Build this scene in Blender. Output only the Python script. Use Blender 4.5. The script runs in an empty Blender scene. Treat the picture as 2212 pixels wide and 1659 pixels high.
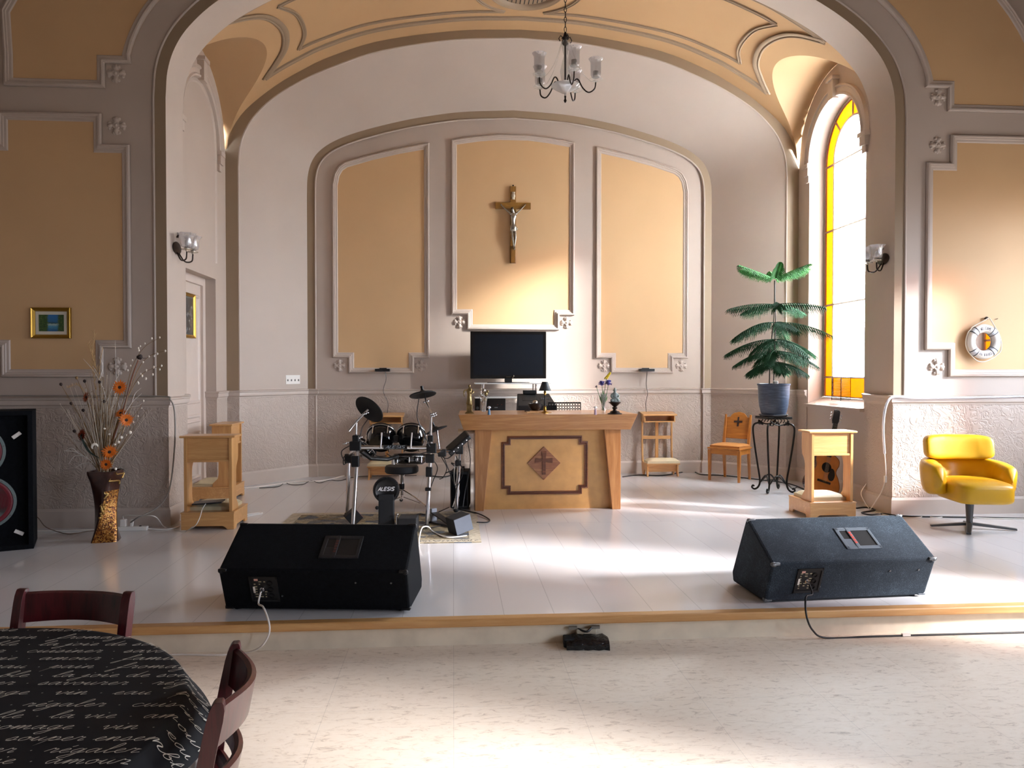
import bpy, bmesh, math, random
from mathutils import Vector, Matrix, Euler
random.seed(7)
S = bpy.context.scene
COL = S.collection
PI = math.pi
R = math.radians
# ---------------------------------------------------------------- camera
CAM_H, F_PX, YAW, PITCH, ZS = 1.62, 1650.0, R(4.4), R(0.99), 0.17
cam = bpy.data.cameras.new('camera'); co = bpy.data.objects.new('camera', cam); COL.objects.link(co)
cam.sensor_width = 36; cam.lens = 36 * F_PX / 2212; cam.clip_end = 100
co.location = (0, 0, CAM_H); co.rotation_euler = (PI/2 - PITCH, 0, -YAW)
S.camera = co
_fw = Vector((math.sin(YAW)*math.cos(PITCH), math.cos(YAW)*math.cos(PITCH), -math.sin(PITCH)))
_rt = Vector((math.cos(YAW), -math.sin(YAW), 0)); _up = _rt.cross(_fw)
def at(px, py, X=None, Y=None, Z=None):
    """The point of the place seen at that spot of the photograph, on the plane x=X, y=Y or z=Z."""
    d = _rt*((px-1106)/F_PX) + _up*((829.5-py)/F_PX) + _fw
    t = X/d.x if X is not None else Y/d.y if Y is not None else (Z-CAM_H)/d.z
    return Vector((0, 0, CAM_H)) + d*t
# ---------------------------------------------------------------- materials
def new_mat(name):
    m = bpy.data.materials.new(name); m.use_nodes = True
    nt = m.node_tree; b = nt.nodes['Principled BSDF']
    return m, nt, b
def lin(c):
    if isinstance(c, str):
        c = [int(c[i:i+2], 16)/255 for i in (0, 2, 4)]
        c = [x/12.92 if x <= .04045 else ((x+.055)/1.055)**2.4 for x in c]
    return (c[0], c[1], c[2], 1)
def ramp(nt, fac, stops):
    r = nt.nodes.new('ShaderNodeValToRGB'); e = r.color_ramp.elements
    while len(e) < len(stops): e.new(.5)
    for q, (p, c) in zip(e, stops): q.position = p; q.color = lin(c)
    nt.links.new(fac, r.inputs[0]); return r.outputs[0]
def coords(nt, scale=(1, 1, 1), rot=(0, 0, 0), kind='Object'):
    t = nt.nodes.new('ShaderNodeTexCoord'); mp = nt.nodes.new('ShaderNodeMapping')
    mp.inputs['Scale'].default_value = scale; mp.inputs['Rotation'].default_value = rot
    nt.links.new(t.outputs[kind], mp.inputs[0]); return mp.outputs[0]
def noise(nt, vec, scale, detail=3, rough=.5, dist=0):
    n = nt.nodes.new('ShaderNodeTexNoise'); n.inputs['Scale'].default_value = scale
    n.inputs['Detail'].default_value = detail; n.inputs['Roughness'].default_value = rough; n.inputs['Distortion'].default_value = dist
    nt.links.new(vec, n.inputs['Vector']); return n.outputs[0]
def bump(nt, b, h, strength=.3, dist=.01):
    n = nt.nodes.new('ShaderNodeBump'); n.inputs['Strength'].default_value = strength; n.inputs['Distance'].default_value = dist
    nt.links.new(h, n.inputs['Height']); nt.links.new(n.outputs[0], b.inputs['Normal'])
def plain(name, c, rough=.5, metal=0, var=.06, scale=6, bmp=0, bscale=60, bdist=.004, spec=.5, coat=0, sheen=0, emit=None):
    m, nt, b = new_mat(name); c = lin(c)
    v = coords(nt); n = noise(nt, v, scale)
    lo = [x*(1-var) for x in c[:3]]; hi = [min(1, x*(1+var)) for x in c[:3]]
    nt.links.new(ramp(nt, n, [(.3, lo), (.7, hi)]), b.inputs['Base Color'])
    b.inputs['Roughness'].default_value = rough; b.inputs['Metallic'].default_value = metal
    b.inputs['Specular IOR Level'].default_value = spec; b.inputs['Coat Weight'].default_value = coat
    if sheen: b.inputs['Sheen Weight'].default_value = sheen
    if bmp: bump(nt, b, noise(nt, v, bscale, 4, .6), bmp, bdist)
    return m
def wood(name, c1, c2, axis='z', rough=.35, scale=1., coat=.15):
    m, nt, b = new_mat(name); k = 14*scale; l = 1.1*scale
    sc = {'x': (l, k, k), 'y': (k, l, k), 'z': (k, k, l)}[axis]
    v = coords(nt, sc); n = noise(nt, v, 1.6, 5, .62, .6); n2 = noise(nt, v, 7, 2)
    mx = nt.nodes.new('ShaderNodeMath'); mx.operation = 'MULTIPLY_ADD'; mx.inputs[1].default_value = .25
    nt.links.new(n2, mx.inputs[0]); nt.links.new(n, mx.inputs[2])
    nt.links.new(ramp(nt, mx.outputs[0], [(.42, c1), (.6, c2), (.82, c1)]), b.inputs['Base Color'])
    b.inputs['Roughness'].default_value = rough; b.inputs['Coat Weight'].default_value = coat; b.inputs['Coat Roughness'].default_value = .2
    bump(nt, b, mx.outputs[0], .08, .002)
    return m
def glass(name, tint=(1, 1, 1), clear=.8, rough=.08):
    m, nt, b = new_mat(name); nt.nodes.remove(b)
    o = nt.nodes['Material Output']; t = nt.nodes.new('ShaderNodeBsdfTransparent'); t.inputs[0].default_value = lin(tint)
    g = nt.nodes.new('ShaderNodeBsdfGlossy'); g.inputs['Roughness'].default_value = rough
    d = nt.nodes.new('ShaderNodeBsdfDiffuse'); d.inputs[0].default_value = (.8, .8, .82, 1)
    mx0 = nt.nodes.new('ShaderNodeMixShader'); mx0.inputs[0].default_value = .5
    nt.links.new(g.outputs[0], mx0.inputs[1]); nt.links.new(d.outputs[0], mx0.inputs[2])
    mx = nt.nodes.new('ShaderNodeMixShader'); mx.inputs[0].default_value = clear
    nt.links.new(mx0.outputs[0], mx.inputs[1]); nt.links.new(t.outputs[0], mx.inputs[2])
    nt.links.new(mx.outputs[0], o.inputs[0]); return m
# ---------------------------------------------------------------- mesh builder
class MB:
    def __init__(s, M=None):
        s.v = []; s.f = []; s.m = []; s.M = M or Matrix()
    def add(s, vs, fs, mi=0):
        b = len(s.v); s.v += [tuple(s.M @ Vector(v)) for v in vs]
        s.f += [tuple(b+i for i in f) for f in fs]; s.m += [mi]*len(fs); return s
    def box(s, x0, x1, y0, y1, z0, z1, mi=0):
        return s.add([(x, y, z) for z in (z0, z1) for y in (y0, y1) for x in (x0, x1)],
                     [(0, 2, 3, 1), (4, 5, 7, 6), (0, 1, 5, 4), (2, 6, 7, 3), (0, 4, 6, 2), (1, 3, 7, 5)], mi)
    def hexa(s, p, mi=0):       # eight corners: bottom 4 ccw, top 4 ccw
        return s.add(p, [(3, 2, 1, 0), (4, 5, 6, 7), (0, 1, 5, 4), (1, 2, 6, 5), (2, 3, 7, 6), (3, 0, 4, 7)], mi)
    def tube(s, pts, r, n=8, closed=False, mi=0, flat=1.0, cap=True):
        pts = [Vector(p) for p in pts]; k = len(pts); rs = r if isinstance(r, (list, tuple)) else [r]*k
        vs = []; fs = []; prev = None
        for i, p in enumerate(pts):
            a = pts[(i-1) % k] if closed or i else p; b = pts[(i+1) % k] if closed or i < k-1 else p
            t = (b-a); t = t.normalized() if t.length > 1e-9 else Vector((0, 0, 1))
            if prev is None:
                u = t.cross(Vector((0, 0, 1)))
                if u.length < 1e-3: u = t.cross(Vector((0, 1, 0)))
            else: u = prev - t*prev.dot(t)
            u.normalize(); prev = u; w = t.cross(u)
            for j in range(n):
                q = 2*PI*j/n; vs.append(p + (u*math.cos(q) + w*math.sin(q)*flat)*rs[i])
        for i in range(k if closed else k-1):
            for j in range(n):
                a = i*n+j; b = i*n+(j+1) % n; c = ((i+1) % k)*n+(j+1) % n; d = ((i+1) % k)*n+j
                fs.append((a, b, c, d))
        if cap and not closed: fs += [tuple(range(n))[::-1], tuple((k-1)*n+j for j in range(n))]
        return s.add(vs, fs, mi)
    def lathe(s, prof, c=(0, 0, 0), axis=(0, 0, 1), n=24, mi=0, sx=1, sy=1, wob=None):
        q = Vector(axis).normalized().to_track_quat('Z', 'Y'); c = Vector(c); vs = []; fs = []
        for (r, z) in prof:
            for j in range(n):
                a = 2*PI*j/n; rr = r*(wob(a, z) if wob else 1)
                vs.append(c + q @ Vector((rr*math.cos(a)*sx, rr*math.sin(a)*sy, z)))
        k = len(prof)
        for i in range(k-1):
            for j in range(n): fs.append((i*n+j, i*n+(j+1) % n, (i+1)*n+(j+1) % n, (i+1)*n+j))
        if prof[0][0] > 1e-6: fs.append(tuple(range(n))[::-1])
        if prof[-1][0] > 1e-6 and (prof[0][0] > 1e-6 or abs(prof[-1][1]-prof[0][1]) > 1e-6): fs.append(tuple((k-1)*n+j for j in range(n)))
        return s.add(vs, fs, mi)
    def cyl(s, p0, p1, r, r1=None, n=16, mi=0):
        p0 = Vector(p0); d = Vector(p1)-p0
        return s.lathe([(r, 0), (r if r1 is None else r1, d.length)], p0, d, n, mi)
    def ball(s, c, r, n=14, mi=0, sc=(1, 1, 1)):
        m = max(5, n//2); vs = [(c[0], c[1], c[2]-r*sc[2])]; fs = []
        for i in range(1, m):
            a = PI*i/m
            for j in range(n):
                b = 2*PI*j/n
                vs.append((c[0]+r*sc[0]*math.sin(a)*math.cos(b), c[1]+r*sc[1]*math.sin(a)*math.sin(b), c[2]-r*sc[2]*math.cos(a)))
        vs.append((c[0], c[1], c[2]+r*sc[2])); L = len(vs)-1
        for j in range(n):
            fs.append((0, 1+(j+1) % n, 1+j)); fs.append((L, L-n+j, L-n+(j+1) % n))
        for i in range(m-2):
            for j in range(n): fs.append((1+i*n+j, 1+i*n+(j+1) % n, 1+(i+1)*n+(j+1) % n, 1+(i+1)*n+j))
        return s.add(vs, fs, mi)
    def prism(s, poly, O, U, V, d, mi=0):
        """polygon in the plane O + a*U + b*V, thickened by d along U x V"""
        O, U, V = Vector(O), Vector(U), Vector(V); N = U.cross(V).normalized()*d; k = len(poly)
        vs = [O+U*a+V*b for a, b in poly]; vs += [v+N for v in vs]
        return s.add(vs, [tuple(range(k))[::-1], tuple(range(k, 2*k))] + [(i, (i+1) % k, k+(i+1) % k, k+i) for i in range(k)], mi)
    def sweep(s, prof, path, O, U, V, closed=True, mi=0):
        """moulding: profile (inset to the left of the path, height along U x V) along a mitred path in the plane"""
        O, U, V = Vector(O), Vector(U), Vector(V); N = U.cross(V).normalized()
        P = [Vector(p) for p in path]; k = len(P); n = len(prof); vs = []; fs = []
        for i in range(k):
            a = (P[i]-P[i-1]) if closed or i else P[1]-P[0]; b = (P[(i+1) % k]-P[i]) if closed or i < k-1 else P[i]-P[i-1]
            a = a.normalized(); b = b.normalized(); na = Vector((-a.y, a.x)); nb = Vector((-b.y, b.x))
            m = na+nb; m = m/max(.25, (1+na.dot(nb)))
            for (w, h) in prof:
                q = P[i]+m*w; vs.append(O+U*q.x+V*q.y+N*h)
        for i in range(k if closed else k-1):
            for j in range(n-1):
                fs.append((i*n+j, ((i+1) % k)*n+j, ((i+1) % k)*n+j+1, i*n+j+1))
        if not closed: fs += [tuple(range(n)), tuple((k-1)*n+j for j in range(n))[::-1]]
        return s.add(vs, fs, mi)
    def grid(s, rows, mi=0, closed=False):
        n = len(rows[0]); vs = [p for r in rows for p in r]; fs = []
        for i in range(len(rows)-1):
            for j in range(n if closed else n-1):
                fs.append((i*n+j, i*n+(j+1) % n, (i+1)*n+(j+1) % n, (i+1)*n+j))
        return s.add(vs, fs, mi)
    def build(s, name, mats, parent=None, smooth=None, bev=0, sub=0, seg=2):
        me = bpy.data.meshes.new(name); me.from_pydata(s.v, [], s.f)
        mats = mats if isinstance(mats, (list, tuple)) else [mats]
        for m in mats: me.materials.append(m)
        me.polygons.foreach_set('material_index', s.m)
        bm = bmesh.new(); bm.from_mesh(me); bmesh.ops.recalc_face_normals(bm, faces=bm.faces); bm.to_mesh(me); bm.free()
        if smooth is not None:
            me.polygons.foreach_set('use_smooth', [True]*len(me.polygons)); me.set_sharp_from_angle(angle=R(smooth))
        o = bpy.data.objects.new(name, me); COL.objects.link(o)
        if parent is not None: o.parent = parent
        if bev:
            b = o.modifiers.new('b', 'BEVEL'); b.width = bev; b.segments = seg; b.limit_method = 'ANGLE'; b.angle_limit = R(40)
        if sub:
            b = o.modifiers.new('s', 'SUBSURF'); b.levels = b.render_levels = sub
        return o
def thing(name, label, cat, loc=(0, 0, 0), rz=0, group=None):
    o = bpy.data.objects.new(name, None); COL.objects.link(o); o.location = loc; o.rotation_euler = (0, 0, rz)
    return tag(o, label, cat, group)
def tag(o, label, cat, group=None):
    o['label'] = label; o['category'] = cat
    if group: o['group'] = group
    return o
def struct(o): o['kind'] = 'structure'; return o
def dup(root, loc, rz, label, group=None):
    r = root.copy(); COL.objects.link(r); r.location = loc; r.rotation_euler = (0, 0, rz); r['label'] = label
    if group: r['group'] = group
    kids = {}
    for o in list(COL.objects): kids.setdefault(o.parent, []).append(o)
    for ch in kids.get(root, []):
        c = ch.copy(); COL.objects.link(c); c.parent = r
        for g in kids.get(ch, []):
            d = g.copy(); COL.objects.link(d); d.parent = c
    return r
def part_label(o, t): o['label'] = t; return o
def curve_pts(ctrl, n=8, closed=False):
    """Catmull-Rom through control points"""
    P = [Vector(p) for p in ctrl]; k = len(P); out = []
    for i in range(k if closed else k-1):
        p0 = P[(i-1) % k] if closed or i else P[0]*2-P[1]; p1 = P[i]; p2 = P[(i+1) % k]
        p3 = P[(i+2) % k] if closed or i < k-2 else p2*2-p1
        for j in range(n):
            t = j/n
            out.append(.5*((2*p1)+(p2-p0)*t+(2*p0-5*p1+4*p2-p3)*t*t+(3*p1-p0-3*p2+p3)*t**3))
    if not closed: out.append(P[-1])
    return out
def ray_M(loc, rot=(0, 0, 0), sc=1.):
    return Matrix.Translation(loc) @ Euler(rot).to_matrix().to_4x4() @ Matrix.Scale(sc, 4)
# ---------------------------------------------------------------- room materials
WALL = plain('wall_taupe', 'b9aba0', .62, var=.03, scale=2, bmp=.05, bscale=90)
BAND = plain('band_taupe', '937f68', .6, var=.03, scale=2)
TRIM = plain('trim_plaster', 'beb1a7', .5, var=.02)
OCHRE = plain('ochre_paint', 'cfab80', .6, var=.03, scale=1.5, bmp=.05, bscale=90)
VAULT = plain('vault_paint', 'b6936b', .62, var=.03, scale=1.5)
def wainscot_mat():
    m, nt, b = new_mat('embossed_wainscot'); v = coords(nt, (1, 1, 1))
    b.inputs['Base Color'].default_value = lin('b6a89d'); b.inputs['Roughness'].default_value = .5
    w = nt.nodes.new('ShaderNodeTexNoise'); w.inputs['Scale'].default_value = 7.5; w.inputs['Detail'].default_value = 2; w.inputs['Distortion'].default_value = 2.0
    nt.links.new(v, w.inputs['Vector'])
    r = nt.nodes.new('ShaderNodeValToRGB'); e = r.color_ramp.elements; e.new(.5); e.new(.6)
    for q, p, c in zip(e, (.38, .46, .52, .6), (.1, .9, .35, 1)): q.position = p; q.color = (c, c, c, 1)
    nt.links.new(w.outputs[0], r.inputs[0]); bump(nt, b, r.outputs[0], .4, .016); return m
WAINS = wainscot_mat()
def tile_mat(name, c1, c2, sx, sy, rough, seam, marble, coat):
    m, nt, b = new_mat(name); v = coords(nt, (1, 1, 1))
    br = nt.nodes.new('ShaderNodeTexBrick'); br.offset = 0 if marble else .35
    br.inputs['Scale'].default_value = 1; br.inputs['Brick Width'].default_value = sx; br.inputs['Row Height'].default_value = sy
    br.inputs['Mortar Size'].default_value = seam; br.inputs['Mortar Smooth'].default_value = .3
    br.inputs['Color1'].default_value = lin(c1); br.inputs['Color2'].default_value = lin(c2)
    mc = [x*.72 for x in lin(c1)[:3]]; br.inputs['Mortar'].default_value = lin(mc)
    nt.links.new(v, br.inputs['Vector'])
    col = br.outputs[0]
    if marble:
        v2 = coords(nt, (1, 2.6, 1), (0, 0, .5)); n = noise(nt, v2, 13, 6, .75, 1.0)
        mm = nt.nodes.new('ShaderNodeMixRGB'); mm.blend_type = 'MULTIPLY'; mm.inputs[0].default_value = .75
        nt.links.new(col, mm.inputs[1]); nt.links.new(ramp(nt, n, [(.29, '9a8b7a'), (.37, 'cfc4b8'), (.46, 'f5efe6'), (.8, 'fffdfa')]), mm.inputs[2]); col = mm.outputs[0]
    nt.links.new(col, b.inputs['Base Color'])
    n = noise(nt, v, 3.5, 3)
    mr = nt.nodes.new('ShaderNodeMapRange'); mr.inputs['To Min'].default_value = rough*.92; mr.inputs['To Max'].default_value = rough*1.08
    nt.links.new(n, mr.inputs[0]); nt.links.new(mr.outputs[0], b.inputs['Roughness'])
    b.inputs['Coat Weight'].default_value = coat; b.inputs['Coat Roughness'].default_value = .07
    return m
STAGE = tile_mat('stage_tile', 'dcdcde', 'd7d7d9', .30, 3.6, .26, .0025, False, .6)
LOWER = tile_mat('vinyl_tile', 'eee6db', 'e9e1d5', .61, .61, .5, .0012, True, 0)
NOSE = wood('nosing_wood', 'cba06a', 'b98954', 'x', .4, .6)
RISER = plain('riser_vinyl', 'e0d6c3', .5, var=.1, scale=7)
CLEAR = glass('window_glass', (.56, .565, .58), .96, .05)
AMBER = glass('amber_glass', (.045, .0098, .0), .95, .1)
def frosted():
    m, nt, b = new_mat('frosted_glass'); nt.nodes.remove(b); t = nt.nodes.new('ShaderNodeBsdfTransparent'); l = nt.nodes.new('ShaderNodeBsdfTranslucent'); l.inputs[0].default_value = (.9, .92, .95, 1)
    mx = nt.nodes.new('ShaderNodeMixShader'); mx.inputs[0].default_value = .7; nt.links.new(t.outputs[0], mx.inputs[1]); nt.links.new(l.outputs[0], mx.inputs[2]); nt.links.new(mx.outputs[0], nt.nodes['Material Output'].inputs[0]); return m
FROST = frosted()
FRAME = plain('window_frame', '8c7868', .5)
# ---------------------------------------------------------------- profiles
YF, YR, Y2, Y3, YB = 7.35, 7.80, 9.78, 10.62, 10.65
CF, CM, CB = .875, .86, .838
def full(kn, base=None, n=5):
    half = [(p.x, p.y) for p in curve_pts([(w, z, 0) for w, z in kn], n)]
    if base is not None: half = [(half[0][0], base)] + half
    return [(-w, z) for w, z in half] + [(w, z) for w, z in half[::-1][1:]]
KA = [(3.53, 4.15), (3.51, 4.40), (3.44, 4.62), (3.31, 4.82), (3.08, 5.04), (2.75, 5.25), (2.35, 5.44), (1.75, 5.655), (.85, 5.82), (0, 5.87)]
KB = [(2.82, 4.0), (2.81, 4.25), (2.76, 4.45), (2.65, 4.61), (2.44, 4.755), (2.1, 4.89), (1.6, 5.03), (1.2, 5.115), (.7, 5.19), (0, 5.23)]
def offset(path, d):
    P = [Vector(p) for p in path]; out = []
    for i, p in enumerate(P):
        t = (P[min(i+1, len(P)-1)]-P[max(i-1, 0)]).normalized(); q = p+Vector((-t.y, t.x))*d; out.append((q.x, q.y))
    out[0] = (out[0][0], path[0][1]); out[-1] = (out[-1][0], path[-1][1]); return out
A_ = full(KA, ZS); B_ = full(KB, ZS)
AO = offset(A_, .11); BI = offset(B_, -.11)
def row(path, c, y): return [(c+d, y, z) for d, z in path]
XL, XR, ZT = CF-5.6, CF+5.6, 7.4
# front wall with the big arch opening
outer = []
for i, (d, z) in enumerate(AO):
    if z <= 4.151: outer.append((math.copysign(5.6, d), z)); continue
    dx, dz = d, z-3.2; k = min(5.6/abs(dx) if abs(dx) > 1e-6 else 1e9, (ZT-3.2)/dz); outer.append((dx*k, 3.2+dz*k))
mb = MB()
mb.grid([row(AO, CF, YF), row(outer, CF, YF)])
mb.box(XL-.3, XL, YF, YF+.3, 0, ZT); mb.box(XR, XR+.3, YF, YF+.3, 0, ZT)
wall_front = struct(mb.build('wall_front', WALL))
struct(MB().grid([row(AO, CF, YF-.001), row(A_, CF, YF-.001)]).build('arch_face', BAND, wall_front))
mb = MB(); mb.grid([row(A_, CF, YF-.001), row(A_, CF, YR)])
mb.grid([row(A_, CF, YR), row(offset(A_, .35), CF, YR)])
struct(mb.build('arch_soffit', WALL, wall_front, 40))
mb = MB(); mb.tube([(CF+d, YF-.004, z) for d, z in AO if z > 1.3 or True][0:0] or [(CF+d, YF-.004, max(z, 1.36)) for d, z in AO], .011, 8)
struct(mb.build('arch_bead', TRIM, wall_front, 60))
# second arch band, splayed apse, third band, back wall
wall_apse = struct(MB().grid([row(A_, CM, Y2), row(B_, CB, Y3)]).build('wall_apse', WALL, None, 40))
struct(MB().grid([row(offset(A_, .32), CM, Y2), row(A_, CM, Y2)]).build('arch_band', BAND, wall_apse))
struct(MB().tube([(CM+d, Y2+.012, z) for d, z in offset(A_, -.006)], .012, 8).build('arch_bead', TRIM, wall_apse, 60))
wall_back = struct(MB().grid([[(CB-3.4, YB, .1), (CB+3.4, YB, .1)], [(CB-3.4, YB, 5.6), (CB+3.4, YB, 5.6)]]).build('wall_back', WALL))
mb = MB(); mb.grid([row(B_, CB, Y3), row(BI, CB, Y3)]); mb.grid([row(BI, CB, Y3), row(BI, CB, YB)])
struct(mb.build('arch_band', BAND, wall_back))
struct(MB().tube([(CB+d, Y3-.002, z) for d, z in BI], .012, 8).build('arch_bead', TRIM, wall_back, 60))
# bay side walls
XBL, XBR = CM-3.68, CM+3.68
def hc(y): return 4.3+.95*math.sqrt(max(0, 1-((y-8.79)/1.0)**2))
def lun(y0, y1, n=24): return [(y0+(y1-y0)*i/n, hc(y0+(y1-y0)*i/n)) for i in range(n+1)]
mb = MB()
poly = [(7.79, ZS), (8.34, ZS), (8.34, 2.71), (9.36, 2.71), (9.36, ZS), (9.79, ZS)] + lun(9.79, 7.79)
mb.prism([(y, z) for y, z in poly], (XBL, 0, 0), (0, 1, 0), (0, 0, 1), -.02)
XD = XBL-.15
mb.box(XD, XBL-.02, 9.36, 9.38, ZS, 2.71); mb.box(XD, XBL-.02, 8.32, 8.34, ZS, 2.71); mb.box(XD, XBL-.02, 8.32, 9.38, 2.71, 2.73)
wall_bay_left = struct(mb.build('wall_bay_left', WALL))
# right bay wall with the tall arched window
YW, WH, SPR, SILL, XG = 8.81, .67, 4.22, 1.2, XBR+.22
def archpath(yc, h, sill, spr, n=12):
    return [(yc-h, sill), (yc-h, spr)] + [(yc-h*math.cos(PI*i/(2*n)), spr+h*math.sin(PI*i/(2*n))) for i in range(1, 2*n)] + [(yc+h, spr), (yc+h, sill)]
op = archpath(YW, WH, SILL, SPR)
ob = [(7.79, SILL), (7.79, SPR)] + [(7.79+2.0*i/24, hc(7.79+2.0*i/24)) for i in range(1, 24)] + [(9.79, SPR), (9.79, SILL)]
def yz(path, x): return [(x, y, z) for y, z in path]
mb = MB(); mb.grid([yz(op, XBR), yz(ob, XBR)])
mb.grid([yz(op+[op[0]], XBR), yz(op+[op[0]], XG)])
mb.add([(XBR, 7.79, ZS), (XBR, 9.79, ZS), (XBR, 9.79, SILL), (XBR, YW+WH, SILL), (XBR, YW-WH, SILL), (XBR, 7.79, SILL)], [(0, 1, 2, 3, 4, 5)])
wall_bay_right = struct(mb.build('wall_bay_right', WALL))
def hood(x, sgn, parent):
    mb = MB(); O = (x, 0, 0)
    pr = [(0, 0), (0, .045), (.02, .05), (.035, .03), (.085, .03), (.1, .045), (.12, .04), (.13, 0)]
    for yc in (YW,):
        arc = [(yc+.74*math.cos(PI*i/24), 4.25+.74*math.sin(PI*i/24)) for i in range(25)]
        if sgn > 0: mb.sweep(pr, [(y, z) for y, z in arc], O, (0, 1, 0), (0, 0, 1), False)
        else: mb.sweep(pr, [(-y, z) for y, z in arc[::-1]][::-1] if False else [(-y, z) for y, z in reversed(arc)], O, (0, -1, 0), (0, 0, 1), False)
        k = .05*sgn
        for y0, y1, z0, z1, t in ((yc-.06, yc+.06, 4.84, 5.06, .075), (yc-.085, yc+.085, 5.06, 5.1, .095)):
            mb.box(min(x, x+sgn*t), max(x, x+sgn*t), y0, y1, z0, z1)
        for s in (-1, 1):
            for z0, z1, t, w in ((4.2, 4.25, .065, .08), (4.1, 4.2, .05, .06), (4.02, 4.1, .03, .04)):
                y = yc+s*.675; mb.box(min(x, x+sgn*t), max(x, x+sgn*t), y-w, y+w, z0, z1)
    struct(mb.build('hood_moulding', TRIM, parent, 35))
hood(XBL, 1, wall_bay_left); hood(XBR, -1, wall_bay_right)
mb = MB(); mb.sweep([(0, 0), (0, .012), (.03, .012), (.045, 0)], archpath(YW, .6, 2.9, 4.25)[::-1], (XBL, 0, 0), (0, 1, 0), (0, 0, 1), False)
struct(mb.build('blind_arch_moulding', TRIM, wall_bay_left, 35))
mb = MB().box(XBR-.06, XBR, YW-WH-.02, YW+WH+.02, SILL-.035, SILL); mb.hexa([(XBR, YW-WH, SILL-.02), (XG, YW-WH, SILL-.02), (XG, YW+WH, SILL-.02), (XBR, YW+WH, SILL-.02), (XBR, YW-WH, SILL), (XG, YW-WH, SILL+.09), (XG, YW+WH, SILL+.09), (XBR, YW+WH, SILL)])
struct(mb.build('window_sill', WALL, wall_bay_right))
# window 1
win = bpy.data.objects.new('window_1', None); COL.objects.link(win); struct(win)
inn = archpath(YW, .44, 1.54, SPR); out_ = archpath(YW, WH-.01, 1.3, SPR)
def pane(path, x, name, m): return MB().prism(path, (x, 0, 0), (0, 1, 0), (0, 0, 1), .008).build(name, m, win)
MB().add(yz(inn, XG), [tuple(range(len(inn)))]).build('clear_pane', FROST, win)
mb = MB(); k = len(inn)
mb.grid([yz(inn+[inn[0]], XG), yz(out_+[out_[0]], XG)])
mb.build('amber_border', AMBER, win)
mb = MB()
mb.tube(yz(inn, XG-.01), .014, 6, True); mb.tube(yz(out_, XG-.01), .022, 6, True)
for z in (2.45, 3.38, 4.2, 1.54): mb.cyl((XG-.01, YW-WH, z), (XG-.01, YW+WH, z), .013, n=6)
for a in (50, 90, 130):
    mb.cyl((XG-.01, YW+.44*math.cos(R(a)), SPR+.44*math.sin(R(a))), (XG-.01, YW+.66*math.cos(R(a)), SPR+.66*math.sin(R(a))), .012, n=6)
for y in (-.44, .44): mb.cyl((XG-.01, YW+y, 1.3), (XG-.01, YW+y, 1.54), .012, n=6)
mb.build('window_frame', FRAME, win)
# door 1 in the left bay wall
DOORM = plain('door_paint', 'd2c4ba', .45, var=.02)
mb = MB().box(XD-.035, XD, 8.43, 9.27, ZS, 2.62); mb.box(XD-.04, XD+.03, 9.27, 9.36, ZS, 2.71); mb.box(XD-.04, XD+.03, 8.34, 8.43, ZS, 2.71); mb.box(XD-.04, XD+.03, 8.43, 9.27, 2.62, 2.71)
door = struct(mb.build('door_1', DOORM))
mb = MB(); pr = [(0, 0), (.012, .014), (.03, .014), (.045, 0)]
for z0, z1 in ((.37, .62), (.72, .92), (1.02, 1.12), (1.24, 2.5)):
    mb.sweep(pr, [(8.5, z0), (9.22, z0), (9.22, z1), (8.5, z1)], (XD, 0, 0), (0, 1, 0), (0, 0, 1))
struct(mb.build('panel_moulding', DOORM, door, 35))
# vault over the bay, with a lunette to each side
KV = [(3.68, 4.2), (3.655, 4.43), (3.62, 4.57), (3.5, 4.78), (3.33, 4.96), (3.04, 5.19), (2.75, 5.37), (2.4, 5.55), (1.77, 5.77), (.8, 5.93), (0, 5.97)]
HV = [(p.x, p.y) for p in curve_pts([(w, z, 0) for w, z in KV], 12)]
def hv(d):
    d = abs(d)
    for (w0, z0), (w1, z1) in zip(HV, HV[1:]):
        if w1 <= d <= w0: return z0+(z1-z0)*(w0-d)/max(1e-9, w0-w1)
    return HV[0][1]
def vd(z):
    for (w0, z0), (w1, z1) in zip(HV, HV[1:]):
        if z0 <= z <= z1: return w0+(w1-w0)*(z-z0)/max(1e-9, z1-z0)
    return 3.68
def vrow(y, n=60):
    dg = vd(hc(y)); out = []
    for i in range(n+1):
        a = -1+2*i/n; d = dg*math.sin(a*PI/2); out.append((CM+d, y, hv(d)))
    return out
ys = [7.79+2.0*i/60 for i in range(61)]
mb = MB(); mb.grid([vrow(y) for y in ys])
vault = struct(mb.build('ceiling_vault', VAULT, None, 180))
for s in (-1, 1):
    mb = MB(); mb.grid([[(CM+s*(3.70+(vd(hc(y))-3.70)*t/6), y, hc(y)) for t in range(7)] for y in ys])
    struct(mb.build('lunette', VAULT, vault, 180))
def on_v(d, y, dz=0): return (CM+d, y, hv(d)-dz)
def dense(pts, step=.08):
    out = []
    for a, b in zip(pts, pts[1:]):
        n = max(1, int((Vector(b)-Vector(a)).length/step)); out += [Vector(a).lerp(Vector(b), i/n) for i in range(n)]
    return out+[Vector(pts[-1])]
def vmould(pts, w, closed=True):
    mb = MB(); P = dense(pts)
    for k, (off, r) in enumerate(((0, w), (-w*.55, w*.32), (w*.55, w*.32))):
        prev = None; Q = []
        for i, p in enumerate(P):
            t = (P[min(i+1, len(P)-1)]-P[max(i-1, 0)]).normalized(); q = p+Vector((-t.y, t.x))*off; Q.append(on_v(q.x, q.y, .004 if k == 0 else .012))
        mb.tube(Q, r, 8, False, flat=.35 if k == 0 else .8)
    return struct(mb.build('vault_moulding', MOULD, vault, 60))
MOULD = plain('vault_moulding_paint', '8f7a63', .55, var=.02)
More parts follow.
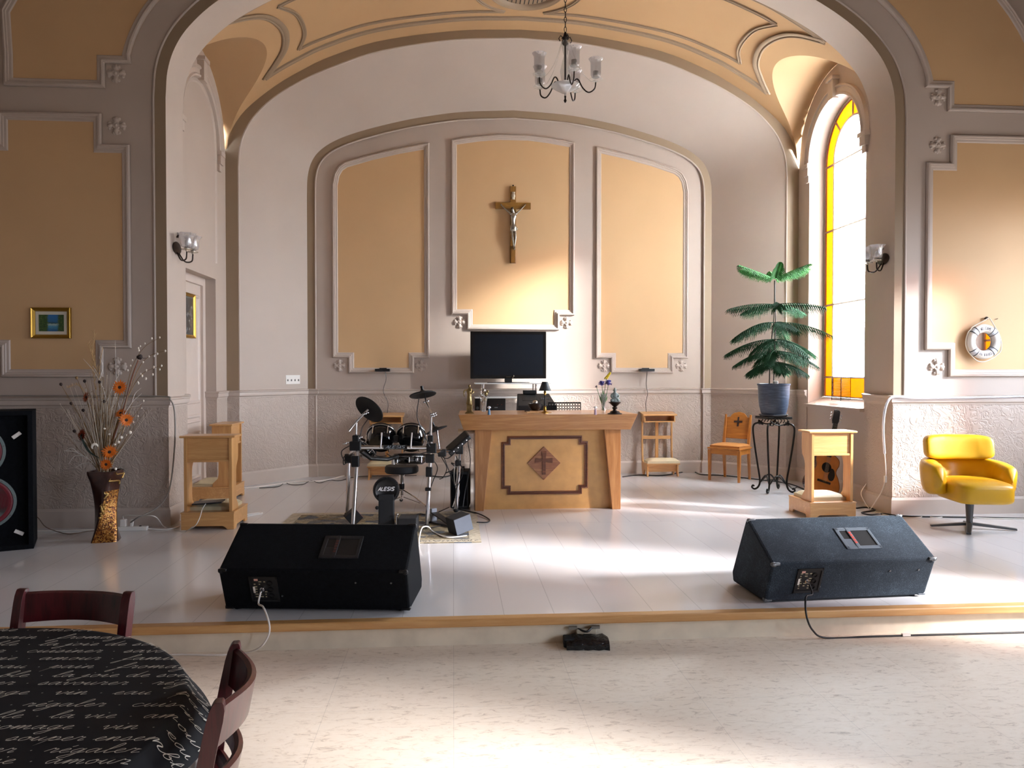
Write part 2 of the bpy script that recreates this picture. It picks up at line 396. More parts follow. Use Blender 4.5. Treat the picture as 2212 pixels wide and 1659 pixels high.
def arc_side(s, ctrl): return [(s*p.x, p.y) for p in curve_pts([(d, y, 0) for d, y in ctrl], 6)]
for s in (-1, 1): vmould(arc_side(s, [(3.11, 9.45), (2.93, 9.25), (2.79, 9.03), (2.72, 8.7), (2.76, 8.38), (2.87, 8.16), (3.1, 7.95)]), .045)
for y in (9.45, 7.95): vmould([(-3.11, y), (3.11, y)], .045)
for s in (-1, 1):
    vmould(arc_side(s, [(2.67, 9.24), (2.56, 9.0), (2.53, 8.72), (2.555, 8.45), (2.67, 8.18)]), .026)
    for y in (9.24, 8.18): vmould([(s*2.67, y), (s*.24, y+(.04 if y > 9 else 0))], .026)
    vmould([(s*.63*math.sin(R(a)), 8.7+.63*math.cos(R(a))) for a in range(22, 150, 8)], .026)
# vent in the crown of the vault
t = thing('ceiling_vent', 'round dark vent with moulded rim in the crown of the vault', 'vent', (CM-.02, 8.72, 5.955))
MB().lathe([(.34, -.01), (.36, -.035), (.39, -.045), (.41, -.03), (.43, -.04), (.46, -.015), (.46, .02)], n=48).build('rim', MOULD, t, 50)
mb = MB().lathe([(.0, .0), (.35, .0), (.35, .03)], n=40)
for i in range(-6, 7): mb.box(i*.05-.006, i*.05+.006, -math.sqrt(.33**2-(i*.05)**2), math.sqrt(.33**2-(i*.05)**2), -.012, .0)
mb.build('grille', plain('vent_black', '15120f', .6), t)
# ---------------------------------------------------------------- rails, wainscots, baseboards along the walls
paths = [[(XR, YF), (4.405, YF), (4.405, YR), (XBR, YR), (XBR, YW-WH-.02)],
         [(XBR, YW+WH+.02), (XBR, Y2), (CM+3.53, Y2), (CB+2.82, Y3), (CB+2.71, Y3), (CB+2.71, YB), (CB-2.71, YB), (CB-2.71, Y3), (CB-2.82, Y3), (CM-3.53, Y2), (XBL, Y2), (XBL, 9.36), (XD+.03, 9.36)],
         [(XBL, 8.34), (XBL, YR), (-2.655, YR), (-2.655, YF), (XL, YF)]]
RAILP = [(0, 1.275), (.012, 1.28), (.014, 1.295), (.03, 1.305), (.034, 1.325), (.03, 1.345), (.04, 1.352), (.045, 1.368), (.02, 1.375), (0, 1.375)]
BASEP = [(0, .34), (.012, .345), (.018, .33), (.024, .32), (.024, ZS), (0, ZS)]
WAINP = [(.0, 1.285), (.007, 1.28), (.007, .345), (.0, .34)]
UX, UY = (1, 0, 0), (0, 1, 0)
for nm, prof, m in (('trim_1', RAILP, TRIM), ('baseboard_1', BASEP, TRIM), ('wall_wainscot', WAINP, WAINS)):
    rt = bpy.data.objects.new(nm, None); COL.objects.link(rt); struct(rt)
    for p in paths: struct(MB().sweep(prof, p, (0, 0, 0), UX, UY, False).build({'trim_1': 'chair_rail', 'baseboard_1': 'baseboard_run', 'wall_wainscot': 'wainscot_run'}[nm], m, rt, 30))
struct(MB().sweep(BASEP, [(XBR, YW-WH-.02), (XBR, YW+WH+.02)], (0, 0, 0), UX, UY, False).build('baseboard_run', TRIM, bpy.data.objects['baseboard_1'], 30))
# ---------------------------------------------------------------- panels with stepped corners
MP = [(0, 0), (0, .02), (.008, .034), (.022, .038), (.028, .026), (.04, .026), (.046, .017), (.066, .014), (.075, .004)]
def panel(poly, c, y, parent, prof=MP):
    """poly: (d, z) counter-clockwise seen from the front"""
    P = [(c+d, z) for d, z in poly]
    O, U, V = (0, y, 0), (1, 0, 0), (0, 0, 1)
    area = sum(a[0]*b[1]-b[0]*a[1] for a, b in zip(P, P[1:]+P[:1]))
    if area < 0: P = P[::-1]
    struct(MB().prism(P, (0, y, 0), U, V, .004).build('wall_panel', OCHRE, parent))
    struct(MB().sweep(prof, P, O, U, V).build('panel_moulding', TRIM, parent, 30))
N = .215
def stepped(d0, d1, z0, z1, bot=True, top=None, arc=None, nb=.215, nz=.21):
    p = [(d0, z0+nz), (d0+nb, z0+nz), (d0+nb, z0), (d1-nb, z0), (d1-nb, z0+nz), (d1, z0+nz)]
    if top == 'step': p += [(d1, z1-.28), (d1-nb, z1-.28), (d1-nb, z1), (d0+nb, z1), (d0+nb, z1-.28), (d0, z1-.28)]
    else: p += arc
    return p
panel(stepped(-.86, .86, 2.19, 0, arc=[(.86, 4.81), (.5, 4.87), (.2, 4.9), (-.2, 4.9), (-.5, 4.87), (-.86, 4.81)]), CB, YB, wall_back)
side = [(1.163, 4.76), (1.59, 4.675), (1.968, 4.58), (2.313, 4.472), (2.4, 4.41), (2.457, 4.31), (2.487, 4.158)]
panel(stepped(1.163, 2.487, 1.588, 0, arc=side[::-1]), CB, YB, wall_back)
panel(stepped(-2.487, -1.163, 1.588, 0, arc=[(-d, z) for d, z in side]), CB, YB, wall_back)
def rosette(x, y, z, i):
    mb = MB(ray_M((x, y, z)))
    for a in range(4):
        q = a*PI/2; mb.ball((.05*math.cos(q), 0, .05*math.sin(q)), .034, 10, sc=(1.1 if a % 2 == 0 else .75, .7, .75 if a % 2 == 0 else 1.1))
        for s in (-1, 1): mb.ball((.062*math.cos(q)+s*.022*abs(math.sin(q)), 0, .062*math.sin(q)+s*.022*abs(math.cos(q))), .018, 8, sc=(1, .9, 1))
    mb.ball((0, -.008, 0), .02, 10); mb.lathe([(.035, 0), (.03, .014), (.02, .014)], (0, -.004, 0), (0, -1, 0), 14)
    struct(mb.build('trim_%d' % i, TRIM, None, 60))
k = 2
for d, z in ((.75, 2.295), (1.28, 1.69), (2.395, 1.69)):
    for s in (-1, 1): rosette(CB+s*d, YB, z, k); k += 1
for d, z in ((3.97, 4.358), (3.97, 3.88), (3.98, 1.66)):
    for s in (-1, 1): rosette(CF+s*d, YF, z, k); k += 1
for s in (-1, 1):
    d0, d1 = 3.85, 5.25
    low = stepped(d0, d1, 1.56, 3.985, top='step', nb=.25, nz=.27)
    panel([(s*d, z) for d, z in low], CF, YF, wall_front)
    arc = [(p[0], p[1]) for p in offset(A_, .35) if p[0] > 0 and p[1] > 4.46]   # concentric with the arch
    inner = arc[::-1]; inner = [p for p in inner if p[1] < 6.2]
    ext = [(5.25, 4.5)] + [(4.97, 4.9), (4.87, 5.08), (4.76, 5.24), (4.5, 5.55), (4.1, 5.9), (3.6, 6.15), (2.9, 6.35)]
    up = [(3.83, 4.45), (4.065, 4.45), (4.065, 4.22), (4.95, 4.22), (4.95, 4.5)] + ext[1:] + [p for p in inner[::-1] if p[1] < 5.75][::-1][::-1]
    up = up[:12] + sorted([p for p in arc if 4.5 < p[1] < 5.8], key=lambda p: -p[1])
    panel([(s*d, z) for d, z in up], CF, YF, wall_front)
# ---------------------------------------------------------------- floors, step, nave
struct(MB().box(XL, XR, 4.50, 11, .02, ZS).build('floor_stage', STAGE))
struct(MB().box(XL, XR, -5, 4.6, -.1, 0).build('floor_hall', LOWER))
struct(MB().box(XL, XR, 4.495, 4.51, 0, ZS-.045).build('trim_30', RISER))
struct(MB().box(XL, XR, 4.43, 4.505, ZS-.045, ZS+.003).build('trim_31', NOSE, None, None, .008))
mb = MB(); x = XL
while x < XR:
    l = random.uniform(.004, .03); mb.box(x, x+l, 4.491, 4.495, ZS-.045-random.uniform(.004, .012), ZS-.046); x += l+random.uniform(.004, .02)
struct(mb.build('trim_32', plain('glue_line', 'e9e6df', .7)))
NAVE = plain('nave_paint', '91847a', .7, var=.03)
struct(MB().box(XL-.2, XL, -5, YF, -.1, ZT).build('wall_left', NAVE))
struct(MB().box(XL-.2, XR+.2, -5.2, -5, -.1, ZT).build('wall_rear', NAVE))
nv = [(5.6*math.cos(PI*i/36), 4.6+2.5*math.sin(PI*i/36)) for i in range(37)]
struct(MB().grid([row(nv, CF, -5.0), row(nv, CF, YF+.05)]).build('ceiling_nave', NAVE, None, 180))
NW = [-2.9, -.05, 3.2, 6.12]; NH, NS, NSI = .62, 3.0, 1.2  # first window is unseen, added to brighten the hall
mb = MB()
for yc in NW:
    op = archpath(yc, NH, NSI, NS); a, b = {-2.9: (-5, -1.5), -.05: (-1.5, 1.75), 3.2: (1.75, 4.66), 6.12: (4.66, YF)}[yc]
    ob = [(a, NSI), (a, NS)] + [(a+(b-a)*i/24, ZT) for i in range(1, 24)] + [(b, NS), (b, NSI)]
    mb.grid([yz(op, XR), yz(ob, XR)]); mb.grid([yz(op+[op[0]], XR), yz(op+[op[0]], XR+.2)])
    mb.add([(XR, a, NS), (XR, a, ZT), (XR, a+(b-a)/24, ZT), (XR, b, NS), (XR, b, ZT), (XR, b-(b-a)/24, ZT)], [(0, 1, 2), (3, 4, 5)])
    mb.add([(XR, a, -.1), (XR, b, -.1), (XR, b, NSI), (XR, a, NSI)], [(0, 1, 2, 3)])
struct(mb.build('wall_right', NAVE))
for i, yc in enumerate(NW):
    w = bpy.data.objects.new('window_%d' % (i+2), None); COL.objects.link(w); struct(w)
    op = archpath(yc, NH, NSI, NS)
    ci = archpath(yc, NH-.2, NSI+.2, NS)
    MB().prism(ci, (XR+.18, 0, 0), (0, 1, 0), (0, 0, 1), .008).build('clear_pane', CLEAR, w)
    MB().grid([yz(ci+[ci[0]], XR+.184), yz(op+[op[0]], XR+.184)]).build('amber_border', AMBER, w)
    f = MB().tube(yz(op, XR+.17), .025, 6, True)
    for z in (2.0, 2.8): f.cyl((XR+.17, yc-NH, z), (XR+.17, yc+NH, z), .014, n=6)
    f.build('window_frame', FRAME, w)
# ---------------------------------------------------------------- light
sun = bpy.data.lights.new('sun', 'SUN'); sun.energy = 54; sun.angle = R(7); sun.color = (1, .975, .94)
so = bpy.data.objects.new('sun', sun); COL.objects.link(so)
SUN_AZ, SUN_EL = R(25), R(23)
so.rotation_euler = Vector((-math.cos(SUN_AZ)*math.cos(SUN_EL), math.sin(SUN_AZ)*math.cos(SUN_EL), -math.sin(SUN_EL))).to_track_quat('-Z', 'Y').to_euler()
w = bpy.data.worlds.new('world'); S.world = w; w.use_nodes = True
bg = w.node_tree.nodes['Background']; bg.inputs[1].default_value = 88
_tc = w.node_tree.nodes.new('ShaderNodeTexCoord'); _sp = w.node_tree.nodes.new('ShaderNodeSeparateXYZ'); w.node_tree.links.new(_tc.outputs['Generated'], _sp.inputs[0])
_mr = w.node_tree.nodes.new('ShaderNodeMapRange'); _mr.inputs['From Min'].default_value = -.12; _mr.inputs['From Max'].default_value = .08; w.node_tree.links.new(_sp.outputs['Z'], _mr.inputs[0])
w.node_tree.links.new(ramp(w.node_tree, _mr.outputs[0], [(0, (.2, .19, .17)), (1, (.79, .895, 1))]), bg.inputs[0])
def portal(x, yc, h, z0, z1):
    l = bpy.data.lights.new('window_portal', 'AREA'); l.shape = 'RECTANGLE'; l.size = z1-z0; l.size_y = 2*h; l.cycles.is_portal = True
    o = bpy.data.objects.new('window_portal', l); COL.objects.link(o); o.location = (x, yc, (z0+z1)/2); o.rotation_euler = (0, PI/2, 0)
for yc in NW: portal(XR+.24, yc, NH, NSI, NS+NH)
portal(XG+.05, YW, WH, 1.3, SPR+WH)
S.view_settings.view_transform = 'Standard'; S.view_settings.look = 'None'; S.view_settings.gamma = 1; S.view_settings.exposure = .33
S.view_settings.use_curve_mapping = False
C_ = S.cycles
C_.use_denoising = True; C_.max_bounces = 10; C_.diffuse_bounces = 6; C_.glossy_bounces = 4; C_.transparent_max_bounces = 16; C_.transmission_bounces = 6
C_.sample_clamp_indirect = 8; C_.caustics_reflective = False; C_.caustics_refractive = False
# ================================================================ furniture
def vec2(a, b): return math.atan2(b.y-a.y, b.x-a.x)
CARPET = plain('black_carpet', '07090e', .9, var=.35, scale=40, bmp=.6, bscale=220, bdist=.004, spec=.15)
def worn_lit_carpet():
    m, nt, b = new_mat('worn_lit_carpet'); v = coords(nt)
    n = noise(nt, v, 260, 4, .7); n2 = noise(nt, v, 5, 6, .8)
    mm = nt.nodes.new('ShaderNodeMath'); mm.operation = 'MULTIPLY_ADD'; mm.inputs[1].default_value = .35
    nt.links.new(n2, mm.inputs[0]); nt.links.new(n, mm.inputs[2])
    nt.links.new(ramp(nt, mm.outputs[0], [(.45, '12181f'), (.72, '1f2a35'), (.95, '5a6a78')]), b.inputs['Base Color'])  # blue-grey lift puts the light on this black carpet into its colour
    b.inputs['Roughness'].default_value = .85; b.inputs['Specular IOR Level'].default_value = .3; bump(nt, b, n, .7, .005); return m
WORN_LIT = worn_lit_carpet()
BLACKM = plain('black_metal', '0c0d10', .35, .4)
BLACKP = plain('black_plastic', '0e1013', .38, spec=.5)
MATTEB = plain('matte_black', '121418', .7)
STEEL = plain('steel_corner', '6e7276', .35, .9)
CHROME = plain('chrome', 'd8dade', .12, 1.0, var=.02)
WHITEP = plain('white_plastic', 'ece9e4', .4, var=.02)
GREYP = plain('grey_plate', '5b646d', .4, .3)
REDP = plain('red_label', 'a83a2c', .5)
# ---- stage monitor wedges: section (y, z), the side that faces the hall first
def wedge(p_left, p_right, mat, label, mlabel):
    a, b = p_left, p_right; rz = vec2(a, b); W = (b-a).length
    t = thing('stage_monitor', label, 'speaker', (a+b)/2, rz, 'black wedge monitors on the stage edge')
    sec = [(0, .012), (-.105, .275), (.235, .478), (.27, .478), (.485, .075), (.47, .012)]
    MB().prism([(y, z) for y, z in sec], (W/2, 0, 0), (0, 1, 0), (0, 0, 1), -W).build('cabinet', mat, t, None, .014)
    for x in (-W/2+.06, W/2-.06):
        for y in (.05, .42): MB().cyl((x, y, 0), (x, y, .016), .02).build('rubber_foot', MATTEB, t)
    # sloped panel frame: origin on the front upper edge
    s = Vector((0, .34, .203)).normalized(); n = Vector((0, -s.z, s.y))
    def SP(x, k, h=0): return Vector((x, -.105, .275)) + s*k + n*h
    # carry handle plate with its hollow cup
    cx = W/2-.43
    def rect(mb, x0, x1, k0, k1, h0, h1, mi=0):
        mb.hexa([SP(x0, k0, h0), SP(x1, k0, h0), SP(x1, k1, h0), SP(x0, k1, h0), SP(x0, k0, h1), SP(x1, k0, h1), SP(x1, k1, h1), SP(x0, k1, h1)], mi)
    hp = MB(); x0, x1, k0, k1 = cx-.12, cx+.12, .10, .29
    rect(hp, x0, x1, k0, k0+.025, -.004, .006); rect(hp, x0, x1, k1-.025, k1, -.004, .006)
    rect(hp, x0, x0+.025, k0, k1, -.004, .006); rect(hp, x1-.02, x1, k0, k1, -.004, .006); rect(hp, x0+.075, x0+.1, k0, k1, -.004, .008)
    rect(hp, x0+.02, x0+.08, k0+.02, k0+.09, -.004, .004)
    ho = hp.build('handle_plate', GREYP if mlabel else plain('dark_plate', '14171c', .45), t, None, .003)
    c = MB(); rect(c, x0+.1, x1-.02, k0+.025, k1-.025, .0, .0015); rect(c, x0+.025, x0+.075, k0+.09, k1-.025, .0, .0015)
    c.build('handle_cup', plain('cup_black', '050608', .5), ho)
    c = MB()
    for i in range(5): rect(c, x0+.079, x0+.095, k0+.045+i*.022, k0+.06+i*.022, .008, .009)
    c.build('handle_lettering', REDP if mlabel else plain('dim_red', '4a2420', .6), ho)
    # connector panel in the upright face
    f = Vector((0, -.105, .263)).normalized(); fn = Vector((0, -f.z, f.y))
    def FP(x, k, h=0): return Vector((x, 0, .012)) + f*k + fn*h
    def frect(mb, x0, x1, k0, k1, h0, h1, mi=0):
        mb.hexa([FP(x0, k0, h0), FP(x1, k0, h0), FP(x1, k1, h0), FP(x0, k1, h0), FP(x0, k0, h1), FP(x1, k0, h1), FP(x1, k1, h1), FP(x0, k1, h1)], mi)
    px = -W/2+.26; pw = .085
    mb = MB(); frect(mb, px-pw, px+pw, .06, .075, -.002, .006); frect(mb, px-pw, px+pw, .225, .24, -.002, .006); frect(mb, px-pw, px-pw+.012, .06, .24, -.002, .006); frect(mb, px+pw-.012, px+pw, .06, .24, -.002, .006)
    frect(mb, px-pw+.012, px+pw-.012, .075, .225, -.001, .0015)
    po = mb.build('connector_panel', plain('panel_black', '0a0b0d', .45), t)
    mb = MB()
    for i in range(7):
        for j in range(3):
            if random.random() < .75: w = random.uniform(.008, .02); frect(mb, px-.06+j*.03, px-.06+j*.03+w, .09+i*.018, .097+i*.018, .0015, .0022)
    mb.build('panel_print', plain('panel_print', 'a39a80', .6), po)
    mb = MB(); frect(mb, px-.055, px-.032, .208, .222, .0015, .003); mb.build('warning_label', plain('warning_label', 'd9a79a', .5), po)
    mb = MB(); frect(mb, px-.068, px-.056, .12, .165, .0015, .003); mb.build('white_sticker', WHITEP, po)
    for i in range(3):
        q = FP(px+.035, .1+.045*i, .0); MB().lathe([(.018, 0), (.018, .006), (.012, .006), (.012, .001)], q, fn, 16).build('socket', BLACKM, po, 40)
    q = FP(px-.012, .15, 0); MB().lathe([(.014, 0), (.014, .008), (.008, .008), (.008, .03), (.005, .036)], q, fn, 12).build('plug', CHROME, po, 40)
    for sx in (-1, 1):
        x = sx*W/2
        for (y, z) in ((-.105, .275), (.235, .478), (0, .012)):
            mb = MB(); mb.ball((x-sx*.014, y+.012, z-.008 if z > .1 else z+.012), .0195, 10, sc=(1, 1, .85)); mb.box(min(x, x-sx*.05), max(x, x-sx*.05), y-.005, y+.012, z-.012 if z > .1 else z, z+.006 if z > .1 else z+.02)
            mb.build('corner_cap', STEEL if mlabel else BLACKM, t, 40, .004)
    for x in (-.2, .25, W/2-.1): q = FP(x, .1 if x < 0 else .2); MB().cyl(q, q+fn*.004, .006, n=8).build('screw', STEEL, t)
    return t, (FP(px-.012, .15, .036), t)
w_left, plug_l = wedge(at(487, 1319, Z=ZS), at(886, 1323, Z=ZS), CARPET, 'black carpeted wedge stage monitor in front of the drum kit', False)
w_right, plug_r = wedge(at(1651, 1304, Z=ZS), at(1998, 1289, Z=ZS), WORN_LIT, 'worn black wedge stage monitor in front of the yellow armchair', True)
# ---- tall two-way loudspeaker at the left edge
def tall_speaker():
    c = at(73, 1185, Z=ZS); W, D, H = .62, .42, 1.125
    t = thing('loudspeaker', 'tall black loudspeaker cabinet with two red rimmed woofers by the left wall', 'speaker', (c.x-W/2*math.cos(R(24)), c.y-W/2*math.sin(R(24)), ZS), R(24))
    mb = MB(); r = .035
    mb.box(-W/2, -W/2+r, 0, D, 0, H); mb.box(W/2-r, W/2, 0, D, 0, H); mb.box(-W/2+r, W/2-r, 0, D, 0, r); mb.box(-W/2+r, W/2-r, 0, D, H-r, H)
    mb.box(-W/2+r, W/2-r, .075, D, r, H-r)
    mb.hexa([(-W/2+r, .02, r), (W/2-r, .02, r), (W/2-r, .08, r), (-W/2+r, .08, r), (-W/2+r, .02, r+.002), (W/2-r, .02, r+.002), (W/2-r, .08, r+.06), (-W/2+r, .08, r+.06)])
    mb.build('cabinet', CARPET, t, None, .006)
    for z, lab in ((.39, 'lower'), (.80, 'upper')):
        rad = .2
        wf = MB().lathe([(rad+.012, 0), (rad+.012, .012), (rad-.01, .014), (rad-.012, .006)], (-.02 if z < .5 else -.09, .074, z), (0, -1, 0), 48).build('woofer', plain('woofer_rim', '6f7c7c', .4, .5), t, 40)
        MB().lathe([(rad-.012, .006), (rad-.02, .012), (rad-.035, .012), (rad-.055, .0)], (-.02 if z < .5 else -.09, .074, z), (0, -1, 0), 48).build('surround', plain('woofer_red', '6b1522', .5), wf, 60)
        MB().lathe([(rad-.055, .001), (.06, -.0), (.05, .012), (0, .02)], (-.02 if z < .5 else -.09, .074, z), (0, -1, 0), 48).build('cone', plain('woofer_cone', '8e8c8a', .45), wf, 60)
        for k in range(8):
            a = k*PI/4+.2; MB().ball(((-.02 if z < .5 else -.09)+(rad)*math.cos(a), .06, z+rad*math.sin(a)), .006, 8).build('bolt', CHROME, wf)
    for x, z, a in ((.195, .925, -.65), (.205, .13, .5)):
        M = Matrix.Translation((x, .072, z)) @ Matrix.Rotation(a, 4, 'Y')
        MB(M).box(-.035, .035, -.01, 0, -.015, .015).build('grille_clip', WHITEP, t, None, .003)
    return t
tall_speaker()
# ---------------------------------------------------------------- round table, cloths, chairs
TABLE_Z = .76
def circle3(a, b, c):
    ax, ay, bx, by, cx, cy = a.x, a.y, b.x, b.y, c.x, c.y
    d = 2*(ax*(by-cy)+bx*(cy-ay)+cx*(ay-by))
    ux = ((ax*ax+ay*ay)*(by-cy)+(bx*bx+by*by)*(cy-ay)+(cx*cx+cy*cy)*(ay-by))/d
    uy = ((ax*ax+ay*ay)*(cx-bx)+(bx*bx+by*by)*(ax-cx)+(cx*cx+cy*cy)*(bx-ax))/d
    return ux, uy, math.hypot(ax-ux, ay-uy)
tx, ty, TR = circle3(at(60, 1357, Z=TABLE_Z), at(393, 1491, Z=TABLE_Z), at(282, 1635, Z=TABLE_Z))
TR = min(TR, .95)
t = thing('round_table', 'round dining table under black script tablecloth, front left of the hall', 'table', (tx, ty, 0))
DARKW = wood('cherry_wood', '2a070b', '4d1118', 'z', .3, .8, .2)
MB().lathe([(0, TABLE_Z-.035), (TR-.05, TABLE_Z-.04), (TR-.04, TABLE_Z-.024), (TR-.05, TABLE_Z-.01), (0, TABLE_Z-.01)], n=64).build('tabletop', DARKW, t, 40)
MB().lathe([(.07, .05), (.05, .2), (.06, .5), (.09, TABLE_Z-.035)], n=24).build('pedestal', DARKW, t, 50)
for k in range(4):
    a = k*PI/2+.4; MB().tube([(.05*math.cos(a), .05*math.sin(a), .12), (.25*math.cos(a), .25*math.sin(a), .08), (.42*math.cos(a), .42*math.sin(a), .02)], [.035, .03, .02], 10).build('leg', DARKW, t, 50)
def drape(u, v, lift, flare, wav, k):
    r = math.hypot(u, v); th = math.atan2(v, u); top = TABLE_Z-.004+lift
    if r <= TR: return (tx+u, ty+v, top)
    e = r-TR; out = TR+lift+e*flare*(1+wav*math.sin(k*th+1.0)); q = min(1, e/.03)
    z = top-e*math.sqrt(max(.05, 1-flare*flare))*q-.0*q
    return (tx+out*math.cos(th), ty+out*math.sin(th), z)
def hem(th): return TR+.105+.012*math.sin(3*th+.6)+.006*math.sin(8*th)
def cloth(name, lift, flare, wav, k, hem_fn, mats, label, cat, extra=None):
    mb = MB(); rows = []
    for i in range(40):
        f = i/39; rr = []
        for j in range(160):
            th = 2*PI*j/160; h = hem_fn(th); r = f*1.25*TR*.98 if f < .8 else TR*.98+(h-TR*.98)*(f-.8)/.2
            if f < .8: r = TR*.98*f/.8
            rr.append(drape(r*math.cos(th), r*math.sin(th), lift, flare, wav, k))
        rows.append(rr)
    mb.grid(rows[1:], 0, True); c = len(mb.v); mb.add([drape(0, 0, lift, flare, wav, k)]+rows[1], [(0, 1+j, 1+(j+1) % 160) for j in range(160)])
    if extra: extra(mb)
    o = mb.build(name, mats, None, 60); return tag(o, label, cat)
# cursive writing, one stroke list per letter (x, y; x-height 1)
GL = {'a': (1.3, [[(.85, .85), (.45, 1), (.1, .5), (.3, .02), (.7, .5), (.9, 1), (.85, .3), (1., 0), (1.3, .25)]]),
 'b': (1.05, [[(0, .25), (.6, 1.3), (.8, 2.1), (.55, 2.25), (.3, 1), (.25, .2), (.5, 0), (.8, .4), (.7, .9), (.55, .7), (1.05, .7)]]),
 'c': (1.05, [[(.85, .8), (.5, 1), (.1, .5), (.4, 0), (1.05, .25)]]),
 'd': (1.3, [[(.85, .85), (.45, 1), (.1, .5), (.3, .02), (.75, .5), (1.1, 2.2), (.85, .3), (1., 0), (1.3, .25)]]),
 'e': (1.0, [[(0, .25), (.5, .5), (.72, .85), (.5, 1), (.2, .5), (.45, 0), (1., .25)]]),
 'f': (1.0, [[(0, .25), (.6, 1.2), (.85, 2.1), (.6, 2.25), (.35, 1), (0, -1.1), (-.3, -1.25), (-.1, -.6), (.5, .2), (1, .25)]]),
 'g': (1.2, [[(.85, .85), (.45, 1), (.1, .5), (.3, .02), (.7, .5), (.9, 1), (.6, -.8), (.2, -1.3), (-.1, -1), (.5, -.3), (1.2, .25)]]),
 'i': (.8, [[(0, .25), (.4, 1), (.3, .2), (.45, 0), (.8, .25)], [(.45, 1.5), (.52, 1.6)]]),
 'j': (.75, [[(0, .25), (.4, 1), (.1, -.9), (-.3, -1.3), (-.5, -1), (0, -.3), (.75, .25)], [(.5, 1.5), (.57, 1.6)]]),
 'l': (.85, [[(0, .25), (.6, 1.3), (.8, 2.1), (.55, 2.25), (.3, 1), (.3, .15), (.5, 0), (.85, .25)]]),
 'm': (1.75, [[(0, .25), (.35, 1), (.22, 0), (.6, .9), (.82, .95), (.72, 0), (1.1, .9), (1.32, .9), (1.27, .15), (1.42, 0), (1.75, .25)]]),
 'n': (1.25, [[(0, .25), (.35, 1), (.2, 0), (.6, .9), (.85, .9), (.8, .15), (.95, 0), (1.25, .25)]]),
 'o': (1.05, [[(.6, 1), (.15, .6), (.3, 0), (.75, .3), (.7, .9), (.5, 1), (.7, .72), (1.05, .7)]]),
 'p': (1.15, [[(0, .25), (.4, 1.1), (.05, -1.3), (.3, .3), (.7, 1), (.95, .6), (.7, .05), (.4, .1), (1.15, .25)]]),
 'r': (1.0, [[(0, .25), (.35, 1.1), (.45, .9), (.75, .9), (.62, .2), (.75, 0), (1., .25)]]),
 's': (.9, [[(0, .25), (.45, 1.05), (.6, .4), (.45, 0), (.1, .1), (.9, .25)]]),
 'u': (1.25, [[(0, .25), (.3, 1), (.2, .3), (.4, 0), (.75, .5), (.9, 1), (.8, .25), (.95, 0), (1.25, .25)]]),
 'v': (1.05, [[(0, .6), (.25, 1), (.35, .3), (.5, 0), (.9, .8), (.8, 1), (1.05, .8)]]),
 '\u00e9': (1.0, [[(0, .25), (.5, .5), (.72, .85), (.5, 1), (.2, .5), (.45, 0), (1., .25)], [(.5, 1.4), (.75, 1.75)]]),
 '\u00b7': (.9, [[(.4, .45), (.5, .55)]]), ' ': (.75, [])}
def script_strokes(txt, h, sx=1.5, slant=.42):
    x = 0; out = []
    for ch in txt:
        adv, st = GL[ch]
        for k in st:
            pts = curve_pts([(a, b, 0) for a, b in k], 4) if len(k) > 2 else [Vector((a, b, 0)) for a, b in k]
            out.append([((x+p.x*sx+p.y*slant)*h, p.y*h) for p in pts])
        x += adv*sx
    return out, x*h
LINES = ['famille \u00b7 la vie \u00b7 amour', 'fromage \u00b7 vin \u00b7 eau \u00b7 pain \u00b7 fromage', 'souper ensemble \u00b7 la joie de souper', 'savourer \u00b7 r\u00e9galer \u00b7 cuisiner \u00b7 savourer',
         'famille \u00b7 la vie \u00b7 amour \u00b7 famille \u00b7', 'fromage \u00b7 vin \u00b7 eau \u00b7 pain \u00b7 fromage \u00b7', 'souper ensemble \u00b7 la joie de souper', 'r\u00e9galer \u00b7 cuisiner \u00b7 savourer \u00b7 r\u00e9galer',
         'eau \u00b7 pain \u00b7 fromage \u00b7 vin \u00b7 eau \u00b7 pain', 'cuisiner \u00b7 savourer \u00b7 r\u00e9galer \u00b7 cuisiner', 'amour \u00b7 famille \u00b7 la vie \u00b7 amour', 'eau \u00b7 pain \u00b7 fromage \u00b7 vin \u00b7 eau',
         'la joie de souper ensemble', 'cuisiner \u00b7 savourer \u00b7 r\u00e9galer', 'famille \u00b7 la vie \u00b7 amour']
END = [195, 280, 325, 352, 365, 372, 382, 396, 384, 372, 358, 338, 318, 292, 270]     # where each row of writing ends at the table's edge (photo)
ROWY = [1365, 1381, 1396, 1411, 1427, 1445, 1464, 1481, 1502, 1528, 1553, 1577, 1602, 1628, 1652]
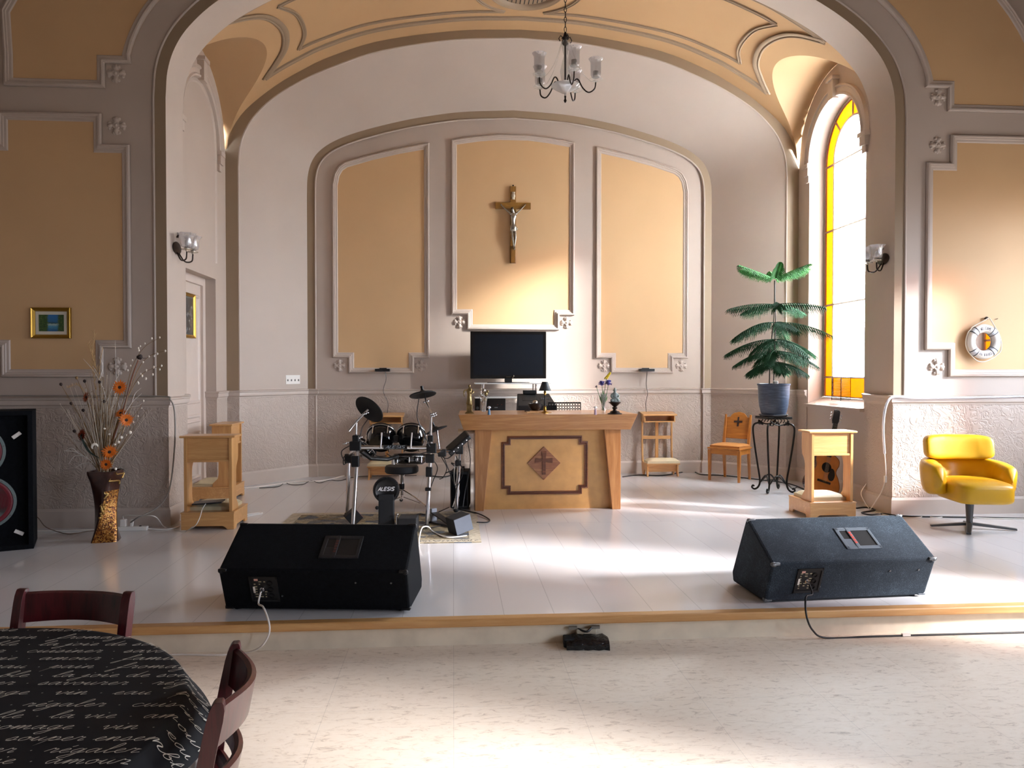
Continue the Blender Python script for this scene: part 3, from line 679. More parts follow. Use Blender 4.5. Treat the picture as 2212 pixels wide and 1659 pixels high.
def writing(mb):
    dx, dy = math.cos(-YAW), math.sin(-YAW)
    def lay(txt, u0, v0, h, w):
        st, L = script_strokes(txt, h)
        for s in st:
            P = []
            for a, b in s:
                uu = u0+a*dx-b*dy; vv = v0+a*dy+b*dx
                P.append((uu, vv))
            P = [p for p in P if math.hypot(*p) < hem(math.atan2(p[1], p[0]))-.01]
            if len(P) < 2: continue
            vs = []
            for i, p in enumerate(P):
                q = P[max(i-1, 0)]; e = P[min(i+1, len(P)-1)]; l = math.hypot(e[0]-q[0], e[1]-q[1]) or 1
                nx, ny = -(e[1]-q[1])/l, (e[0]-q[0])/l; ww = w*(.65+.35*abs((e[1]-q[1])/l))
                for sg in (-1, 1): vs.append(drape(p[0]+nx*ww*sg, p[1]+ny*ww*sg, .0065, .6, .08, 5))
            mb.add(vs, [(2*i, 2*i+1, 2*i+3, 2*i+2) for i in range(len(P)-1)], 1)
        return L
    h = .019
    for txt, ex, ry in zip(LINES, END, ROWY):
        e = at(ex, ry, Z=TABLE_Z); u, v = e.x-tx, e.y-ty; _, L = script_strokes(txt, h)
        extra = .12 if ex > 300 else 0
        lay(txt, u-(L-extra)*dx, v-(L-extra)*dy, h, .0013)
        lay(txt[::-1] and txt, u-(2*L-extra+.06)*dx, v-(2*L-extra+.06)*dy, h, .0013)
BLACKCLOTH = plain('black_cloth', '090a10', .75, var=.2, scale=5, spec=.25)
INK = plain('cloth_script_ink', 'cfcabd', .7, var=.02)
tag(cloth('tablecloth', .004, .6, .08, 5, hem, [BLACKCLOTH, INK], '', '', writing), 'black tablecloth printed with white French script', 'tablecloth')
def vinyl():
    m, nt, b = new_mat('grey_vinyl'); b.inputs['Base Color'].default_value = lin('8b8c90'); b.inputs['Roughness'].default_value = .3
    b.inputs['Transmission Weight'].default_value = .25; return m
tag(cloth('under_cloth', .0, .2, .15, 9, lambda th: TR+.28, [vinyl()], '', ''), 'grey vinyl undercloth hanging below the black script tablecloth', 'tablecloth')
def bentwood_chair(label, loc, rz):
    """faces local -y; the back rest bows out to +y"""
    t = thing('bentwood_chair', label, 'chair', loc, rz, 'dark cherry chairs at the round table')
    W = .395
    s = MB()
    for i in range(1): s.prism([(-.21, -.22), (.21, -.22), (.2, .19), (-.2, .19)], (0, 0, .43), (1, 0, 0), (0, 1, 0), .028)
    s.build('seat', DARKW, t, None, .012)
    for sx in (-1, 1):
        x = sx*W/2
        rows = []
        for q in curve_pts([(x, .2, 0), (x, .185, .25), (x, .18, .45), (x, .203, .66), (x, .237, .83), (x, .241, .85)], 5):
            e = min(1, max(0, (.85-q.z)/.03)); hw, hd = .0155, .019*(.35+.65*math.sqrt(e)); rows.append([(q.x-hw, q.y-hd, q.z), (q.x+hw, q.y-hd, q.z), (q.x+hw, q.y+hd, q.z), (q.x-hw, q.y+hd, q.z)])
        mb = MB().grid(rows, 0, True); mb.f += [(0, 1, 2, 3), tuple(len(mb.v)-4+i for i in range(4))]; mb.m += [0, 0]; mb.build('rear_leg', DARKW, t, 30, .006)
        MB().cyl((sx*.19, -.2, 0), (sx*.18, -.18, .43), .014, .02, 10).build('front_leg', DARKW, t, 50)
        MB().cyl((sx*.187, -.19, .2), (x, .18, .2), .009, n=8).build('stretcher', DARKW, t, 50)
    MB().cyl((-.187, -.19, .26), (.187, -.19, .26), .009, n=8).build('stretcher', DARKW, t, 50)
    def rail(z0, z1, bow, y0, y1):
        mb = MB(); rows = []
        for i in range(17):
            f = i/16; x = -W/2+W*f; b = bow*math.sin(PI*f); dip = .003*math.cos(2*PI*f)
            rows.append([(x, y0+b-.009, z0+dip*.3), (x, y0+b+.009, z0+dip*.3), (x, y1+b+.011, z1-.006+dip), (x, y1+b, z1+dip), (x, y1+b-.011, z1-.006+dip)])
        mb.grid(rows, 0, True); mb.f.append(tuple(range(5))); mb.f.append(tuple(80+i for i in range(5))); mb.m += [0, 0]
        mb.build('back_rail', DARKW, t, 40)
    rail(.735, .835, .06, .222, .238); rail(.60, .65, .06, .197, .204); rail(.52, .555, .055, .187, .19)
    return t
a = at(36, 1300, Y=2.76); b = at(250, 1312, Y=2.70)
rz = vec2(a, b); m = (a+b)/2; m.z = 0
bentwood_chair('dark cherry wood chair behind the round table, its back to the step', m-Vector((-math.sin(rz)*.19, math.cos(rz)*.19, 0)), rz)
a = at(497, 1390, Z=.848); b = at(458, 1516, Z=.848); rz = vec2(a, b); m = (a+b)/2; m.z = 0     # runs away from the camera to it
bentwood_chair('dark cherry wood chair at the right side of the round table, back bowed outward', m-Vector((-math.sin(rz)*.225, math.cos(rz)*.225, 0)), rz)
# ---------------------------------------------------------------- kneelers
MAPLE = wood('maple_wood', 'd3a36a', 'c08d55', 'z', .3, .7)
MAPLEX = wood('maple_wood_cross', 'd6a76e', 'c4925a', 'x', .3, .7)
CREAM = plain('cream_leather', 'c9bd9c', .5, var=.04, scale=4)
def pad(name, x0, x1, y0, y1, z0, z1, parent, m=CREAM):
    mb = MB(); rows = []
    for i in range(9):
        for_ = []
        for j in range(13):
            u, v = i/8, j/12; e = (1-(2*u-1)**6)*(1-(2*v-1)**6)
            for_.append((x0+(x1-x0)*v, y0+(y1-y0)*u, z0+.008+(z1-z0-.008)*(.55+.45*e) if 0 < i < 8 and 0 < j < 12 else z0+(z1-z0)*.45))
        rows.append(for_)
    mb.grid(rows); 
    bl = [(x0, y0), (x1, y0), (x1, y1), (x0, y1)]
    mb.hexa([(x, y, z0) for x, y in bl]+[(x, y, z0+(z1-z0)*.45) for x, y in bl])
    mb.tube([(x, y, z0+(z1-z0)*.45) for x, y in bl], .004, 6, True)
    return mb.build(name, m, parent, 50)
def kneeler_a(label, loc, rz):
    """front panel faces local -y, the cushion lies behind it"""
    t = thing('kneeler', label, 'kneeler', loc, rz, 'maple kneelers on box bases'); W, D = .47, .46
    x0, x1 = -W/2, W/2
    mb = MB(); ar = [(x0, 0), (x0, .145), (x1, .145), (x1, 0), (x1-.06, 0), (x1-.08, .02), (x1-.1, .032), (x0+.1, .032), (x0+.08, .02), (x0+.06, 0)]
    mb.prism(ar, (0, .02, 0), (1, 0, 0), (0, 0, 1), .02); mb.prism(ar, (0, D, 0), (1, 0, 0), (0, 0, 1), .02)
    ay = [(.02, 0), (.02, .145), (D-.02, .145), (D-.02, 0), (D-.08, 0), (D-.1, .03), (.1, .03), (.08, 0)]
    for x in (x0, x1-.02): mb.prism(ay, (x, 0, 0), (0, 1, 0), (0, 0, 1), .02)
    mb.box(x0-.004, x1+.004, -.004, D+.004, .145, .16)
    mb.build('base', MAPLEX, t, None, .003)
    for s in (-1, 1):
        prof = [(.0, .16), (.21, .16), (.2, .2), (.15, .25), (.14, .3), (.14, .52), (.15, .56), (.2, .62), (.21, .66), (.21, .84), (.0, .84)]
        xx = s*(W/2-.035); MB().prism(prof, (xx-.014, 0.02, 0), (0, 1, 0), (0, 0, 1), .028).build('side_post', MAPLE, t, None, .003)
    mb = MB().box(x0+.05, x1-.05, .035, .05, .63, .84); mb.box(x0+.05, x1-.05, .025, .22, .615, .635); mb.build('front_panel', MAPLEX, t, None, .002)
    MB().hexa([(x0-.012, 0, .838), (x1+.012, 0, .838), (x1+.012, .25, .838), (x0-.012, .25, .838), (x0-.012, 0, .858), (x1+.012, 0, .858), (x1+.012, .25, .858), (x0-.012, .25, .858)]).build('top_board', MAPLEX, t, None, .006)
    pad('cushion', x0+.045, x1-.045, .1, D-.02, .16, .225, t)
    return t
def kneeler_b(label, loc, rz):
    """open shelf and cushion face local -y"""
    t = thing('kneeler', label, 'kneeler', loc, rz, 'slender maple kneelers at the back wall'); W = .44; x0, x1 = -W/2, W/2
    side = [(.02, 0), (.06, 0), (.09, .06), (.2, .08), (.24, 0), (.3, 0), (.35, .15), (.37, .3), (.375, .84), (.335, .84), (.33, .35), (.3, .2), (.25, .17), (.06, .17), (.03, .15), (.035, .08)]
    for x in (x0, x1-.02): MB().prism(side, (x, 0, 0), (0, 1, 0), (0, 0, 1), .02).build('side_board', MAPLE, t, None, .003)
    MB().box(x0-.012, x1+.012, .0, .19, .165, .185).build('step_board', MAPLEX, t, None, .003)
    MB().box(x0+.02, x1-.02, .08, .1, .06, .165).build('apron', MAPLEX, t, None, .003)
    MB().box(-.022, .022, .35, .37, .165, .76).build('centre_post', MAPLE, t, None, .002)
    MB().box(x0+.02, x1-.02, .345, .37, .49, .535).build('cross_bar', MAPLEX, t, None, .002)
    mb = MB().box(x0, x1, .2, .4, .735, .75); mb.box(x0, x0+.018, .2, .4, .74, .84); mb.box(x1-.018, x1, .2, .4, .74, .84); mb.box(x0, x1, .385, .4, .74, .84); mb.build('book_shelf', MAPLEX, t, None, .002)
    MB().hexa([(x0-.02, .17, .825), (x1+.02, .17, .825), (x1+.02, .42, .855), (x0-.02, .42, .855), (x0-.02, .17, .845), (x1+.02, .17, .845), (x1+.02, .42, .875), (x0-.02, .42, .875)]).build('top_board', MAPLEX, t, None, .004)
    pad('cushion', x0-.005, x1+.005, -.01, .19, .185, .25, t)
    return t
p = (at(391.6, 1145, Z=ZS)+at(505, 1144, Z=ZS))/2
kneeler_a('maple kneeler at the left pillar with a black tablet on its cushion', p, R(0))
p = at(509, 1083, Z=ZS)
kneeler_a('maple kneeler turned sideways by the door in the left bay', p+Vector((-.03, .235, 0)), R(90))
p = (at(1750, 1121, Z=ZS)+at(1849, 1119, Z=ZS))/2
kneeler_a('sunlit maple kneeler in front of the acoustic guitar', p, R(1))
p = (at(1404, 1033.5, Z=ZS)+at(1470, 1031, Z=ZS))/2
kneeler_b('slender maple kneeler at the back wall, right of the altar', Vector((p.x, 10.22, ZS)), 0)
p = (at(794, 1042, Z=ZS)+at(856, 1041, Z=ZS))/2
kneeler_b('slender maple kneeler at the back wall, behind the drum kit', Vector((p.x+.02, 10.2, ZS)), 0)
# ---------------------------------------------------------------- altar
OAK = wood('altar_oak', 'c4925c', 'a87242', 'x', .28, .55, .3)
OAKZ = wood('altar_oak_upright', 'bf8a55', 'a36c3d', 'z', .28, .55, .3)
BIRCH = plain('altar_birch', 'c8985c', .4, var=.1, scale=9, coat=.2)
WALNUT = wood('altar_walnut', '7a4426', '5a2e18', 'x', .3, .8, .3)
AX0, AX1 = at(990, 896, Y=7.74).x, at(1378, 896, Y=7.74).x; AC = (AX0+AX1)/2; AW = (AX1-AX0)/2; AZ = 1.174-ZS
t = thing('altar_table', 'oak altar with flared top and walnut cross diamond on its front', 'altar', (AC, 7.74, ZS))
d = .05
MB().hexa([(-AW+.055, .09, AZ-.165), (AW-.055, .09, AZ-.165), (AW-.055, .74, AZ-.165), (-AW+.055, .74, AZ-.165), (-AW, 0, AZ), (AW, 0, AZ), (AW-.02, .84, AZ), (-AW+.02, .84, AZ)]).build('top', OAK, t, None, .004)
lx0 = at(1026, 1000, Y=7.87).x-AC; lx1 = at(1341, 1000, Y=7.87).x-AC
for s, xo in ((1, lx0), (-1, lx1)):
    xi0, xi1 = xo+s*.09, xo+s*.175
    MB().hexa([(min(xo, xi0), .13, 0), (max(xo, xi0), .13, 0), (max(xo, xi0), .68, 0), (min(xo, xi0), .68, 0), (min(xo, xi1), .13, AZ-.165), (max(xo, xi1), .13, AZ-.165), (max(xo, xi1), .68, AZ-.165), (min(xo, xi1), .68, AZ-.165)]).build('leg', OAKZ, t, None, .004)
MB().box(lx0+.05, lx1-.05, .22, .25, 0, AZ-.165).build('front_panel', BIRCH, t)
pf = lambda px, py: at(px, py, Y=7.95)
q0, q1 = pf(1083.6, 1068.8), pf(1269.8, 941); nx = pf(1096.3, 1000).x-q0.x; nz = q1.z-pf(1200, 954).z
a0, a1, z0, z1 = q0.x-AC, q1.x-AC, q0.z-ZS, q1.z-ZS
st = [(a0, z0+nz), (a0+nx, z0+nz), (a0+nx, z0), (a1-nx, z0), (a1-nx, z0+nz), (a1, z0+nz), (a1, z1-nz), (a1-nx, z1-nz), (a1-nx, z1), (a0+nx, z1), (a0+nx, z1-nz), (a0, z1-nz)]
MB().sweep([(0, 0), (0, .012), (.012, .014), (.014, .006), (.022, .006), (.024, .014), (.034, .012), (.034, 0)], st, (0, .22, 0), (1, 0, 0), (0, 0, 1)).build('frame_moulding', WALNUT, t, 30)
dc = pf(1175, 1000.4); dx, dz = dc.x-AC, dc.z-ZS; dr = .175
do = MB().prism([(dx-dr, dz), (dx, dz-dr), (dx+dr, dz), (dx, dz+dr)], (0, .22, 0), (1, 0, 0), (0, 0, 1), .014).build('diamond', wood('diamond_walnut', 'a9764e', '87543a', 'x', .35, 1.2), t, None, .002)
cr = [(.018, -.12), (.018, .02), (.09, .005), (.09, .055), (.018, .045), (.026, .125), (-.026, .125), (-.018, .045), (-.09, .055), (-.09, .005), (-.018, .02), (-.018, -.12)]
MB().prism([(dx+x, dz+z) for x, z in cr], (0, .206, 0), (1, 0, 0), (0, 0, 1), .008).build('cross', WALNUT, do, None, .002)
MB().box(-AW+.0, -AW+.2, .25, .6, AZ-.21, AZ-.185).build('side_ledge', plain('pale_board', 'cbb79c', .4), t, None, .003)
# ---------------------------------------------------------------- yellow swivel armchair
YEL = plain('yellow_leather', 'c4960c', .38, var=.05, scale=3, bmp=.12, bscale=40, spec=.5)
YEL2 = plain('yellow_piping', 'b98c0c', .4)
GREYM = plain('grey_metal', '5a5c5e', .35, .6)
yc = at(2084, 1141, Z=ZS)
yt = thing('swivel_armchair', 'yellow leather swivel armchair with separate headrest below the life ring', 'armchair', (at(2094, 1141, Y=6.66).x, 6.66, ZS), R(-9)); yt.scale = (.9, .94, 1)
def blob(name, fn, nu, nv, m, parent, smooth=70):
    mb = MB(); rows = [[fn(i/nu, j/nv) for j in range(nv)] for i in range(nu+1)]
    mb.grid(rows, 0, True); return mb.build(name, m, parent, smooth)
def superq(cx, cy, cz, sx, sy, sz, e1=.35, e2=.35, bend=None):
    def f(u, v):
        a = -PI/2+PI*u; b = 2*PI*v
        pw = lambda c, e: math.copysign(abs(c)**e, c)
        x = sx*pw(math.cos(a), e1)*pw(math.cos(b), e2); y = sy*pw(math.cos(a), e1)*pw(math.sin(b), e2); z = sz*pw(math.sin(a), e1)
        if bend: x, y, z = bend(x, y, z)
        return (cx+x, cy+y, cz+z)
    return f
# wrap-around shell: thick band along a U, open to the front
def shell(u, v):
    th = -.12+ (PI+.24)*u       # from the right arm tip round the back to the left arm tip
    px_, py_ = .335*math.cos(th), .05+.31*math.sin(th)
    if th < 0: py_ = .05-.31*(-th)*1.2-.15*(-th/.12); px_ = .335
    if th > PI: py_ = .05-.31*(th-PI)*1.2-.15*((th-PI)/.12); px_ = -.335
    back = max(0, math.sin(th)); zt = .60+.035*back; zb = .30-.0*back
    e_ = max(0, (abs(2*u-1)-.9)/.1); f = max(.02, math.sqrt(max(0, 1-e_*e_)))
    a = 2*PI*v; ca, sa = math.cos(a), math.sin(a)
    pw = lambda c, e: math.copysign(abs(c)**e, c)
    w = .09*(.3+.7*f if f > .03 else .02); hh = (zt-zb)/2*(.55+.45*f if f > .03 else .02)
    nx_, ny_ = math.cos(th), math.sin(th)
    o = w*pw(ca, .6); z = (zt+zb)/2+hh*pw(sa, .55)
    lean = .10*(z-.3)/.3
    return (px_*(1-.05)+nx_*(o+lean*.35), py_+ny_*(o+lean*(.5 if ny_ > 0 else 0)), z)
so_ = blob('shell', shell, 120, 28, YEL, yt)
def crown(x, y, z): return x, y, z+.022*(1-(x/.33)**2)*(1-(y/.36)**2)*(1 if z > 0 else 0)
blob('seat_cushion', superq(0, -.06, .36, .272, .33, .095, .35, .4, crown), 24, 40, YEL, yt)
def hb(x, y, z):
    n = .008*math.sin(x*38+z*20)*math.exp(-((x-.02)/.14)**2)
    return x, y+.10*(x/.34)**2*-.6+.02*z/.11-n*(1 if y < 0 else 0), z
ho = blob('headrest', superq(-.0, .29, .728, .345, .075, .115, .4, .45, hb), 28, 56, YEL, yt)
MB().box(-.09, .09, .335, .36, .5, .7).build('headrest_bracket', GREYM, yt, None, .004)
MB().lathe([(.03, .03), (.03, .08), (.042, .27), (.06, .275)], n=20).build('swivel_column', GREYM, yt, 50)
for ang, L in ((-118, .36), (-12, .42), (172, .36), (70, .3)):
    a = R(ang); MB().hexa([(0+.03*math.sin(a), -.03*math.cos(a), .035), (L*math.cos(a)+.022*math.sin(a), L*math.sin(a)-.022*math.cos(a), .004), (L*math.cos(a)-.022*math.sin(a), L*math.sin(a)+.022*math.cos(a), .004), (-.03*math.sin(a), .03*math.cos(a), .035),
        (0+.03*math.sin(a), -.03*math.cos(a), .06), (L*math.cos(a)+.018*math.sin(a), L*math.sin(a)-.018*math.cos(a), .022), (L*math.cos(a)-.018*math.sin(a), L*math.sin(a)+.018*math.cos(a), .022), (-.03*math.sin(a), .03*math.cos(a), .06)]).build('foot', GREYM, yt, None, .004)
# ================================================================ on the walls
GOLD = plain('gilt_frame', 'b08a3c', .32, .85)
BRONZE = plain('dark_bronze', '2a1f1a', .4, .7)
SHADE = glass('frosted_shade', (.92, .92, .94), .6, .15)
GLASSM = glass('clear_glass', (.95, .97, .97), .8, .03)
SILVER = plain('silver', 'b9b4aa', .25, .9)
BRASS = plain('brass', 'a8853e', .28, .95)
def landscape():
    m, nt, b = new_mat('lake_painting'); v = coords(nt, (1, 1, 1), kind='Generated')
    sp = nt.nodes.new('ShaderNodeSeparateXYZ'); nt.links.new(v, sp.inputs[0])
    n = noise(nt, v, 7, 5, .7); 
    ad = nt.nodes.new('ShaderNodeMath'); ad.operation = 'MULTIPLY_ADD'; ad.inputs[1].default_value = .25; nt.links.new(n, ad.inputs[0]); nt.links.new(sp.outputs[2], ad.inputs[2])
    base = ramp(nt, ad.outputs[0], [(.2, '1f5c8c'), (.42, '4a8fb0'), (.55, '9db8b4'), (.62, '1d4038'), (.7, '2c6590'), (1., '2a6cab')])
    # banks of trees to each side
    ab = nt.nodes.new('ShaderNodeMath'); ab.operation = 'SUBTRACT'; ab.inputs[1].default_value = .56; nt.links.new(sp.outputs[0], ab.inputs[0])
    a2 = nt.nodes.new('ShaderNodeMath'); a2.operation = 'ABSOLUTE'; nt.links.new(ab.outputs[0], a2.inputs[0])
    n2 = noise(nt, v, 16, 6, .8); a3 = nt.nodes.new('ShaderNodeMath'); a3.operation = 'MULTIPLY_ADD'; a3.inputs[1].default_value = .5; nt.links.new(n2, a3.inputs[0]); nt.links.new(a2.outputs[0], a3.inputs[2])
    fac = ramp(nt, a3.outputs[0], [(.42, '000000'), (.48, 'ffffff')])
    tree = ramp(nt, n2, [(.3, '0c1f14'), (.5, '2d4d24'), (.65, '6b7f3a')])
    mx = nt.nodes.new('ShaderNodeMixRGB'); nt.links.new(fac, mx.inputs[0]); nt.links.new(base, mx.inputs[1]); nt.links.new(tree, mx.inputs[2])
    nt.links.new(mx.outputs[0], b.inputs['Base Color']); b.inputs['Roughness'].default_value = .4; return m
def picture(name, label, M, w, h, fw, mw, inner_mat, mat_col):
    """frame hung in the local xz plane, facing local -y; M places its centre"""
    t = thing(name, label, 'picture'); t.matrix_world = M
    pr = [(0, 0), (0, .028), (.006, .032), (fw*.45, .02), (fw*.55, .024), (fw, .014), (fw, 0)]
    sq = [(-w/2, -h/2), (w/2, -h/2), (w/2, h/2), (-w/2, h/2)]
    MB().sweep(pr, sq, (0, 0, 0), (1, 0, 0), (0, 0, 1)).build('frame', GOLD, t, 30)
    a, c = w/2-fw, h/2-fw
    MB().box(-a, a, -.008, 0, -c, c).build('mount', plain('mount_board', mat_col, .6, var=.02), t)
    MB().box(-a+mw, a-mw, -.01, -.008, -c+mw, c-mw).build('painting', inner_mat, t)
    return t
a, b = at(70, 731, Y=YF), at(155, 665, Y=YF)
picture('framed_painting', 'small gilt framed lake landscape painting on the left wall', Matrix.Translation(((a.x+b.x)/2, YF-.004, (a.z+b.z)/2)), b.x-a.x, b.z-a.z, .035, .03, landscape(), 'd8d2c2')
p = at(411, 685, X=XD+.001)
def blackwhite():
    m, nt, b = new_mat('dark_portrait'); v = coords(nt, kind='Generated')
    nt.links.new(ramp(nt, noise(nt, v, 5, 4), [(.35, '15171a'), (.55, '3a3d40'), (.7, '85837e')]), b.inputs['Base Color']); b.inputs['Roughness'].default_value = .25; return m
picture('framed_photograph', 'gilt framed dark photograph hung on the left side door', Matrix.Translation((XD+.001, p.y-.1, 2.24)) @ Matrix.Rotation(PI/2, 4, 'Z'), .40, .50, .035, .02, blackwhite(), '4a4a48')
# ---- crucifix
def crucifix():
    c = at(1108, 445, Y=YB); t = thing('crucifix', 'wooden crucifix with silver figure on the centre wall panel', 'crucifix', (c.x, YB-.006, c.z))
    k = 10.45/1650
    W1 = wood('crucifix_wood', '96692c', '74501e', 'z', .35, 2); W2 = wood('crucifix_wood_cross', '96692c', '74501e', 'x', .35, 2)
    MB().box(-.042, .042, -.035, 0, -126*k, 42*k).build('upright', W1, t, None, .006)
    MB().box(-39*k, 39*k, -.037, 0, -.05, .042).build('cross_beam', W2, t, None, .006)
    MB().box(-.032, .032, -.05, -.03, -126*k, -88*k).build('foot_block', W1, t, None, .004)
    so = MB(); so.sweep([(0, 0)], [(0, 0), (1, 0)], (0, 0, 0), (1, 0, 0), (0, 0, 1), False) if False else None
    sc = MB().grid([[(-.022+.004*math.sin(i*1.1), -.045-.004*math.sin(i*.9), .08+.105*i/8), (.026-.004*math.sin(i*1.3), -.045-.003*math.cos(i), .08+.105*i/8)] for i in range(9)])
    s = sc.build('scroll', plain('scroll', 'cfc4ac', .5), t, 60); md = s.modifiers.new('s', 'SOLIDIFY'); md.thickness = .006
    mb = MB()
    for i, (x, z) in enumerate(((-.008, .155), (.008, .155), (-.008, .125), (.008, .125))):   # I N R I
        mb.box(x-.0015, x+.0015, -.054, -.05, z-.01, z+.01)
        if i in (1, 2): mb.box(x+.004, x+.006, -.054, -.05, z-.01, z+.01)
    mb.build('scroll_letters', plain('scroll_ink', '4b4438', .6), s)
    MB().lathe([(.012, 0), (.012, .004)], (0, -.02, 42*k+.01), (0, -1, 0), 14).build('hanging_ring', BRONZE, t)
    # figure: one continuous skinned body
    J = {'pel': (0, -.06, -.30, .034), 'abd': (-.004, -.064, -.235, .030), 'che': (.002, -.068, -.165, .040), 'nec': (.0, -.07, -.105, .018), 'hed': (-.014, -.085, -.078, .022), 'hd2': (-.02, -.09, -.055, .018),
         'shl': (-.045, -.06, -.115, .017), 'ell': (-.105, -.05, -.06, .012), 'wrl': (-.155, -.045, -.012, .008), 'hal': (-.175, -.045, .012, .009),
         'shr': (.047, -.06, -.115, .017), 'elr': (.105, -.05, -.06, .012), 'wrr': (.155, -.045, -.008, .008), 'har': (.175, -.045, .018, .009),
         'hil': (-.022, -.062, -.34, .025), 'knl': (-.012, -.085, -.455, .018), 'anl': (.008, -.058, -.575, .010), 'fol': (.016, -.07, -.625, .010),
         'hir': (.024, -.062, -.34, .025), 'knr': (.03, -.085, -.455, .018), 'anr': (.018, -.064, -.572, .010), 'for': (.018, -.08, -.615, .010)}
    E = ['pel abd', 'abd che', 'che nec', 'nec hed', 'hed hd2', 'che shl', 'shl ell', 'ell wrl', 'wrl hal', 'che shr', 'shr elr', 'elr wrr', 'wrr har', 'pel hil', 'hil knl', 'knl anl', 'anl fol', 'pel hir', 'hir knr', 'knr anr', 'anr for']
    nm = list(J); me = bpy.data.meshes.new('figure'); me.from_pydata([J[n][:3] for n in nm], [tuple(nm.index(x) for x in e.split()) for e in E], [])
    fo = bpy.data.objects.new('figure', me); COL.objects.link(fo); fo.parent = t; fo.modifiers.new('skin', 'SKIN')
    for i, n in enumerate(nm): me.skin_vertices[0].data[i].radius = (J[n][3], J[n][3]*.9)
    me.skin_vertices[0].data[0].use_root = True
    fo.modifiers.new('sub', 'SUBSURF').render_levels = 2; me.materials.append(SILVER)
    lc = MB().lathe([(.034, -.37), (.045, -.36), (.046, -.31), (.04, -.28), (.034, -.28)], (0, -.062, 0), n=18, sx=1.05, sy=.75, wob=lambda a, z: 1+.05*math.sin(5*a+z*90)); lc.ball((.05, -.065, -.33), .016, 10, sc=(.8, .8, 1.6)); lc.build('loincloth', SILVER, t, 60)
    MB().ball((-.016, -.08, -.05), .021, 10, sc=(1, 1, .8)).ball((-.02, -.062, -.075), .018, 10, sc=(1, .7, 1.5)).build('hair', plain('dark_silver', '3a322c', .4, .6), t, 60)
    mb = MB()
    for (x, z) in ((-.172, .008), (.172, .012), (.017, -.61)): mb = MB().cyl((x, -.04, z), (x, -.062, z), .004, .006, 8); mb.build('nail', BRONZE, t)
    return t
crucifix()
# ---- wall sconces
def sconce(label, loc, rz):
    """on a wall whose face looks along local +x"""
    t = thing('wall_sconce', label, 'wall lamp', loc, rz, 'twin glass wall sconces on the arch')
    MB().lathe([(.0, .0), (.055, .0), (.06, .008), (.04, .018), (.0, .02)], (0, 0, 0), (1, 0, 0), 24, sx=1.9).build('back_plate', BRONZE, t, 50)
    MB().tube([(.01, 0, .1), (.02, 0, .13), (.012, 0, .15)], [.012, .008, .004], 8).build('finial', BRONZE, t, 60)
    for s in (-1, 1):
        arm = MB().tube(curve_pts([(.012, s*.02, -.04), (.06, s*.05, -.12), (.115, s*.08, -.115), (.125, s*.085, -.06), (.125, s*.085, -.03)], 6), .007, 8).build('arm', BRONZE, t, 60)
        c = (.125, s*.085, 0)
        MB().lathe([(.008, -.045), (.012, -.03), (.05, -.028), (.052, -.022), (.02, -.018), (.018, .005)], c, n=20).build('bobeche', SILVER, t, 50)
        sh = MB().lathe([(.025, -.01), (.05, .005), (.058, .035), (.054, .07), (.06, .1), (.08, .128)], c, n=32, wob=lambda a, z: 1+.12*math.sin(6*a)*max(0, (z-.05)/.078)).build('glass_shade', SHADE, t, 60)
        MB().ball((.125, s*.085, .04), .02, 10, sc=(1, 1, 1.5)).build('bulb', plain('bulb_white', 'e8e6e0', .3), sh, 60)
    return t
XLR, XRR = CF-3.53, CF+3.53
p = at(381, 536, X=XLR); sconce('twin glass sconce on the left side of the arch, above the door', p, 0)
p = at(1909, 560, X=XRR); sconce('twin glass sconce on the right side of the arch, by the window', p, PI)
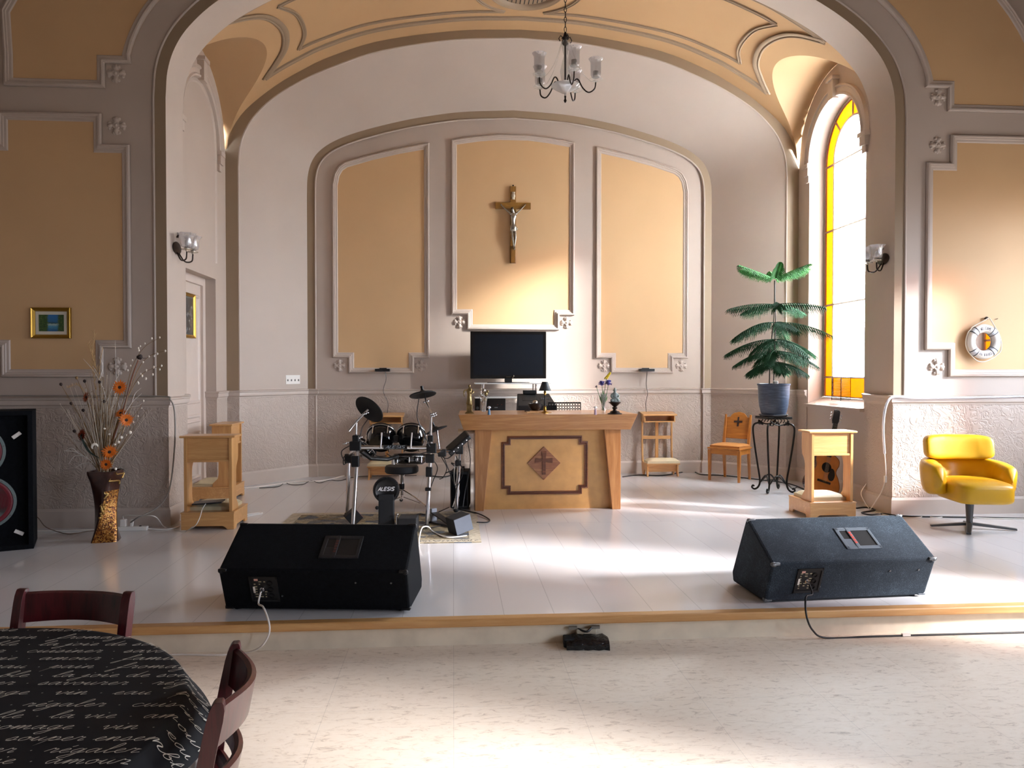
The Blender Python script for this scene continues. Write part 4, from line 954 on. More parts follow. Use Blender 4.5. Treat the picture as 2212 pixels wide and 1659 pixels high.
# ---- chandelier
CHG = glass('chandelier_glass', (.94, .94, .96), .62, .1)
def chandelier():
    Y = 5.9; c = at(1221, 188, Y=Y); k = c.y*1.0/1650*1.0
    t = thing('chandelier', 'five armed dark metal chandelier with clear glass shades on a chain', 'chandelier', c)
    H = at(1221, 70, Y=Y).z-c.z
    ztop = 4.6+2.5*math.sqrt(max(0, 1-((c.x-CF)/5.6)**2))-c.z
    MB().lathe([(.0, -.075), (.008, -.07), (.006, -.05), (.03, -.045), (.075, -.018), (.105, .004), (.11, .012), (.06, .012), (.0, .01)], n=32, wob=lambda a, z: 1+.03*math.sin(10*a)).build('glass_dish', glass('dish_glass', (.93, .93, .93), .35, .1), t, 60)
    MB().lathe([(.006, -.12), (.012, -.105), (.006, -.09), (.009, -.07)], n=12).build('finial', BRONZE, t, 50)
    MB().lathe([(.02, .01), (.012, .03), (.008, .06), (.008, H-.08)], n=12).build('stem', BRONZE, t, 50)
    MB().lathe([(.01, .03), (.032, .06), (.04, .12), (.025, .19), (.012, .24), (.02, .27), (.03, .33), (.012, .38)], n=20).build('glass_column', GLASSM, t, 60)
    MB().lathe([(.014, H-.1), (.024, H-.09), (.012, H-.06), (.03, H-.045), (.016, H-.03), (.008, H)], n=16).build('cap', BRONZE, t, 50)
    for a in range(4):
        q = a*PI/2+.3; MB().tube([(.012*math.cos(q), .012*math.sin(q), H-.05), (.04*math.cos(q), .04*math.sin(q), H-.03), (.055*math.cos(q), .055*math.sin(q), H-.055), (.045*math.cos(q), .045*math.sin(q), H-.075)], .004, 6).build('scroll', BRONZE, t, 60)
    z = H; i = 0
    while z < ztop-.02:
        M = Matrix.Translation((0, 0, z+.022)) @ Matrix.Rotation(PI/2*(i % 2), 4, 'Z')
        MB(M).tube([(.009*math.cos(u*PI/5), 0, .022*math.sin(u*PI/5)) for u in range(10)], .0028, 6, True).build('chain_link', BRONZE, t, 60); z += .038; i += 1
    for i, ang in enumerate((205, 140, 62, -8, -82)):
        a = R(ang); ux, uy = math.cos(a), math.sin(a); rr = .235
        P = [(ux*r_, uy*r_, z_) for r_, z_ in ((.06, .012), (.075, .05), (.1, .055), (.135, -.01), (.18, -.045), (.225, -.02), (.235, .03))]
        arm = MB().tube(curve_pts(P, 6), .0055, 8).build('arm', BRONZE, t, 60)
        c0 = (ux*rr, uy*rr, .03)
        MB().lathe([(.006, 0), (.02, .005), (.012, .015), (.05, .02), (.052, .025), (.02, .03), (.022, .05), (.018, .055)], c0, n=20).build('bobeche', GLASSM, arm, 50)
        MB().lathe([(.021, .05), (.021, .085)], c0, n=14).build('candle_sleeve', SILVER, arm, 50)
        MB().lathe([(.032, .04), (.04, .06), (.041, .15), (.047, .168), (.056, .18)], c0, n=24).build('glass_shade', CHG, arm, 60)
        MB().tube(curve_pts([(.03*ux, .03*uy, H-.07), (.1*ux, .1*uy, .16), (rr*ux*.8, rr*uy*.8, .045), (rr*ux, rr*uy, .05)], 6), .0025, 5).build('bead_string', GLASSM, arm, 60)
    return t
chandelier()
# ---- life ring
def life_ring():
    c = at(2125, 738, Y=YF-.05); t = thing('life_ring', 'white life ring with WELCOME lettering and round mirror, hung by a rope', 'life ring', (c.x, YF-.045, c.z), R(0))
    RM, r = .133, .043
    WH_ = plain('life_ring_white', 'e6e3dd', .5, var=.02)
    mb = MB(); rows = []
    for i in range(64):
        a = 2*PI*i/64; rows.append([((RM+r*math.cos(b))*math.cos(a), -r*.85*math.sin(b), (RM+r*math.cos(b))*math.sin(a)) for b in [2*PI*j/16 for j in range(16)]])
    rows.append(rows[0]); mb.grid(rows, 0, True); mb.build('ring', WH_, t, 80)
    for d in (45, 135, 225, 315):
        def arcband(a0, a1, rr):
            mb = MB(); rows = []
            for i in range(7):
                a = R(a0+(a1-a0)*i/6); rows.append([((RM+rr*math.cos(b))*math.cos(a), -rr*.85*math.sin(b), (RM+rr*math.cos(b))*math.sin(a)) for b in [2*PI*j/16 for j in range(16)]])
            return mb.grid(rows, 0, True)
        bo = arcband(d-8, d+8, r+.002).build('band', plain('band_grey', 'c9ced4', .6), t, 60)
        for e in (-9, 9): arcband(d+e-1.6, d+e+1.6, r+.003).build('band_stripe', plain('band_navy', '20252f', .5), bo, 60)
    MB().lathe([(.0, 0), (.094, 0)], (0, .005, 0), (0, -1, 0), 48).build('mirror', plain('mirror', 'd8d8d8', .03, 1.0, var=0), t)
    MB().tube([(.096*math.cos(a*PI/24), -.008, .096*math.sin(a*PI/24)) for a in range(48)], .0035, 6, True).build('mirror_rim', WH_, t, 60)
    ROPE = plain('cotton_rope', 'ded5c6', .8)
    n_ = at(2127, 688, Y=YF); nx, nz = n_.x-c.x, n_.z-c.z
    pts = [(nx-.005, -.02, nz)] + [(-.12, -.01, .15), (-.14, -.005, .12)] + [((RM+r+.012)*math.cos(R(q)), -.0, (RM+r+.012+(.02 if q in (180, 270, 0) else 0))*math.sin(R(q))) for q in (150, 180, 205)] + [(-.125, 0, -.14), (-.06, -.0, -.195), (.02, .0, -.2), (.1, 0, -.165), (.135, 0, -.14), (.185, .0, -.09), (.19, 0, .0), (.165, 0, .08), (.13, -.005, .13), (.12, -.01, .14), (nx+.005, -.02, nz)]
    MB().tube(curve_pts(pts, 5), .0055, 7).build('rope', ROPE, t, 60)
    # lettering bent round the ring
    txt = lambda s, rad, a0, step, up: [letter(ch, rad, R(a0+step*i), up) for i, ch in enumerate(s) if ch != ' ']
    INKB = plain('life_ring_ink', '5b6470', .6)
    SEG = {'W': [((0, 1), (.25, 0)), ((.25, 0), (.5, .7)), ((.5, .7), (.75, 0)), ((.75, 0), (1, 1))], 'E': [((0, 0), (0, 1)), ((0, 1), (.8, 1)), ((0, .5), (.6, .5)), ((0, 0), (.8, 0))], 'L': [((0, 0), (0, 1)), ((0, 0), (.8, 0))],
           'C': [((.8, .9), (.2, 1)), ((.2, 1), (0, .5)), ((0, .5), (.2, 0)), ((.2, 0), (.8, .1))], 'O': [((.4, 1), (0, .5)), ((0, .5), (.4, 0)), ((.4, 0), (.8, .5)), ((.8, .5), (.4, 1))], 'M': [((0, 0), (.1, 1)), ((.1, 1), (.5, .3)), ((.5, .3), (.9, 1)), ((.9, 1), (1, 0))],
           'A': [((0, 0), (.45, 1)), ((.45, 1), (.9, 0)), ((.2, .4), (.7, .4))], 'B': [((0, 0), (0, 1)), ((0, 1), (.7, .8)), ((.7, .8), (0, .5)), ((0, .5), (.8, .25)), ((.8, .25), (0, 0))], 'R': [((0, 0), (0, 1)), ((0, 1), (.7, .8)), ((.7, .8), (0, .5)), ((.2, .5), (.8, 0))], 'D': [((0, 0), (0, 1)), ((0, 1), (.8, .6)), ((.8, .6), (.8, .3)), ((.8, .3), (0, 0))], 'N': [((0, 0), (0, 1)), ((0, 1), (.8, 0)), ((.8, 0), (.8, 1))]}
    def letter(ch, rad, a, up):
        mb = MB(); h = .026; w = .0145
        for (x0, y0), (x1, y1) in SEG[ch]:
            Q = []
            for x, y in ((x0, y0), (x1, y1)):
                lx, ly = (x-.45)*w, (y-.5)*h
                if up: ux, uz, tx_, tz_ = math.cos(a), math.sin(a), math.sin(a), -math.cos(a)
                else: ux, uz, tx_, tz_ = -math.cos(a), -math.sin(a), -math.sin(a), math.cos(a)
                xx, zz = rad*math.cos(a)+ux*ly+tx_*lx, rad*math.sin(a)+uz*ly+tz_*lx
                rr = math.hypot(xx, zz)-RM; yy = -.85*math.sqrt(max(0, r*r-rr*rr))-.001; Q.append((xx, yy, zz))
            mb.tube(Q, .0017, 5)
        return mb.build('letter', INKB, t)
    txt('WELCOME', RM, 112, -7.6, True); txt('ON BOARD', RM, 244, 7.6, False)
    p = at(2127, 688, Y=YF)
    k = thing('rope_hook', 'dark round knob on the right wall that holds the life ring rope', 'hook', (p.x, YF-.003, p.z)); MB().lathe([(.008, 0), (.008, .02), (.017, .022), (.016, .034), (.0, .038)], n=16, axis=(0, -1, 0)).build('knob', BRONZE, k, 50)
    p = at(2149, 690, Y=YF); k = thing('wall_nail', 'small bent nail in the right wall beside the rope knob', 'nail', (p.x, YF-.003, p.z)); MB().tube([(0, 0, 0), (.004, -.02, .002), (.012, -.024, .008)], .003, 6).build('nail', BRONZE, k)
life_ring()
# ---- switch plate on the splayed wall
sa, sb = Vector((CM-3.53, Y2, 0)), Vector((CB-2.82, Y3, 0))
def on_splay(px, py, s=-1):
    A, B = (sa, sb) if s < 0 else (Vector((CM+3.53, Y2, 0)), Vector((CB+2.82, Y3, 0)))
    d = at(px, py, Y=1.0)-Vector((0, 0, CAM_H)); n = Vector((-(B-A).y, (B-A).x, 0)); k = n.dot(A)/n.dot(d); return Vector((0, 0, CAM_H))+d*k
p = on_splay(632.5, 820); q = on_splay(617, 820)
t = thing('light_switch', 'white four gang switch plate on the left apse wall', 'light switch', p, vec2(sa, sb)); w2 = (p-q).length
MB().box(-w2, w2, -.006, 0, -.06, .06).build('plate', WHITEP, t, None, .003)
for i in range(4):
    x = -w2+(.5+i)*w2/2; MB().box(x-.006, x+.006, -.016, -.004, -.02, .004).build('toggle', plain('toggle_grey', '6d6a66', .5), t)
# ---- two small black boxes on the back wall with hanging leads
for lab, px, py, ends in (('small black wall box under the left back panel', 827, 799.5, [(832, 803), (834, 820), (828, 845), (838, 870), (836, 897)]), ('small black wall box under the right back panel', 1396, 799.5, [(1398, 803), (1396, 830), (1399, 850), (1395, 870), (1396, 893)])):
    p = at(px, py, Y=YB-.06); t = thing('wall_box', lab, 'wall box', (p.x, YB-.002, p.z), 0, 'black wall boxes on the back wall')
    MB().box(-.1, .1, -.14, -.02, -.018, .018).build('box', BLACKP, t, None, .003); MB().box(-.05, .05, -.03, 0, -.03, .03).build('bracket', BLACKM, t)
    mb = MB().tube(curve_pts([at(x, y, Y=YB-.06)-Vector((p.x, YB-.002, p.z)) for x, y in ends], 6), .004, 6).build('lead', BLACKP, t, 60)
# ================================================================ TV, its stand and what stands behind the altar
YTV = 10.32
a, b = at(1016, 818, Y=YTV), at(1180, 716, Y=YTV); tw, th_ = b.x-a.x, b.z-a.z
zs_ = at(1100, 827, Y=YTV).z
t = thing('television', 'black flat screen television on the glass stand behind the altar', 'television', ((a.x+b.x)/2, YTV, zs_))
z0 = a.z-zs_
MB().box(-tw/2, tw/2, 0, .06, z0, z0+th_).build('bezel', plain('piano_black', '08090b', .15, coat=.5), t, None, .006)
MB().box(-tw/2+.042, tw/2-.042, -.0015, 0, z0+.045, z0+th_-.042).build('screen', plain('screen_dark', '060d16', .22, var=0, spec=.6), t)
lg = MB(); lg.tube([(-.03+.06*i/8, -.002, z0+.022) for i in range(9)], .0035, 6); lg.build('maker_badge', SILVER, t)
MB().tube([(.05, -.004, z0+.012), (.068, -.008, z0+.02), (.075, -.008, z0+.035), (.07, -.006, z0+.045)], .004, 6).build('swirl_mark', SILVER, t)
MB().box(-.05, .05, .0, .05, .01, z0+.02).build('stand_neck', BLACKP, t, None, .004)
MB().lathe([(.0, .0), (.29, .0), (.29, .008), (.05, .012), (.0, .012)], (0, .03, 0), n=40, sy=.42).build('stand_base', BLACKP, t, 40)
GSH = plain('white_shelf', 'e6e8ea', .4)
a, b = at(1025, 829, Y=YTV), at(1192, 829, Y=YTV); sx0, sx1 = a.x, b.x; sc_ = (sx0+sx1)/2
t = thing('tv_stand', 'white shelved television stand with chrome posts behind the altar', 'stand', (sc_, YTV, ZS))
zz = [zs_-ZS, at(1100, 857, Y=YTV).z-ZS, .90, .12]
for z in zz: MB().box(sx0-sc_, sx1-sc_, -.2, .24, z-.014, z).build('shelf', GSH, t, None, .003)
for px in (1043, 1155):
    for y in (-.16, .2): x = at(px, 840, Y=YTV).x-sc_; MB().cyl((x, y, 0), (x, y, zz[0]), .014, n=12).build('post', CHROME, t, 50)
def rackbox(label, px0, px1, py0, Y, zb, h, cat, d=.3, extra=None):
    a, b = at(px0, py0, Y=Y), at(px1, py0, Y=Y); t = thing('amplifier', label, cat, ((a.x+b.x)/2, Y, zb)); w = (b.x-a.x)/2
    MB().box(-w, w, 0, d, .0, h).build('case', BLACKP, t, None, .004)
    if extra: extra(t, w, h)
    return t
def amp_face(t, w, h):
    for x in (-w*.5, w*.3): MB().lathe([(.01, 0), (.01, .012), (.0, .014)], (x, 0, h*.5), (0, -1, 0), 14).build('knob', BLACKM, t, 50)
    MB().box(-w*.2, w*.15, -.002, 0, h*.3, h*.36).build('display', plain('amp_display', '8d939a', .4), t)
    for x in (-.02, .12): MB().ball((w*.2+x*.4, -.002, h*.55), .004, 8).build('led', plain('led_red', 'a32a20', .4), t)
rackbox('black amplifier with small red lights on the TV stand', 1052, 1092, 870, YTV-.14, .902+ZS, .175, 'amplifier', .34, amp_face)
rackbox('narrow black speaker box at the left end of the TV stand', 1026, 1037, 870, YTV-.1, .902+ZS, .175, 'speaker', .25, lambda t, w, h: MB().lathe([(.02, 0), (.02, .004), (.01, .004)], (0, 0, .05), (0, -1, 0), 16).build('driver', GREYP, t, 50))
# mixer on its own stand
Ym = 9.1; a, b = at(1120, 890, Y=Ym), at(1203, 890, Y=Ym); mw = (b.x-a.x)/2
t = thing('mixing_console', 'black mixing console with vented sloped top behind the altar', 'mixer', ((a.x+b.x)/2, Ym, ZS))
zt_ = at(1150, 850, Y=Ym+.4).z-ZS; zb_ = at(1150, 876, Y=Ym).z-ZS
MB().hexa([(-mw, 0, zb_-.14), (mw, 0, zb_-.14), (mw*.86, .45, zb_-.14), (-mw*.96, .45, zb_-.14), (-mw, 0, zb_), (mw, 0, zb_), (mw*.8, .4, zt_), (-mw*.92, .4, zt_)]).build('body', MATTEB, t, None, .008)
s_ = Vector((0, .4, zt_-zb_)).normalized(); n_ = Vector((0, -s_.z, s_.y))
for i in range(12):
    x = -mw*.72+i*mw*.085; P0 = Vector((x, 0, zb_))+s_*.16; mb = MB(); u = Vector((.016, 0, 0)); v = s_*.13
    mb.hexa([P0, P0+u, P0+u+v, P0+v, P0+n_*.004, P0+u+n_*.004, P0+u+v+n_*.004, P0+v+n_*.004]).build('vent_rib', GREYP if False else MATTEB, t)
for i in range(5): P0 = Vector((mw*.3+i*mw*.1, 0, zb_))+s_*.22; MB().cyl(P0, P0+n_*.012, .008, n=10).build('knob', GREYP, t)
MB().box(-mw*.6, mw*.1, .34, .46, zt_-.005, zt_+.04).build('top_housing', MATTEB, t, None, .006)
for x in (-mw+.05, mw-.08):
    for y in (.05, .38): MB().cyl((x, y, 0), (x, y, zb_-.14), .014, n=10).build('stand_leg', BLACKM, t)
# perforated music stand
Yp = 8.85; a, b = at(1185, 890, Y=Yp), at(1254, 868.5, Y=Yp); w_, h_ = b.x-a.x, .2
t = thing('music_stand', 'black music stand with a perforated desk behind the altar', 'music stand', ((a.x+b.x)/2, Yp, ZS))
zt2 = b.z-ZS; mb = MB(); nx_, nz_ = 12, 5; cw, chh = w_/nx_, .033
for i in range(nx_):
    for j in range(nz_):
        cx, cz = -w_/2+(i+.5)*cw, zt2-.012-(j+.5)*chh; o_ = []; inn_ = []
        for k in range(16):
            q = 2*PI*k/16+PI/16; ca, sa_ = math.cos(q), math.sin(q); m_ = max(abs(ca), abs(sa_)); o_.append((cx+ca/m_*cw/2, 0, cz+sa_/m_*chh/2)); inn_.append((cx+ca*.0115, 0, cz+sa_*.0115))
        mb.grid([o_+[o_[0]], inn_+[inn_[0]]])
mb.box(-w_/2-.006, w_/2+.006, -.004, .004, zt2-.012, zt2); mb.box(-w_/2-.006, -w_/2, -.004, .004, zt2-.19, zt2); mb.box(w_/2, w_/2+.006, -.004, .004, zt2-.19, zt2); mb.box(-w_/2, w_/2, -.06, .004, zt2-.19, zt2-.184)
ds = mb.build('desk', BLACKM, t)
MB().cyl((0, .012, .1), (0, .012, zt2-.1), .012, n=12).build('pole', BLACKM, t, 50)
for k in range(3): a_ = R(90+120*k); MB().tube([(0, .012, .18), (.25*math.cos(a_), .012+.2*math.sin(a_), .02)], .009, 8).build('leg', BLACKM, t)
# ================================================================ on the altar
AT = 1.174
def aloc(px, py): return at(px, py, Z=AT)
# golden saint statuette
p = aloc(1014, 893); t = thing('statuette', 'gilt standing statuette at the left end of the altar', 'statuette', p); k = 8/1650
GIL = plain('gilt_statue', '8f7c55', .3, .85, var=.25, scale=30)
MB().hexa([(-.05, -.04, 0), (.05, -.04, 0), (.05, .04, 0), (-.05, .04, 0), (-.035, -.03, .02), (.035, -.03, .02), (.035, .03, .02), (-.035, .03, .02)]).box(-.03, .03, -.026, .026, .02, .09).build('plinth', GIL, t, None, .004)
MB().lathe([(.028, .09), (.034, .1), (.026, .15), (.022, .19), (.026, .22), (.03, .245), (.014, .262), (.009, .27)], n=16, wob=lambda a, z: 1+.1*math.sin(5*a+z*60)).build('robe', GIL, t, 60)
MB().ball((0, -.004, .286), .016, 12, sc=(.9, .95, 1.15)).build('head', GIL, t, 60)
MB().tube(curve_pts([(-.026, 0, .245), (-.052, -.008, .235), (-.058, -.015, .2), (-.05, -.02, .175)], 5), [.009]*8+[.006]*8, 8).build('arm', GIL, t, 60)
MB().tube(curve_pts([(.026, 0, .245), (.04, -.01, .225), (.03, -.025, .21), (.012, -.03, .22)], 5), [.009]*8+[.006]*8, 8).build('arm', GIL, t, 60)
MB().ball((.014, -.026, .25), .012, 10, sc=(.9, .9, 1.4)).build('child', GIL, t, 60)
# flared glass with silver ornament
p = aloc(1045, 890); t = thing('glass_vase', 'flared clear glass vase of silvery ornaments beside the gilt statuette', 'vase', p)
MB().lathe([(.0, .0), (.022, .0), (.024, .006), (.026, .05), (.036, .13), (.056, .17)], n=24).lathe([(.0, .006), (.021, .008), (.034, .13), (.053, .169)], n=24).build('glass', GLASSM, t, 60)
for i, (x, z, r_) in enumerate(((-.012, .09, .02), (.012, .12, .018), (-.02, .17, .022), (.022, .185, .018), (.0, .22, .02), (.042, .21, .015), (-.03, .235, .012))):
    t2 = tag(MB().ball((p.x+x, p.y+(i % 3-1)*.008, p.z+z+.01), r_, 10, sc=(1, .8, 1.3)).tube([(p.x+x*.4, p.y, p.z+.02), (p.x+x, p.y+(i % 3-1)*.008, p.z+z)], .003, 5).build('silver_bud', GIL if i % 2 else SILVER, None, 60), 'silvery bud on a wire in the flared glass vase', 'ornament', 'silver buds in the glass vase')
def figurine(label, px, py, cap, robe):
    p = aloc(px, py); t = thing('figurine', label, 'figurine', p)
    MB().lathe([(.0, 0), (.016, 0), (.014, .02), (.011, .05), (.007, .058)], n=14).build('robe', robe, t, 60); MB().ball((0, 0, .066), .011, 10).build('face', plain('figurine_face', 'e0d6cc', .3), t, 60)
    MB().lathe([(.021, .07), (.018, .08), (.008, .087), (0, .088)], n=16).build('hat', cap, t, 60)
figurine('tiny blue robed figurine with white hat at the altar edge', 1056.5, 896, plain('figurine_white', 'd9dde2', .25), plain('figurine_blue', '4d7391', .3))
figurine('tiny pinkish figurine with white hat beside the flower vase', 1286, 896, plain('figurine_white2', 'efefec', .25), plain('figurine_pink', 'b79aa8', .3))
# table lamp
p = aloc(1177, 892); t = thing('table_lamp', 'small brass table lamp with black cone shade on the altar', 'lamp', p)
MB().lathe([(.0, .0), (.045, .0), (.045, .006), (.03, .012), (.014, .022), (.018, .04), (.012, .06), (.018, .065), (.008, .075)], n=24).build('base', BRASS, t, 50)
MB().cyl((0, 0, .075), (0, 0, .19), .008, n=12).build('stem', BLACKM, t, 50)
MB().lathe([(.01, .19), (.014, .2), (.01, .21), (.016, .215), (.01, .235)], n=14).build('socket', BRASS, t, 50)
MB().lathe([(.066, .235), (.064, .235), (.028, .33), (.03, .33), (.066, .235)], n=32).build('lamp_shade', plain('black_shade', '11151c', .55), t, 50)
# singing bowl with a glass knob
p = aloc(1156, 886.5); t = thing('bowl', 'round black bowl with a silver topped ball on the altar', 'bowl', p)
MB().lathe([(.0, .0), (.035, .0), (.062, .025), (.08, .06), (.083, .078), (.077, .078), (.07, .055), (.05, .03), (.0, .02)], n=32).build('bowl', plain('bowl_black', '15181c', .3), t, 60)
tag(MB().ball((p.x+.0, p.y, p.z+.085), .032, 16).build('silver_ball', SILVER, None, 60), 'silver ball lying in the black bowl', 'ball')
# leather mat under the lamp
a, b = aloc(1139, 893), aloc(1186, 889); t = thing('altar_mat', 'flat tan leather mat under the brass lamp', 'mat', ((a.x+b.x)/2, (a.y+b.y)/2, AT))
MB().box(-.13, .13, -.1, .1, 0, .006).build('mat', plain('tan_mat', 'c79a6a', .5), t, None, .002)
tag(MB().box(-.03, .03, -.006, .006, 0, .012).build('pen', BLACKP), 'short black pen lying on the altar by the mat', 'pen').location = aloc(1139, 889)
# flower vase
p = aloc(1303, 893); t = thing('flower_vase', 'slim clear glass vase of purple and yellow flowers on the altar', 'vase', p)
MB().lathe([(.0, .0), (.024, .0), (.024, .04), (.016, .055), (.018, .08), (.03, .16), (.034, .2), (.03, .2), (.015, .08), (.012, .058), (.02, .04), (.0, .03)], n=24).build('glass', GLASSM, t, 60)
MB().cyl((0, 0, .03), (0, 0, .05), .013, .013).build('water', glass('water', (.85, .95, .85), .8, .02), t, 50)
LEAF = plain('leaf_green', '3f6a32', .5, var=.25, scale=20); PURP = plain('purple_petal', '5c5aa8', .5, var=.2, scale=30); YELF = plain('yellow_bloom', 'dcc11c', .5, var=.15, scale=40); DPURP = plain('dark_purple', '2b2440', .5)
kk = 8.0/1650
def alt(px, py): return Vector(((px-1303)*kk, 0, (893-py)*kk))
def bloom(label, px, py, r_, m, cat='flower', dy=0):
    c = p+alt(px, py)+Vector((0, dy, 0)); t = thing('cut_flower', label, cat, p+Vector((0, 0, .03)), 0, 'cut flowers in the altar vase'); c = c-(p+Vector((0, 0, .03)))
    mb = MB()
    for i in range(26):
        u = random.uniform(-.5, 1); a_ = i*2.4; rr = math.sqrt(max(0, 1-u*u)); d = Vector((rr*math.cos(a_), rr*math.sin(a_), u)); e = d.cross(Vector((.3, .2, 1))).normalized()*r_*.32
        q = c+d*r_; mb.add([c+d*r_*.25-e*.6, c+d*r_*.25+e*.6, q+e, q+d*r_*.15, q-e], [(0, 1, 2, 3, 4)])
    mb.ball(c, r_*.6, 8); mb.build('petals', m, t); MB().tube([(0, 0, 0), c*.5+Vector((.004, 0, 0)), c], .003, 6).build('stem', LEAF, t)
    return t
bloom('purple flower at the right of the altar vase', 1314, 828, .036, PURP, dy=-.01); bloom('purple flower at the left of the altar vase', 1300, 829, .034, PURP)
bloom('dark purple drooping bud at the outer left of the altar vase', 1288, 835.5, .014, DPURP)
t = thing('cut_flower', 'tall yellow flower spike above the purple blooms', 'flower', p+Vector((0, 0, .03)), 0, 'cut flowers in the altar vase'); mb = MB()
for i in range(26): f = i/25; q = alt(1308.5+10*f, 818-13*f)-Vector((0, 0, .03)); a_ = i*2.4; mb.ball(q+Vector((.012*math.cos(a_), .012*math.sin(a_), 0))*(1.15-.7*f), .0085, 6)
mb.build('petals', YELF, t, 60); MB().tube([(0, 0, 0), alt(1305, 850)-Vector((0, 0, .03)), alt(1310, 816)-Vector((0, 0, .03))], .003, 6).build('stem', LEAF, t)
for i, (px, py) in enumerate(((1298, 846), (1310, 848), (1294, 853), (1313, 855), (1303, 840), (1307, 862))):
    e = alt(px, py); mb = MB(); base = Vector((0, 0, .08)); m_ = base.lerp(e, .6); s_ = Vector((.012, .006, 0)); u = (e-base).normalized()
    mb.add([p+base, p+m_-s_, p+e, p+m_+s_+Vector((0, .004, 0))], [(0, 1, 2), (0, 2, 3)]); o = tag(mb.build('leaf_sprig', LEAF), 'green leaf sprig standing in the altar flower vase', 'leaf', 'green leaves in the altar vase')
# stone Buddha-like seated figure on an urn stand
p = aloc(1328, 894.5); STONE = plain('grey_green_stone', '8d9894', .55, var=.3, scale=14)
t = thing('urn_stand', 'dark footed urn stand at the right end of the altar', 'stand', p)
MB().lathe([(.0, 0), (.075, 0), (.075, .008), (.055, .014), (.045, .03), (.022, .036), (.018, .05), (.027, .06), (.026, .07), (.016, .076), (.03, .09), (.05, .11), (.066, .122), (.062, .126), (.0, .122)], n=32, wob=lambda a, z: 1+(.05*math.sin(12*a) if .08 < z < .115 else 0)).build('urn', BRONZE, t, 50)
t = thing('stone_figure', 'grey stone seated meditating figure on the dark urn stand', 'statue', p+Vector((0, 0, .1235)))
MB().lathe([(.04, 0), (.046, .006), (.046, .018), (.036, .032), (.03, .05), (.032, .075), (.03, .088), (.016, .1), (.011, .107)], n=24, sy=.8).ball((.03, -.02, .02), .022, 10, sc=(1, .9, .8)).ball((-.03, -.02, .02), .022, 10, sc=(1, .9, .8)).build('robe', STONE, t, 60)
for s in (-1, 1): MB().tube(curve_pts([(s*.027, 0, .085), (s*.038, -.01, .06), (s*.025, -.03, .042), (s*.004, -.035, .045)], 5), [.0105]*8+[.008]*8, 8).build('arm', STONE, t, 60)
MB().ball((0, -.003, .122), .0175, 14, sc=(.92, 1, 1.2)).ball((0, -.021, .12), .004, 6).ball((0.017, -.0, .12), .005, 6, sc=(.6, 1, 1.4)).ball((-.017, 0, .12), .005, 6, sc=(.6, 1, 1.4)).ball((0, .002, .143), .008, 8).build('head', STONE, t, 60)
# ================================================================ drum corner
RUGM = None
def rug_mat():
    m, nt, b = new_mat('rug_pattern'); v = coords(nt)
    vo = nt.nodes.new('ShaderNodeTexVoronoi'); vo.inputs['Scale'].default_value = 9; nt.links.new(v, vo.inputs['Vector'])
    sp = nt.nodes.new('ShaderNodeSeparateColor'); nt.links.new(vo.outputs['Color'], sp.inputs[0])
    c = ramp(nt, sp.outputs[0], [(.0, '8f8266'), (.3, 'a59a80'), (.45, '4d5766'), (.6, 'b5a988'), (.75, '7a6c52'), (.9, '59626d')])
    n = noise(nt, v, 22, 4, .7, 1.5); mx = nt.nodes.new('ShaderNodeMixRGB'); mx.blend_type = 'MULTIPLY'; mx.inputs[0].default_value = .6
    nt.links.new(c, mx.inputs[1]); nt.links.new(ramp(nt, n, [(.4, '6b6250'), (.55, 'ffffff')]), mx.inputs[2]); nt.links.new(mx.outputs[0], b.inputs['Base Color'])
    b.inputs['Roughness'].default_value = .95; bump(nt, b, noise(nt, v, 180), .4, .004); return m
a = at(1040, 1172, Z=ZS); rz_ = vec2(at(940, 1173, Z=ZS), a); L_, D_ = 1.85, at(1027, 1103, Z=ZS).y-a.y-.06
t = thing('rug', 'patterned blue and beige rug under the drum kit', 'rug', (a.x-L_/2, a.y+D_/2, ZS))
MB().box(-L_/2, L_/2, -D_/2, D_/2, 0, .008).build('pile', rug_mat(), t, None, .003)
bd = MB()
for (x0, x1, y0, y1) in ((-L_/2, L_/2, -D_/2, -D_/2+.10), (-L_/2, L_/2, D_/2-.10, D_/2), (-L_/2, -L_/2+.1, -D_/2+.1, D_/2-.1), (L_/2-.1, L_/2, -D_/2+.1, D_/2-.1)): bd.box(x0, x1, y0, y1, .008, .0095)
bo = bd.build('border', plain('rug_border', 'b3aa96', .95, var=.2, scale=30), t)
sq = MB()
for i in range(46):
    x = -L_/2+.05+i*.039; P = [(x+random.uniform(-.012, .012)+.012*math.cos(k), -D_/2+.05+.02*math.sin(k*1.3+i), .0105) for k in range(5)]
    sq.tube(P, .0035, 4, flat=.3)
sq.build('border_scroll', plain('rug_scroll', '3b3d45', .95), bo)
def D(px, py, Y): return at(px, py, Y=Y)
KG = 'parts of the electronic drum kit'
YL, YBk = 6.86, 7.6
t = thing('drum_kit', 'black and chrome electronic drum kit with mesh pads and rubber cymbals on a rack', 'drum kit', (0, 0, 0))
NAVY = plain('pad_navy', '0d131a', .6)
RUBBER = plain('cymbal_rubber', '0d0e10', .6, spec=.35)
GLB = plain('gloss_black', '07080a', .12, coat=.6)
zb = D(760, 965, YL).z
def post(name, px0, py0, Y0, px1, py1, Y1, r=.019):
    a, b = D(px0, py0, Y0), D(px1, py1, Y1); o = MB().cyl(a, b, r, n=16).build(name, CHROME, t, 50)
    MB().ball((b.x, b.y, ZS+.018), .026, 12, sc=(1, 1, .7)).build('rubber_foot', MATTEB, o, 60); return a, b
P1 = D(772, 975, YL); F1 = at(762, 1150, Z=ZS+.02); P2 = D(754, 985, YBk); F2 = at(750, 1113, Z=ZS+.02)
